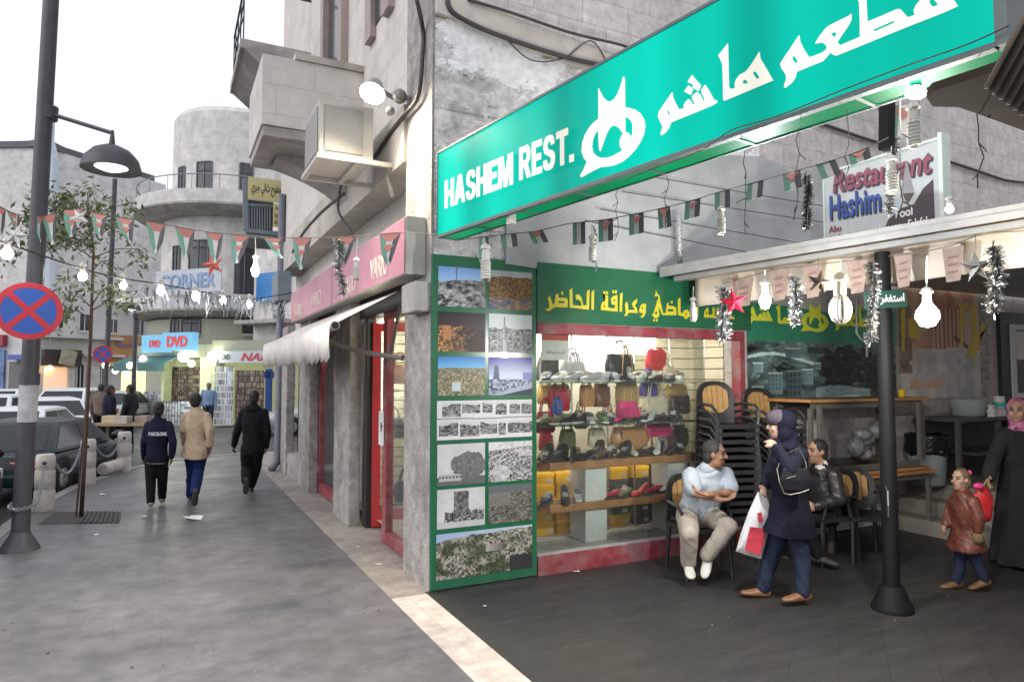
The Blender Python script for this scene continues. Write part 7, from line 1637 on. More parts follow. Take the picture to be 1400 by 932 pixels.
# ================================================================ cars, lamps, bollards, tree
def paint(n, c): return pbr('car_paint_'+n, c, .4, var=.05, coat=.12, spec=.25)
M_cglass = pbr('car_glass', (0.02, 0.025, 0.028), .06, var=.1, spec=.3); M_tyre = pbr('tyre', (0.015, 0.015, 0.016), .8); M_rim = pbr('rim', (.4, .4, .42), .35, metal=.8); M_tail = pbr('tail_lamp', (.3, .012, .012), .2, coat=.5); M_headl = pbr('head_lamp', (.6, .62, .65), .1, coat=.8); M_trim = pbr('car_trim', (.02, .02, .022), .5); M_plate = pbr('number_plate', (.6, .6, .58), .5)
def car(label, pos, head, colour, mat, kind='sedan', L=4.4, Wd=1.7, H=1.38):
    """local x forward; head = degrees clockwise from the street direction"""
    t = thing('parked_car', label, 'car', (0, 0, 0), 0, 'cars on the street'); hw = Wd/2; h2 = L/2
    belt = H*.62
    if kind == 'sedan': top = [(-h2, .55), (-h2+.03, belt-.12), (-h2+.12, belt-.03), (-h2+.75, belt), (-.3, belt+.01), (.75, belt), (1.1, belt-.03), (h2-.25, belt-.17), (h2-.05, belt-.27), (h2, .5)]
    elif kind == 'hatch': top = [(-h2, .55), (-h2+.03, belt), (-h2+.4, belt+.02), (-.3, belt+.01), (.85, belt), (1.2, belt-.04), (h2-.2, belt-.16), (h2-.04, belt-.28), (h2, .5)]
    else: top = [(-h2, .6), (-h2+.03, belt), (-h2+.4, belt+.02), (-.3, belt+.01), (.9, belt), (1.2, belt-.03), (h2-.15, belt-.1), (h2-.03, belt-.25), (h2, .55)]
    b = MB(); secs = []; n = 0
    for i, (x, zt) in enumerate(top):
        e = min(1, (h2-abs(x))/.55); w_ = hw*(.86+.14*math.sqrt(max(0, e)))
        zb = .22 if abs(x) < h2-.3 else .3
        half = [(w_*.9, zb), (w_*.985, zb+.12), (w_, min(.62, zt-.12)), (w_*.97, max(zt-.09, zb+.16)), (w_*.86, zt-.015), (w_*.45, zt+.012)]
        pts = [(x, y, z) for y, z in half] + [(x, -y, z) for y, z in reversed(half)]; secs.append(pts); n = len(pts)
    vs = [p for s in secs for p in s]; fs = []
    for i in range(len(secs)-1):
        for k in range(n): a = i*n+k; q = i*n+(k+1) % n; fs.append((a, q, q+n, a+n))
    fs += [tuple(reversed(range(n))), tuple(range((len(secs)-1)*n, len(secs)*n))]
    b._add(vs, fs)
    def fin(bb, nm, m_, par=None, **k):
        o = bb.build(nm, m_, None, base=(0, 0, 0), **k); o.parent = par or t; return o
    body = fin(b, 'body', mat, smooth=True, auto=32)
    # cabin
    if kind == 'sedan': xb0, xb1, xr0, xr1 = -h2+.62, .95, -h2+1.25, .25
    elif kind == 'hatch': xb0, xb1, xr0, xr1 = -h2+.06, 1.05, -h2+.5, .3
    else: xb0, xb1, xr0, xr1 = -h2+.05, 1.1, -h2+.3, .45
    wb, wr = hw*.93, hw*.72; zb = belt-.02; zr = H-.04
    A = [(xb0, -wb, zb), (xb1, -wb, zb), (xb1, wb, zb), (xb0, wb, zb)]; Bq = [(xr0, -wr, zr), (xr1, -wr, zr), (xr1, wr, zr), (xr0, wr, zr)]
    b = MB(); cap_ = [(xr0+.2, -wr*.8, H), (xr1-.2, -wr*.8, H), (xr1-.2, wr*.8, H), (xr0+.2, wr*.8, H)]
    b._add(A+Bq+cap_, [(0,1,5,4), (1,2,6,5), (2,3,7,6), (3,0,4,7), (4,5,9,8), (5,6,10,9), (6,7,11,10), (7,4,8,11), (8,9,10,11)])
    fin(b, 'cabin', mat, smooth=True, auto=25)
    def face(q0, q1, q2, q3, u0, u1, v0, v1, off):
        q0, q1, q2, q3 = map(Vector, (q0, q1, q2, q3)); nrm = (q1-q0).cross(q3-q0).normalized()
        def P(u, v): return q0.lerp(q1, u).lerp(q3.lerp(q2, u), v) + nrm*off
        return [P(u0, v0), P(u1, v0), P(u1, v1), P(u0, v1)]
    def pane_(q, nm, u0=.05, u1=.95, v0=.08, v1=.9):
        b = MB(); o = face(*q, u0, u1, v0, v1, .006); i_ = face(*q, u0, u1, v0, v1, -.01); b.hexa(i_, o); fin(b, nm, M_cglass)
    pane_((A[1], A[2], Bq[2], Bq[1]), 'windscreen'); pane_((A[3], A[0], Bq[0], Bq[3]), 'rear_window', .08, .92)
    for q in ((A[0], A[1], Bq[1], Bq[0]), (A[2], A[3], Bq[3], Bq[2])):
        m = q[0] == A[0]
        for (u0, u1) in (((.06, .49), (.52, .93)) if m else ((.07, .48), (.51, .94))): pane_(q, 'side_window', u0, u1, .1, .88)
    for sx, xw in ((-1, -L*.295), (1, L*.305)):
        for sy in (-1, 1):
            y = sy*(hw-.07); b = MB(); b.m = Matrix.Translation((xw, sy*(hw-.19), .31)) @ Matrix.Rotation(R(90), 4, 'X'); b.lathe([(.355, -.19), (.355, .19)], 22); b.m = None; fin(b, 'wheel_arch', M_trim, smooth=True, auto=40)
            w_ = MB(); w_.m = Matrix.Translation((xw, y, .31)) @ Matrix.Rotation(R(90), 4, 'X'); w_.lathe([(.2, -.085), (.28, -.095), (.305, -.075), (.31, 0), (.305, .075), (.28, .095), (.2, .085)], 22); ty = fin(w_, 'wheel', M_tyre, smooth=True, auto=50)
            w_ = MB(); w_.m = Matrix.Translation((xw, sy*(hw+.015), .31)) @ Matrix.Rotation(R(90), 4, 'X'); w_.lathe([(.2, -.02), (.16, .005), (.06, .012), (.04, .0)], 16); fin(w_, 'rim', M_rim, ty, smooth=True, auto=30)
    for sy in (-1, 1):
        b = MB(); b.cbox((-h2+.06, sy*(hw*.74), belt-.17), (.12, .34, .17), sy*.28); fin(b, 'tail_light', M_tail, bevel=.02)
        b = MB(); b.cbox((h2-.1, sy*(hw*.72), belt-.3), (.16, .36, .14), -sy*.35); fin(b, 'headlight', M_headl, bevel=.02)
        b = MB(); b.sphere((xb1-.22, sy*(hw+.1), belt+.08), (.06, .1, .07), 10, 7); fin(b, 'mirror', mat if kind != 'sedan' else M_trim, smooth=True)
        b = MB()
        for x in (-.45, .5): b.cbox((x-.0, sy*(hw*.995), belt-.13), (.16, .03, .03))
        fin(b, 'door_handle', M_trim)
        b = MB(); b.box((-L*.2, sy*hw-(.004 if sy > 0 else .012), .42), (L*.21, sy*hw+(.012 if sy > 0 else .004), .5)); fin(b, 'side_trim', M_trim)
    for s in (-1, 1):
        b = MB(); b.cbox((s*(h2-.02), 0, .4), (.2, Wd*.92, .2)); fin(b, 'bumper', mat if s < 0 and kind != 'van' else M_trim, bevel=.05)
        b = MB(); b.cbox((s*(h2+.085), 0, .45), (.02, .5, .11)); fin(b, 'number_plate', M_plate)
    t.location = (pos[0], pos[1], ZR); t.rotation_euler = (0, 0, R(90-head)); return t
def cpos(px, D): q = AD(px, 540, D); return (q.x, q.y)
gh = R(15); gx, gy_ = -1.52, 13.2; c_ = (gx + math.sin(gh)*1.3 - math.cos(gh)*.8, gy_ + math.cos(gh)*1.3 + math.sin(gh)*.8)
car('dark green sedan parked along the chained bollards', c_, 15, 'dark green', paint('dark_green', (.006, .014, .016)), 'sedan', 4.4, 1.68, 1.22)
car('black hatchback parked at the left edge behind the lamp post', (-2.92, 10.0), 2, 'black', paint('black', (.01, .012, .014)), 'hatch', 4.1, 1.68, 1.42)
M_wp = paint('white', (.62, .64, .66))
car('white sedan just beyond the dark green sedan', cpos(44, 16.0), 12, 'white', M_wp, 'sedan', 4.4, 1.7, 1.26)
car('white hatchback in front of the taller one, its lights towards the barrow', cpos(76, 19.8), 168, 'white', M_wp, 'hatch', 3.9, 1.66, 1.34)
car('tall white hatchback with wide dark windscreen facing the camera', cpos(93, 25.0), 192, 'white', M_wp, 'hatch', 4.3, 1.8, 1.52)
car('white sedan at the left edge, second row of traffic', cpos(2, 21.5), 10, 'white', M_wp, 'sedan', 4.4, 1.7, 1.4)
car('distant white sedan at the left before the shops', cpos(18, 30), 14, 'white', M_wp, 'sedan', 4.4, 1.7, 1.42)
car('distant silver sedan between the men by the barrow', cpos(166, 27), 20, 'silver', paint('silver', (.4, .42, .45)), 'sedan', 4.3, 1.7, 1.4)
fq = AZ(366, 598, ZR); car('silver sedan coming out of the side street at the building corner', (fq.x+2.1, fq.y+.9), -86, 'silver', paint('silver', (.4, .42, .45)), 'sedan', 4.3, 1.7, 1.42)
# ---- lamp post with dome lamp
M_lpole = pbr('grey_lamp_paint', (.055, .055, .065), .5, var=.25, coords='World'); M_lband = pbr('worn_white_band', (.5, .5, .52), .7, var=.3, dirt=((.15, .15, .16), .6, 9)); M_lens = emit('lamp_lens', (1, .98, .95), 3.0)
def dome_lamp(label, base, top, arm_to, dome, dr_, lit, band=None, group='street lamps with dome shades'):
    t = thing('street_lamp', label, 'street lamp', base, 0, group); b_ = Vector(base); tp = Vector(top)
    k = (tp-b_).length/6
    p = MB(); p.tube([b_ + Vector((0, 0, .16)), b_.lerp(tp, .5), tp], [.084, .081, .074], 16); p.build('pole', M_lpole, t, smooth=True, auto=40)
    p = MB(); p.lathe([(.185, 0), (.18, .02), (.1, .155), (.09, .19)], 16, b_); p.build('base', M_lpole, t, smooth=True, auto=30)
    if band:
        d = (tp-b_).normalized(); p = MB(); p.tube([b_ + d*band[0], b_ + d*band[1]], .0875, 16); p.build('white_band', M_lband, t, smooth=True, auto=40)
        p = MB(); p.tube([b_ + d*band[1], b_ + d*(band[1]+.12)], .095, 16); p.build('collar', M_lpole, t, smooth=True, auto=40)
    if dome is not None:
        dm = Vector(dome); a0 = Vector(arm_to)
        p = MB(); p.tube([a0, dm + Vector((0, 0, dr_*.98 + .12))], .022, 8); p.build('arm', M_lpole, t)
        c_ = MB(); c_.lathe([(.09, -.07), (.095, .07)], 14, a0); c_.build('clamp', M_lpole, t, smooth=True, auto=40)
        p = MB(); p.lathe([(dr_, 0), (dr_*1.0, .02), (dr_*.9, dr_*.42), (dr_*.62, dr_*.74), (dr_*.3, dr_*.9), (.03, dr_*.98), (.015, dr_*1.5)], 26, dm, caps=False); p.lathe([(dr_*.98, .005), (dr_*.55, .03)], 26, dm, caps=False); sh = p.build('lamp_shade', M_lpole, t, smooth=True, auto=40)
        p = MB(); p.lathe([(dr_*.55, .03), (dr_*.3, .0), (.01, -.02)], 20, dm); p.build('lens', lit, sh, smooth=True)
    return t
lb = AZ(27, 751, 0); dm1 = AD(152, 233, 7.15)
dome_lamp('tall grey street lamp with dome shade and white band at the left', lb, AY(72, -40, lb.y - .15), AY(66, 155, lb.y - .1), dm1, .285, M_lens, (1.33, 1.72))
M_off = pbr('unlit_lens', (.5, .5, .5), .4)
q = P2(144, 23); dome_lamp('tall dark lamp pole in the street behind the young tree', (q.x, q.y, ZR), (q.x+.1, q.y, 8.6), (q.x, q.y, 8.2), None, .28, M_off)
q = P2(181, 24); dm3 = AD(180, 424, 24); dome_lamp('distant street lamp with small dome shade beside the disc shop', (q.x+.05, q.y, ZR), (q.x+.05, q.y+.1, 4.0), (q.x+.05, q.y, 3.95), dm3, .3, M_lens)
# no stopping signs
M_sblue = pbr('sign_blue', (.03, .1, .42), .4, var=.06); M_sred = pbr('sign_red', (.5, .03, .045), .4, var=.06); M_galv = pbr('galvanised', (.35, .36, .37), .4, metal=.6)
def nostop(label, c, r, face_):
    c = Vector(c); f = Vector(face_).normalized(); s = f.cross(Vector((0, 0, 1))).normalized(); s = -s
    t = thing('no_stopping_sign', label, 'road sign', c, 0, 'no stopping signs')
    def disc(b, r0, r1, d0, d1, a0=0, a1=2*math.pi, n=40):
        for i in range(n):
            b0, b1 = a0+(a1-a0)*i/n, a0+(a1-a0)*(i+1)/n
            q = [c + s*(rr*math.cos(b)) + Vector((0, 0, rr*math.sin(b))) for rr, b in ((r0, b0), (r1, b0), (r1, b1), (r0, b1))]
            b.hexa([v + f*d0 for v in q], [v + f*d1 for v in q])
    p = MB(); p.tube([c - f*.012, c], r, 40); p.build('plate', M_galv, t)
    p = MB(); p.tube([c + f*.0005, c + f*.003], r*.82, 40); p.build('blue_field', M_sblue, t)
    p = MB(); disc(p, r*.81, r*.995, .001, .006)
    for a in (R(45), R(135)):
        u = s*math.cos(a) + Vector((0, 0, math.sin(a))); w_ = f.cross(u)*r*.1; q = [c + u*r*.82 + w_, c + u*r*.82 - w_, c - u*r*.82 - w_, c - u*r*.82 + w_]
        k = .0035 if a < 1 else .0042
        p.hexa([v + f*.0031 for v in q], [v + f*(k+.0015) for v in q])
    p.build('red_ring_and_cross', M_sred, t)
    p = MB(); p.bar(c - f*.013 - Vector((0, 0, .03)), c - f*.12 - Vector((0, 0, .03)), .03); p.build('bracket', M_galv, t)
cN = AD(39.5, 425, 6.74); nostop('large round blue and red no stopping sign on the striped lamp post', cN, .284, -Vector((cN.x, cN.y, 0)))
cN = AD(140.5, 484, 22.7); nostop('small distant no stopping sign on the dark lamp pole', cN, .29, -Vector((cN.x, cN.y, 0)))
# bollards and chains
M_bol = pbr('bollard_stone', (.6, .56, .52), .8, var=.2, vscale=8, dirt=((.3, .27, .24), .5, 6)); M_chn = pbr('old_chain', (.3, .31, .33), .4, metal=.7)
def bollard():
    t = thing('bollard', 'x', 'bollard', (0, 0, 0), 0, 'pale stone bollards along the kerb')
    def fin(bb, nm, m_): o = bb.build(nm, m_, None, base=(0, 0, 0), smooth=True, auto=40); o.parent = t
    p = MB(); p.lathe([(.125, 0), (.125, .26), (.115, .275), (.115, .29), (.122, .3), (.12, .53), (.112, .545), (.112, .56), (.118, .57), (.115, .71), (.1, .75), (.0, .755)], 22); fin(p, 'shaft', M_bol)
    p = MB(); p.m = Matrix.Translation((.0, -.115, .64)); p.sphere((0, 0, 0), (.03, .02, .03), 10, 6); p.m = None; fin(p, 'chain_eye', M_lpole)
    return t
bo = bollard(); bspots = [(AZ(60, 697, 0), 'stone bollard next to the striped lamp post'), (AZ(119, 662, 0), 'stone bollard right of the young tree, middle one standing'), (AZ(169, 644, 0), 'stone bollard farthest along the kerb, by the car front')]
for i, (q, lab) in enumerate(bspots):
    o = bo if i == 0 else copy_tree(bo); o.location = q; o['label'] = lab
o = copy_tree(bo); q = AZ(172, 642, .0); a = AZ(133, 653, 0); dd = (a-q); dd.z = 0; o.location = q + Vector((0, 0, .125)) + dd.normalized()*.14; o.rotation_euler = Vector((dd.x, dd.y, 0)).to_track_quat('Z', 'Y').to_euler(); o['label'] = 'fallen stone bollard lying on the pavement between two standing ones'
def chain(label, pts, n=30):
    pts = [Vector(p) for p in pts]; b = MB(); seg = []
    for i in range(len(pts)-1):
        L_ = (pts[i+1]-pts[i]).length; m = max(2, int(L_/.045))
        for j in range(m): seg.append(pts[i].lerp(pts[i+1], (j+.5)/m))
    for i, c in enumerate(seg):
        d = (seg[min(i+1, len(seg)-1)]-seg[max(i-1, 0)]).normalized(); s = d.cross(Vector((0, 0, 1))); s = s.normalized() if s.length > .1 else Vector((1, 0, 0)); t = d.cross(s)
        w_ = s if i % 2 else t
        b.tube([c + d*(.032*math.cos(a)) + w_*(.018*math.sin(a)) for a in [math.pi*2*k/8 for k in range(9)]], .006, 5, caps=False)
    return tag(b.build('chain', M_chn), label, 'chain', 'chains between the bollards')
def sag(a, b, s, n=10): a, b = Vector(a), Vector(b); return [a.lerp(b, i/n) - Vector((0, 0, s*4*(i/n)*(1-i/n))) for i in range(n+1)]
lp_ = Vector(lb)
loop = [lp_ + Vector((.105*math.cos(a), .105*math.sin(a), .46 + .03*math.sin(a))) for a in [math.pi*2*i/10 for i in range(11)]]
b1, b2, b3 = [v[0] + Vector((0, 0, .62)) for v in bspots]
chain('rusty chain looped round the lamp post and hung to the nearest bollard', loop + sag(loop[-1], b1 + Vector((.0, -.13, 0)), .16))
chain('chain sagging between the nearest bollard and the middle bollard', sag(b1 + Vector((.12, .0, 0)), b2 + Vector((-.1, -.09, 0)), .26, 14))
chain('chain sagging between the middle bollard and the farthest bollard', sag(b2 + Vector((.1, .08, 0)), b3 + Vector((-.05, -.12, 0)), .24, 14))
# young street tree with its stake and grate
M_bark = pbr('thin_bark', (.10, .06, .045), .8, var=.3, vscale=20); M_leaf = pbr('narrow_leaves', (.13, .175, .075), .6, var=.5, vscale=3)
tb_ = AZ(111, 706, 0); t = thing('young_tree', 'slender young street tree with sparse drooping leaves in front of the cars', 'tree', tb_)
trk = [tb_, AD(116, 620, 8.66), AD(121, 520, 8.6), AD(125, 430, 8.6), AD(128, 340, 8.65), AD(118, 275, 8.7)]
p = MB(); p.tube(trk, [.026, .024, .022, .019, .015, .01], 8); tk = p.build('trunk', M_bark, t, smooth=True)
lf = MB(); br = MB(); r2 = random.Random(11)
for i in range(26):
    s = r2.uniform(.58, 1.0); k = s*(len(trk)-1); j = min(int(k), len(trk)-2); o_ = trk[j].lerp(trk[j+1], k-j)
    ang_ = r2.uniform(0, 6.28); out_ = Vector((math.cos(ang_), math.sin(ang_), r2.uniform(.1, .6))); out_ += rt_*(-.25); ln = r2.uniform(.3, .75)
    e = o_ + out_.normalized()*ln; e2 = e + out_*.15 - Vector((0, 0, r2.uniform(.1, .35)))
    br.tube([o_, o_.lerp(e, .5) + Vector((0, 0, .05)), e, e2], [.009, .007, .005, .003], 5)
    for q_ in range(60):
        c = (e.lerp(e2, r2.random()) if q_ % 3 else o_.lerp(e, r2.uniform(.5, 1))) + Vector((r2.gauss(0, .09), r2.gauss(0, .09), r2.gauss(0, .08)))
        d = Vector((r2.uniform(-1, 1), r2.uniform(-1, 1), r2.uniform(-1.2, .1))).normalized(); w_ = d.orthogonal().normalized(); w_ = Matrix.Rotation(r2.uniform(0, 6.28), 3, d) @ w_
        ll = r2.uniform(.06, .13); ww = ll*.17
        lf._add([c, c + d*ll*.5 + w_*ww, c + d*ll, c + d*ll*.5 - w_*ww], [(0, 1, 2, 3)])
br.build('branches', M_bark, tk); lf.build('crown', M_leaf, t)
p = MB(); p.tube([AZ(104, 706, 0), AD(117, 560, 8.7), AD(121, 510, 8.62)], .012, 7); tag(p.build('tree_stake', M_bark), 'thin wooden stake leaning against the young street tree', 'stake')
M_grate = pbr('iron_grate', (.05, .05, .05), .6, metal=.4, var=.3)
g0, g1, g2, g3 = AZ(52, 716, .006), AZ(164, 714, .006), AZ(166, 699, .006), AZ(75, 699, .006)
t = thing('tree_grate', 'dark slotted iron grate in the pavement at the foot of the young tree', 'grate', g0)
p = MB(); p.poly([g0 + Vector((0, 0, -.002)), g1 + Vector((0, 0, -.002)), g2 + Vector((0, 0, -.002)), g3 + Vector((0, 0, -.002))]); p.build('pit_soil', pbr('dark_soil', (.07, .062, .058), .9, var=.4, vscale=15), t)
p = MB()
for i in range(8):
    u0 = .5 + .062*i; a = g0.lerp(g1, u0); b_ = g3.lerp(g2, u0 - .02); p.hexa([a, a + (g1-g0)*.026, b_ + (g1-g0)*.026, b_], [v + Vector((0, 0, .012)) for v in (a, a + (g1-g0)*.026, b_ + (g1-g0)*.026, b_)])
p.build('bars', M_grate, t)
# wooden barrow with goods by the men
q = AD(172, 575, 15.6); t = thing('wooden_barrow', 'wooden barrow table with goods beside the far men', 'barrow', (q.x, q.y, ZR))
M_bw = pbr('barrow_wood', (.3, .22, .13), .7, var=.25); p = MB(); p.cbox((q.x, q.y, .72), (1.3, .7, .05), -YAW); p.build('table_top', M_bw, t)
for sx in (-1, 1):
    for sy in (-1, 1): v = Vector((q.x, q.y, 0)) + rt_*(sx*.58) + fr_*(sy*.28); p = MB(); p.box((v.x-.03, v.y-.03, ZR), (v.x+.03, v.y+.03, .69)); p.build('leg', M_bw, t)
for i, (cx_, cy_, cc) in enumerate(((-.4, .1, (.5, .42, .25)), (0, -.1, (.45, .4, .36)), (.35, .1, (.3, .24, .2)))):
    v = Vector((q.x, q.y, .748)) + rt_*cx_ + fr_*cy_; b = MB(); b.cbox((v.x, v.y, v.z+.08), (.28, .26, .16), -YAW); tag(b.build('carton', pbr('carton_%s' % 'abc'[i], cc, .8)), ('tan', 'grey', 'brown')[i] + ' carton on the wooden barrow, ' + ('left', 'middle', 'right')[i] + ' of three', 'carton', 'cartons on the barrow')
# litter
M_litter = pbr('white_paper', (.68, .67, .66), .8, var=.08)
def litter(label, px, py, w_, d_, seed, nm='paper_scrap'):
    q = AZ(px, py, .004); b = MB(); r3 = random.Random(seed)
    n = 9; a0 = r3.uniform(0, 6)
    pts = [(math.cos(6.283*i/n+a0)*w_*r3.uniform(.6, 1), math.sin(6.283*i/n+a0)*d_*r3.uniform(.5, 1)) for i in range(n)]
    vs = [q + rt_*x + fr_*y + Vector((0, 0, r3.uniform(.0, .05)*min(1, w_*6))) for x, y in pts] + [q + Vector((0, 0, .035*min(1, w_*6)))]
    b._add(vs, [(i, (i+1) % n, n) for i in range(n)]); return tag(b.build(nm, M_litter, base=q), label, 'litter')
litter('large crumpled white paper behind the walking young man in beige', 266, 709, .17, .1, 3)
litter('white paper scrap left of the large crumpled one', 197, 706, .055, .04, 5); litter('white paper scrap on the pavement before the tree grate', 131, 731, .05, .035, 8); litter('white paper scrap by the middle bollard', 140, 676, .06, .05, 9)
litter('small white scrap at the shoe shop plinth', 788, 781, .035, .02, 12); litter('tiny pale scrap on the threshold by the corner pillar', 518, 771, .04, .03, 14); litter('tiny white scrap near the red door on the step', 489, 747, .03, .02, 15); litter('small pale scrap left on the dark alley floor', 663, 828, .02, .015, 17)
# grit and chewing gum trodden into the paving
r8 = random.Random(21); b = MB(); M_grit = vcolmat('grit', .9, var=.2)
for i in range(420):
    if i % 3: x, y = r8.uniform(-1.5, 1.6), r8.uniform(1.0, 16)
    else: x, y = r8.uniform(2.0, 9), r8.uniform(.6, 5.3)
    k = r8.random(); s = r8.uniform(.003, .008) if k > .3 else r8.uniform(.009, .017); c = (.065, .062, .064) if k < .3 else (.25, .24, .23) if k < .85 else (.5, .48, .45)
    n = 6; a0 = r8.uniform(0, 6); z = .006 if k < .3 else .006 + s*.5
    b._add([(x + s*math.cos(a0 + 6.283*j/n)*r8.uniform(.6, 1), y + s*math.sin(a0 + 6.283*j/n)*r8.uniform(.6, 1), .0055) for j in range(n)] + [(x, y, z)], [(j, (j+1) % n, n) for j in range(n)], c)
tag(b.build('grit', M_grit, base=(0, 0, 0)), 'pale grit, crumbs and dark gum spots trodden over the paving', 'grit', kind='stuff')
# ================================================================ shop sign, awning, air conditioner, flags, bulbs, tinsel, cables
M_pink = pbr('faded_pink_sign', (.44, .18, .24), .5, var=.14, vscale=1.2, coords='World', dirt=((.42, .28, .31), .5, 1.5)); M_box = pbr('sign_box_grey', (.42, .43, .38), .6, var=.12, dirt=((.25, .24, .2), .4, 5)); M_pkl = pbr('cream_letters', (.68, .54, .48), .5)
t = thing('pink_shop_sign', 'faded pink box sign with cream letters along the street front', 'shop sign', (1.85, 8.5, 2.68))
p = MB(); p.box((1.815, 5.63, 2.69), (1.995, 11.75, 3.2)); p.build('sign_box', M_box, t, bevel=.004)
p = MB(); p.box((1.806, 5.65, 2.7), (1.814, 8.55, 3.19)); p.box((1.806, 8.6, 2.7), (1.814, 11.73, 3.19)); p.build('sign_face', M_pink, t)
def pk(txt, y, w_, h_, z=2.9):
    me = text_mesh(txt, 1, .004, 'lettering', bold=.01); fit(me, w_, h_); put_flat(me, 'lettering', M_pkl, t, (1.803, y, z), (0, -1, 0), (0, 0, 1))
pk('VARIO', 6.45, .62, .22, 2.87); pk('VARIO', 7.65, .55, .2, 2.84); pk('VARIO', 9.6, .7, .2, 2.88); pk('VARIO', 11.0, .7, .2, 2.84)
# retractable awning
M_awn = pbr('white_awning_canvas', (.66, .62, .57), .85, var=.1, coords='World', dirt=((.4, .37, .34), .4, 1.6)); M_arm = pbr('awning_arm', (.2, .19, .18), .5)
t = thing('awning', 'dirty white retractable awning with ragged valance under the pink sign', 'awning', (1.6, 8.5, 2.2))
ax0, az0, ax1, az1 = 1.9, 2.6, 1.38, 2.3
p = MB(); p.grid((ax0, 6.15, az0), (ax1-ax0, .3, az1-az0), (0, 5.0, 0), 4, 10); o = p.build('canvas', M_awn, t, smooth=True); m = o.modifiers.new('thick', 'SOLIDIFY'); m.thickness = .006
p = MB(); p.tube([(ax1, 6.4, az1-.02), (ax1, 11.4, az1-.02)], .045, 14); p.build('front_bar', pbr('bar_white', (.55, .54, .52), .4), t, smooth=True, auto=40)
p = MB(); n = 60; r4 = random.Random(5); vs = []; fs = []
for i in range(n+1):
    y = 6.42 + 4.95*i/n; f_ = .012*math.sin(i*1.9)+.008*math.sin(i*.7)
    low = az1-.06 - (.24 + .05*abs(math.sin(i*1.05)) + r4.uniform(0, .03)); vs += [(ax1-.045+f_*.3, y, az1-.02), (ax1-.05+f_, y, (az1+low)/2), (ax1-.04-f_, y, low)]
for i in range(n):
    for k in range(2): a = i*3+k; fs.append((a, a+1, a+4, a+3))
p._add(vs, fs); o = p.build('valance', M_awn, t, smooth=True); m = o.modifiers.new('thick', 'SOLIDIFY'); m.thickness = .003
p = MB(); p.tube([(2.0, 6.28, 1.98), (1.7, 6.75, 2.05), (1.38, 7.5, 2.25)], .025, 8); p.tube([(1.98, 6.3, 2.5), (2.05, 6.9, 1.95)], .02, 8); p.build('arm', M_arm, t)
p = MB(); p.tube([(1.38, 6.385, 2.28), (1.38, 6.4, 2.28)], .034, 14); p.build('bar_end', M_black, t)
# air conditioner on a shelf
M_acm = pbr('ac_enamel', (.5, .48, .43), .5, var=.12, dirt=((.28, .26, .22), .5, 6)); M_acg = pbr('ac_grill', (.3, .29, .27), .6, var=.2, vscale=90)
t = thing('air_conditioner', 'old beige window air conditioner on a shelf under the balcony', 'air conditioner', (1.55, 6.95, 3.9))
p = MB(); p.box((1.25, 6.62, 3.95), (1.78, 7.4, 4.5)); p.build('casing', M_acm, t, bevel=.012)
p = MB(); p.box((1.3, 6.608, 4.0), (1.68, 6.617, 4.45)); p.build('grill', M_acg, t)
p = MB(); p.box((1.241, 6.68, 4.0), (1.247, 7.34, 4.45)); p.build('side_grill', M_acg, t)
p = MB(); p.box((1.72, 6.64, 3.96), (1.78, 6.618, 4.49)); p.build('edge_trim', M_acm, t)
p = MB(); p.box((1.22, 6.55, 3.9), (2.0, 6.6, 3.945)); p.box((1.22, 7.36, 3.9), (2.0, 7.41, 3.945)); p.box((1.22, 6.6, 3.9), (1.27, 7.36, 3.945)); p.box((1.6, 6.6, 3.9), (1.65, 7.36, 3.945)); p.build('shelf_frame', M_acm, t)
p = MB(); p.bar((1.9, 6.62, 3.9), (1.985, 6.62, 3.62), .03); p.build('bracket', M_arm, t)
# floodlight over the corner
t = thing('floodlight', 'lit floodlight on a bracket beside the air conditioner', 'lamp', (1.75, 6.2, 4.4))
M_fl = emit('floodlight_lens', (1, .96, .86), 26); fc = AY(509, 128, 6.2); fdir = Vector((-.3, -.42, -.86)).normalized()
p = MB(); p.m = Matrix.Translation(fc) @ fdir.to_track_quat('Z', 'Y').to_matrix().to_4x4(); p.lathe([(.03, -.16), (.08, -.13), (.11, -.03), (.125, .0)], 18); p.m = None; p.build('housing', M_galv, t, smooth=True, auto=40)
p = MB(); p.m = Matrix.Translation(fc) @ fdir.to_track_quat('Z', 'Y').to_matrix().to_4x4(); p.lathe([(.118, .003), (.07, .03), (.0, .04)], 18); p.m = None; p.build('lens', M_fl, t, smooth=True)
p = MB(); p.tube([fc - fdir*.1, fc + Vector((.2, .0, .0)), (2.0, 6.1, 4.45)], .025, 8); p.sphere((1.9, 6.13, 4.46), .07, 10, 8); p.sphere((1.83, 6.2, 4.33), .045, 10, 8); p.build('bracket', M_arm, t)
fl = bpy.data.lights.new('floodlight_lamp', 'SPOT'); fl.energy = 420; fl.color = (1, .86, .62); fl.spot_size = R(165); fl.spot_blend = 1; fl.shadow_soft_size = .1; fo = bpy.data.objects.new('floodlight_lamp', fl); COL.objects.link(fo); fo.location = fc + fdir*.06; fo.rotation_euler = (-fdir).to_track_quat('Z', 'Y').to_euler(); fo.parent = None
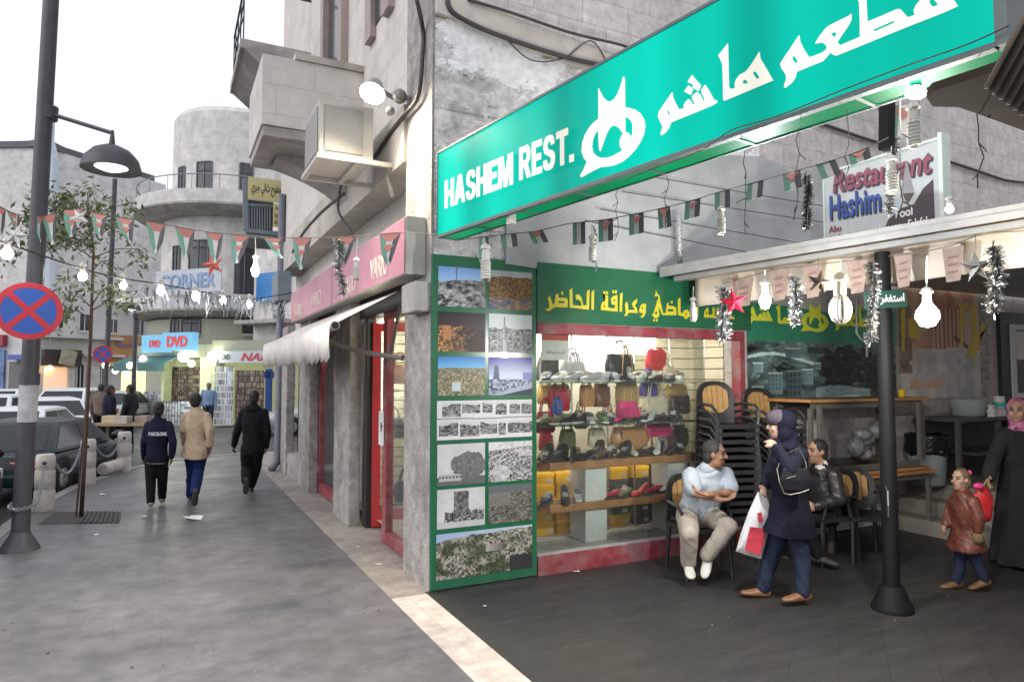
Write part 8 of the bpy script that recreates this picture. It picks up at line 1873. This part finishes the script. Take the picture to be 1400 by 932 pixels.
# drainpipe at the end of the front, cables on the walls
def tubes(name, label, cat, pts, r, mat, n=8, group=None): b = MB(); b.tube(pts, r, n); return tag(b.build(name, mat, smooth=True), label, cat, group)
def curve(pts, n=6):
    P = [Vector(p) for p in pts]; out = []
    for i in range(len(P)-1):
        p0, p1, p2, p3 = P[max(i-1, 0)], P[i], P[i+1], P[min(i+2, len(P)-1)]
        for k in range(n):
            s = k/n; out.append(.5*((2*p1)+(p2-p0)*s+(2*p0-5*p1+4*p2-p3)*s*s+(3*p1-p0-3*p2+p3)*s**3))
    return out+[P[-1]]
M_pipe = pbr('blue_grey_pipe', (.14, .15, .18), .5, var=.15); M_cab = pbr('cable', (.05, .045, .042), .6, var=.2)
tubes('drainpipe', 'blue grey drainpipe at the far end of the street front', 'pipe', [(1.93, 13.9, 5.4), (1.93, 13.9, .35), (1.9, 13.85, .15), (1.8, 13.75, .03)], .07, M_pipe, 12)
cb_ = [
 ('thick cable running down the corner above the beam', [AY(570, 0, 5.46), AX(578, 40, 1.97), AX(578, 70, 1.97), AX(572, 130, 1.95), AX(555, 155, 1.95), AX(535, 180, 1.95), AX(512, 215, 1.95)], .02),
 ('cable dropping from the beam to the awning', [AX(470, 235, 1.7), AX(462, 280, 1.69), AX(468, 300, 1.69), AX(480, 315, 1.69)], .015),
 ('heavy cable curving over the rough render to the ledge', [AY(612, 0, 5.43), AY(620, 18, 5.43), AY(660, 40, 5.42), AY(720, 62, 5.42), AY(780, 80, 5.42), AY(835, 92, 5.43)], .022),
 ('thin dark cable along the top of the ledge', [AY(640, 0, 5.43), AY(700, 18, 5.42), AY(780, 45, 5.42), AY(850, 62, 5.43), AY(869, 72, 5.45)], .014),
 ('thin grey wire looping below the ledge', [AY(690, 50, 5.43), AY(725, 82, 5.44), AY(770, 80, 5.44), AY(808, 56, 5.43), AY(832, 90, 5.44)], .006),
 ('black cable along the upper alley wall right of the sign', [AY(1120, 168, 5.48), AY(1200, 195, 5.47), AY(1290, 219, 5.47), AY(1340, 235, 5.47), AY(1378, 247, 5.47), AY(1420, 250, 5.47)], .02),
 ('cable slanting down the far street front below the balcony', [AX(470, 265, 1.71), AX(440, 290, 1.71), AX(415, 318, 1.71), AX(400, 345, 1.71)], .02)]
for lab, pts, r in cb_: tubes('cable', lab, 'cable', curve(pts), r, M_cab, 7)
for i, (x0, y0, x1, y1) in enumerate(((820, 286, 1130, 338), (850, 262, 1140, 306), (800, 302, 1060, 352), (880, 240, 1150, 286))):
    tubes('wall_wire', f'thin straight wire across the painted plaster, {ORD[i]} from the {"bottom" if 0 else "left end"}', 'wire', [AY(x0, y0, 5.40), AY(x1, y1, 5.40)], .005, M_cab, 5, 'wires across the painted plaster')
tubes('foil_pole', 'foil wrapped pole standing at the left end of the canopy beam', 'pole', [AY(928, 292, 5.35), AY(930, 365, 5.35)], .028, pbr('silver_foil', (.55, .56, .57), .3, metal=.8, var=.4, vscale=40, bump=.8, bscale=60), 10)
# green cage balcony and yellow signs at the far end
M_cage = pbr('grey_green_metal', (.18, .22, .24), .5, var=.15)
t = thing('cage_balcony', 'grey green metal cage balcony hung at the far end of the street front', 'balcony', (1.8, 15.0, 4.6))
def A15(px, py): return AY(px, py, 15.0)
p = MB(); a, b_ = A15(335, 245), A15(336, 315); p.bar(a, b_, .1); c_, d_ = A15(398, 260), A15(398, 322); p.bar(c_, d_, .1); p.bar(b_, d_, .09)
for i in range(9): s = i/8; p.bar(A15(341+14*s*2, 278), A15(341+14*s*2, 314), .025)
p.bar(A15(338, 280), A15(374, 282), .05); p.build('bars', M_cage, t)
p = MB(); a = A15(339, 315); b_ = A15(374, 276); p.box((a.x, 15.05, a.z), (b_.x, 15.1, b_.z)); p.build('panel', pbr('dark_slate_panel', (.09, .11, .13), .6), t)
p = MB(); p.hexa([A15(336, 325), A15(402, 330), A15(402, 330) + Vector((0, 1.2, 0)), A15(336, 325) + Vector((0, 1.2, 0))], [A15(336, 316), A15(402, 318), A15(402, 318) + Vector((0, 1.2, 0)), A15(336, 316) + Vector((0, 1.2, 0))]); p.build('floor', M_cage, t)
M_ysg = pbr('yellow_board', (.56, .52, .25), .6, var=.1)
for lab, (x0, y0, x1, y1), words in (('long pale yellow board with black Arabic words on the cage balcony', (338, 251, 397, 274), ['معه مفتوح ثاني جبري']), ('small yellow board with three lines of Arabic in the cage balcony', (372, 283, 398, 311), ['ابو خالد', 'السروج', 'العربية'])):
    a = A15(x0, y1); b_ = A15(x1, y0); t = thing('yellow_sign', lab, 'sign', ((a.x+b_.x)/2, 14.9, a.z))
    p = MB(); p.box((a.x, 14.86, a.z), (b_.x, 14.9, b_.z)); p.build('sign_board', M_ysg, t)
    for i, wd in enumerate(words):
        me = text_mesh(arabic(wd), 1, .004, 'lettering', bold=.01); h_ = (b_.z-a.z)/len(words)*.62; fit(me, (b_.x-a.x)*.85, h_); put_flat(me, 'lettering', M_black, t, ((a.x+b_.x)/2, 14.856, b_.z - (b_.z-a.z)*(i+.5)/len(words)), (1, 0, 0), (0, 0, 1))
p = MB(); q = AX(392, 345, 1.9); p.box((1.75, 13.0, 3.2), (1.99, 13.8, 3.75)); tag(p.build('utility_box', M_cage, bevel=.01), 'grey green utility box on the wall above the drainpipe', 'box')
# ---------------- flag strings
M_fl4 = [pbr('flag_red', (.5, .2, .16), .7), pbr('flag_black', (.09, .09, .1), .7), pbr('flag_white', (.56, .54, .52), .7), pbr('flag_green', (.14, .3, .23), .7)]
M_str = pbr('string', (.12, .11, .1), .8)
def flag(parent, a, b_, drop, skew=0.0, kind='tri', nm='flag'):
    """pennant hung between two points of the string: red wedge on top, black, white and green bands"""
    a, b_ = Vector(a), Vector(b_); w_ = b_-a; dn = Vector((0, 0, -drop)) + w_*skew; nrm = w_.cross(dn).normalized(); th = nrm*.002
    wv = nrm*rng.uniform(-.05, .05)
    p = MB()
    def pr(pts, m, o=0.0): p.cur = m; q = [a + w_*u + dn*v + wv*v*(1-v)*2 + nrm*o for u, v in pts]; p.prism(q, nrm*.0015)
    if kind == 'tri':
        pr([(0, 0), (.36, .25), (.5, .78), (.45, 1), (.2, .62)], 3); pr([(1, 0), (.84, .58), (.62, .96), (.55, .8), (.7, .25)], 1); pr([(.36, .25), (.7, .25), (.55, .8), (.62, .96), (.45, 1), (.5, .78)], 2, .0004); pr([(0, 0), (1, 0), (.72, .42), (.5, .6), (.28, .42)], 0, .002)
    else:
        pr([(0, .0), (.33, .0), (.33, 1), (0, 1)], 3); pr([(.33, 0), (.66, 0), (.66, 1), (.33, 1)], 2); pr([(.66, 0), (1, 0), (1, 1), (.66, 1)], 1); pr([(.02, .0), (.98, 0), (.5, .5)], 0, .002)
    return p.build(nm, M_fl4, parent)
def bunting(label, pts, flags, kind, r=.004, drop=None):
    """pts: photo points with distance; flags: (x0, x1, px drop)"""
    P3 = [AD(*q) for q in pts]; t = thing('flag_bunting', label, 'bunting', P3[0]); cv = curve(P3, 8)
    b = MB(); b.tube(cv, r, 5); b.build('string', M_str, t)
    pr_ = []
    for q in cv: v = q-_C; D = v.dot(_fw); pr_.append((CX+FPX*v.dot(_rt)/D, q, D))
    def at(x):
        for i in range(len(pr_)-1):
            x0, x1 = pr_[i][0], pr_[i+1][0]
            if (x0-x)*(x1-x) <= 0 and x0 != x1: s = (x-x0)/(x1-x0); return pr_[i][1].lerp(pr_[i+1][1], s), pr_[i][2]*(1-s)+pr_[i+1][2]*s
        k = -1 if abs(pr_[-1][0]-x) < abs(pr_[0][0]-x) else 0
        return pr_[k][1], pr_[k][2]
    for (x0, x1, dp, sk) in flags:
        a, D = at(x0); b_, D2 = at(x1); flag(t, a, b_, dp*D/FPX, sk, kind)
    return t
bunting('string of red, black, white and green pennants across the pavement', [(50, 297, 6.9), (66, 294, 6.9), (102, 285, 7.0), (135, 292, 6.9), (170, 298, 6.8), (212, 304, 6.7), (252, 312, 6.6), (291, 318, 6.5), (330, 321, 6.4), (372, 325, 6.3), (411, 325, 6.2), (455, 325, 6.1), (490, 323, 5.95), (520, 320, 5.85), (548, 318, 5.75), (596, 321, 5.6)],
    [(57, 77, 44, .3), (87, 114, 38, -.1), (124, 147, 34, .1), (158, 183, 34, .35), (199, 226, 42, .0), (239, 266, 42, .05), (281, 305, 42, .05), (316, 342, 40, -.2), (360, 386, 28, .5), (400, 426, 44, -.05), (462, 486, 40, -.2), (519, 548, 44, -.1)], 'tri')
bunting('short string of pennants running left past the lamp post', [(-20, 270, 6.3), (20, 292, 6.5), (60, 296, 6.9)], [(-12, 8, 40, .2), (9, 26, 30, .4), (52, 59.5, 36, .2)], 'tri')
bunting('string of small flags under the big sign across the plaster wall', [(622, 329, 5.5), (661, 324, 5.4), (696, 320, 5.35), (733, 316, 5.3), (772, 307, 5.2), (793, 304, 5.15), (829, 300, 5.05), (871, 292, 4.95), (908, 284, 4.85), (947, 274, 4.75), (989, 261, 4.65), (1034, 249, 4.55), (1081, 236, 4.45), (1130, 222, 4.3), (1177, 206, 4.2), (1215, 188, 4.15)],
    [(655, 668, 34, .0), (684, 706, 18, .1), (722, 742, 18, .4), (783, 800, 30, 0), (818, 838, 30, 0), (860, 880, 28, 0), (899, 916, 28, .1), (937, 958, 24, -.1), (977, 998, 24, 0), (1022, 1044, 22, -.1), (1070, 1094, 24, .1), (1116, 1142, 22, .3), (1160, 1188, 16, .1)], 'rect')
t = bunting('cluster of flags hanging at the top of the canopy post', [(1200, 150, 4.6), (1222, 146, 4.6), (1258, 140, 4.5)], [(1216, 1258, 42, -.1)], 'rect')
# paper pennants under the canopy beam
t = thing('paper_bunting', 'row of pinkish printed paper pennants under the canopy beam', 'bunting', AP(1100, 370, Ca, cn))
M_ppr = pbr('pink_paper', (.27, .2, .165), .8, var=.25, vscale=14)
def bm_pt(px, py, d=-.02): return AP(px, py, Ca + cn*d, cn)
b = MB(); b.tube([bm_pt(x, y) for x, y in ((990, 388), (1060, 368), (1130, 360), (1200, 352), (1260, 345), (1300, 336), (1345, 318), (1400, 316))], .004, 5); b.build('string', M_str, t)
for (x0, x1, y0, y1) in ((1004, 1030, 384, 420), (1052, 1078, 370, 412), (1098, 1124, 362, 408), (1158, 1186, 358, 402), (1222, 1248, 348, 394), (1288, 1318, 340, 386)):
    p = MB(); q = [bm_pt(x0, y0), bm_pt(x1, y0-5), bm_pt(x1-5, y1-3), bm_pt(x0+6, y1)]; p.prism(q, cn*.002); f = p.build('pennant', M_ppr, t)
    p = MB()
    for k in range(3): yy = y0+(y1-y0)*(.25+.22*k); p.prism([bm_pt(x0+7, yy, -.023), bm_pt(x1-7, yy-3, -.023), bm_pt(x1-8, yy, -.023), bm_pt(x0+8, yy+3, -.023)], cn*.001)
    p.build('print', pbr('dark_rose_print', (.2, .11, .095), .8), f)
# ---------------- bulbs
M_on = emit('lit_bulb', (1, .97, .92), 30); M_offb = pbr('frosted_tube', (.55, .54, .48), .35, var=.1); M_sock = pbr('white_socket', (.62, .6, .54), .5); M_sockb = pbr('tan_socket', (.5, .42, .3), .5)
def bulb(label, px, py, D, lit, r=.032, cord=None, spiral=True, group=None, oval=1.35):
    c = AD(px, py, D); t = thing('light_bulb', label, 'light bulb', c, 0, group)
    p = MB()
    if lit: p.lathe([(.001, -r*oval), (r*.6, -r*oval*.85), (r, -r*.2), (r*.95, r*.4), (r*.5, r*oval), (r*.42, r*oval*1.15)], 14, c); o = p.build('globe', M_on, t, smooth=True)
    elif spiral:
        pts = []; 
        for i in range(61): a = i*.72; pts.append(c + Vector((r*.62*math.cos(a), r*.62*math.sin(a), -r*1.9 + i*r*3.1/60)))
        p.tube(pts, r*.24, 6); p.build('spiral_tube', M_offb, t, smooth=True)
    else:
        for k in range(9): a = 6.283*k/9; p.tube([c + Vector((math.cos(a)*r*q, math.sin(a)*r*q, z*r)) for q, z in ((.5, 1.3), (.95, .5), (1.0, -.3), (.75, -1.1), (.2, -1.5))], r*.14, 6)
        p.build('petal_globe', pbr('frosted_petals', (.6, .58, .52), .2, var=.1), t, smooth=True)
    z0 = r*(oval*1.05 if lit else 1.25); k = min(r/.032, 1.35 if lit else 9)
    p = MB(); p.lathe([(.016*k, z0), (.02*k, z0+.012*k), (.018*k, z0+.05*k), (.028*k, z0+.055*k), (.022*k, z0+.072*k), (.006*k, z0+.082*k)], 12, c); p.build('socket', M_sock if spiral else M_sockb, t, smooth=True, auto=40)
    if cord: p = MB(); p.tube([c + Vector((0, 0, z0+.08*k)), AD(*cord)], .004, 5); p.build('cord', M_sock, t)
    return t
run = [(10, 347, 6.5, .05), (113, 378, 7.7, .046), (168, 390, 8.6, .045), (220, 397, 9.3, .045), (267, 405, 10.1, .045), (305, 411, 10.9, .045), (341, 416, 11.7, .045)]
for i, (x, y, D, r) in enumerate(run): bulb(f'lit bulb in the row over the pavement, {ORD[i]} from the left', x, y, D, True, r, group='row of lit bulbs over the pavement', oval=1.5 if i > 2 else 1.1)
tubes('bulb_cable', 'sagging cable that carries the row of lit bulbs over the pavement', 'cable', curve([AD(-30, 325, 6.2)] + [AD(x, y-r*FPX/D*1.9, D) for x, y, D, r in run] + [AD(400, 400, 12.6)]), .01, M_cab, 6)
bulb('lit bulb on a white cord hanging from the pennant string', 349, 370, 6.35, True, .036, (349, 324, 6.35), oval=1.6)
bulb('unlit bulb hanging before the pink sign', 487, 372, 5.95, False, .034, (489, 324, 5.95))
bulb('unlit spiral bulb hanging before the photo panel', 664, 366, 5.3, False, .05, (662, 325, 5.35))
bulb('unlit spiral bulb hanging above the shoe shop fascia', 810, 345, 5.1, False, .036, (808, 303, 5.1))
bulb('unlit spiral bulb hanging left of the restaurant board', 986, 307, 4.65, False, .034, (986, 263, 4.65))
bulb('unlit spiral bulb before the restaurant board, beside the post', 1219, 246, 4.3, False, .042, (1219, 200, 4.3))
bulb('unlit spiral bulb below the lit lamp under the big sign', 1249, 180, 3.6, False, .042, (1252, 135, 3.4))
bulb('unlit spiral bulb under the left end of the canopy beam', 948, 428, 5.1, False, .032, (948, 392, 5.15))
bulb('lit bulb under the canopy beam left of the silver tinsel', 1046, 412, 4.85, True, .04, (1046, 370, 4.85), oval=1.4)
bulb('unlit petal shaped bulb under the canopy beam', 1149, 422, 4.4, False, .062, (1149, 358, 4.4), spiral=False)
bulb('large lit bulb hanging right of the canopy post', 1268, 432, 4.3, True, .068, (1267, 350, 4.3), oval=1.05)
bulb('small lit lamp on the edge of the canopy roof', 1298, 286, 4.0, True, .022, oval=1.0)
t = thing('sign_lamp', 'bright white lamp clipped under the big sign above the post', 'lamp', AD(1252, 128, 2.72))
p = MB(); p.sphere(AD(1252, 127, 2.72), (.05, .032, .024), 14, 8); p.build('lens', emit('white_lamp', (.95, 1, .97), 40), t, smooth=True)
p = MB(); p.tube([AD(1252, 122, 2.73), AD(1253, 112, 2.76)], .02, 8); p.build('clip', M_arm, t)
for nm, px, py, D, e, c_ in (('sign_lamp_light', 1252, 140, 2.7, 5, (.95, 1, .97)), ('large_bulb_light', 1268, 446, 4.15, 105, (1, .93, .8)), ('beam_bulb_light', 1046, 424, 4.75, 80, (.95, .97, 1)), ('cord_bulb_light', 349, 386, 6.3, 14, (.93, .96, 1))):
    l_ = bpy.data.lights.new(nm, 'POINT'); l_.energy = e; l_.color = c_; l_.shadow_soft_size = .05; o = bpy.data.objects.new(nm, l_); COL.objects.link(o); o.location = AD(px, py, D)
p = MB(); p.bar(AD(1212, 205, 4.55), AD(1213, 128, 4.55), .07); tag(p.build('sign_bracket', M_postb), 'short dark bracket hanging above the canopy post behind the big sign', 'bracket')
# ---------------- tinsel and stars
M_tin = pbr('silver_tinsel', (.42, .42, .41), .25, metal=1.0, var=.2); M_ting = pbr('grey_tinsel', (.24, .24, .24), .25, metal=.9, var=.3)
def tinsel(label, x0, y0, x1, y1, D, rad, n=800, mat=M_tin, seed=1):
    a, b_ = AD(x0, y0, D), AD(x1, y1, D); r5 = random.Random(seed); b = MB(); d = (b_-a)
    for i in range(n):
        s = r5.random(); c = a + d*s + Vector((math.sin(s*9)*.015, math.cos(s*7)*.015, 0)); v = Vector((r5.gauss(0, 1), r5.gauss(0, 1), r5.gauss(-.3, .6))).normalized()*rad*r5.uniform(.4, 1.05); w_ = v.orthogonal().normalized()*.0026; w_ = Matrix.Rotation(r5.uniform(0, 6.3), 3, v.normalized()) @ w_
        b._add([c - w_, c + w_, c + v + w_, c + v - w_], [(0, 1, 2, 3)])
    b.tube([a, b_], .004, 5); return tag(b.build('tinsel_garland', mat), label, 'tinsel', 'hanging tinsel garlands')
tinsel('silver tinsel hanging before the pink sign', 461, 326, 468, 402, 6.0, .06, seed=2)
tinsel('grey tinsel hanging left of the restaurant board', 1103, 238, 1104, 312, 4.4, .045, mat=M_ting, seed=3)
tinsel('silver tinsel with the red star under the canopy beam', 992, 392, 988, 462, 5.0, .075, seed=4)
tinsel('grey tinsel before the yellow emblem', 1086, 378, 1088, 442, 4.7, .055, mat=M_ting, seed=5)
tinsel('silver tinsel hanging just left of the canopy post', 1194, 358, 1192, 466, 4.25, .05, seed=6)
tinsel('silver tinsel at the right edge above the door', 1361, 336, 1360, 424, 3.9, .06, seed=7)
tinsel('silver tinsel wound at the top of the canopy post', 1221, 165, 1217, 292, 4.6, .045, seed=8)
tinsel('silver tinsel hanging before the shoe shop fascia corner', 812, 308, 815, 372, 5.1, .022, 160, seed=9)
def star(label, px, py, D, r, mat, tilt=0.0):
    c = AD(px, py, D); vs = []; n = 10; f = fr_
    for i in range(n): a = math.pi/2 + tilt + 2*math.pi*i/n; rr = r if i % 2 == 0 else r*.4; vs.append(c + rt_*(rr*math.cos(a)) + Vector((0, 0, rr*math.sin(a))))
    vs += [c - f*r*.28, c + f*r*.28]; b = MB(); b._add(vs, [(i, (i+1) % n, n) for i in range(n)] + [((i+1) % n, i, n+1) for i in range(n)]); b.tube([c + Vector((0, 0, r)), c + Vector((0, 0, r+.09))], .002, 4)
    return tag(b.build('foil_star', mat), label, 'star', 'hanging foil stars')
M_sr = pbr('red_foil', (.28, .008, .02), .3, metal=.8); M_ss = pbr('silver_star_foil', (.38, .37, .36), .25, metal=.9); M_so = pbr('bronze_foil', (.13, .105, .085), .3, metal=.8); M_sw = pbr('pearl_foil', (.66, .64, .6), .3, metal=.3); M_sor = pbr('orange_red_foil', (.55, .12, .08), .4)
star('red foil star under the left end of the canopy beam', 1003, 413, 4.9, .105, M_sr, .15); star('bronze foil star under the canopy beam before the emblem', 1120, 386, 4.4, .085, M_so, -.2); star('silver foil star right of the large lit bulb', 1335, 365, 3.95, .1, M_ss, .1)
star('orange red foil star below the pennants over the street', 291, 362, 7.4, .13, M_sor, .3); star('white foil star near the lit bulb at the left edge', 22, 322, 6.4, .12, M_sw, -.3); star('white foil star among the pennants beside the tree', 108, 298, 6.9, .11, M_sw, .5)
p = MB(); q = AD(1240, 250, 4.0); p.lathe([(.002, .13), (.03, .0), (.045, -.07), (.002, -.13)], 4, q); tag(p.build('foil_pendant', M_ss), 'white foil pendant before the restaurant board', 'ornament')
# foil icicles on the bulb cable
b = MB(); r6 = random.Random(9)
for i in range(170):
    s = r6.random(); x = 190+205*s; y = 398+22*s; D = 8.9+3.2*s; c = AD(x, y+r6.uniform(-12, 10), D); v = Vector((r6.gauss(0, .05), r6.gauss(0, .05), -r6.uniform(.06, .3))); w_ = rt_*r6.uniform(.004, .016)
    b._add([c - w_, c + w_, c + v + w_*.3, c + v - w_*.3], [(0, 1, 2, 3)])
tag(b.build('foil_icicles', pbr('clear_foil', (.3, .32, .34), .3, metal=.5, var=.5, vscale=5)), 'row of silvery foil strips hanging along the bulb cable', 'tinsel')
# thin light strings dangling from the big sign
for i, (x, y0, y1) in enumerate(((845, 256, 330), (912, 240, 312), (1018, 205, 320), (1092, 175, 300), (1160, 150, 262), (1232, 135, 300), (1335, 110, 258))):
    r7 = random.Random(40+i); s_, D = (x-600)/760, 0
    a = AP(x, y0, S0 - SN*.12, SN); n = 7; L_ = None
    e = AD(x + r7.uniform(-6, 6), y1, (a-_C).dot(_fw)); pts = [a.lerp(e, k/n) + Vector((r7.gauss(0, .008), r7.gauss(0, .008), 0)) for k in range(n+1)]
    b = MB(); b.tube(pts, .0028, 4)
    for k in range(2, n, 2): b.tube([pts[k], pts[k] + Vector((r7.uniform(-.05, .05), r7.uniform(-.03, .03), -.025))], .003, 4)
    tag(b.build('light_string', M_cab), f'thin dark light string dangling from the big sign, {ORD[i]} from the left', 'light string', 'light strings dangling from the sign')
pp_ = [AP(x, y, S0 + SN*.03, SN) for x, y in ((850, 248), (900, 228), (960, 205), (1000, 178), (1060, 160), (1150, 124), (1240, 90), (1320, 62), (1380, 35))]
tubes('sign_wire', 'thin wire strung along the lower edge of the big sign face', 'wire', curve(pp_), .003, M_cab, 5)
p = MB(); q = sp(1.02, -.02, .05); p.cbox(q, (.05, .06, .09), 0); tag(p.build('junction_box', M_sock), 'small white junction box under the big sign', 'box')
tubes('wall_conduit', 'white conduit pipe down the valley mural', 'pipe', [AY(1171, 406, 5.44), AY(1171, 455, 5.44), AY(1176, 463, 5.44), AY(1185, 468, 5.44), AY(1185, 488, 5.44)], .014, M_sock, 8)
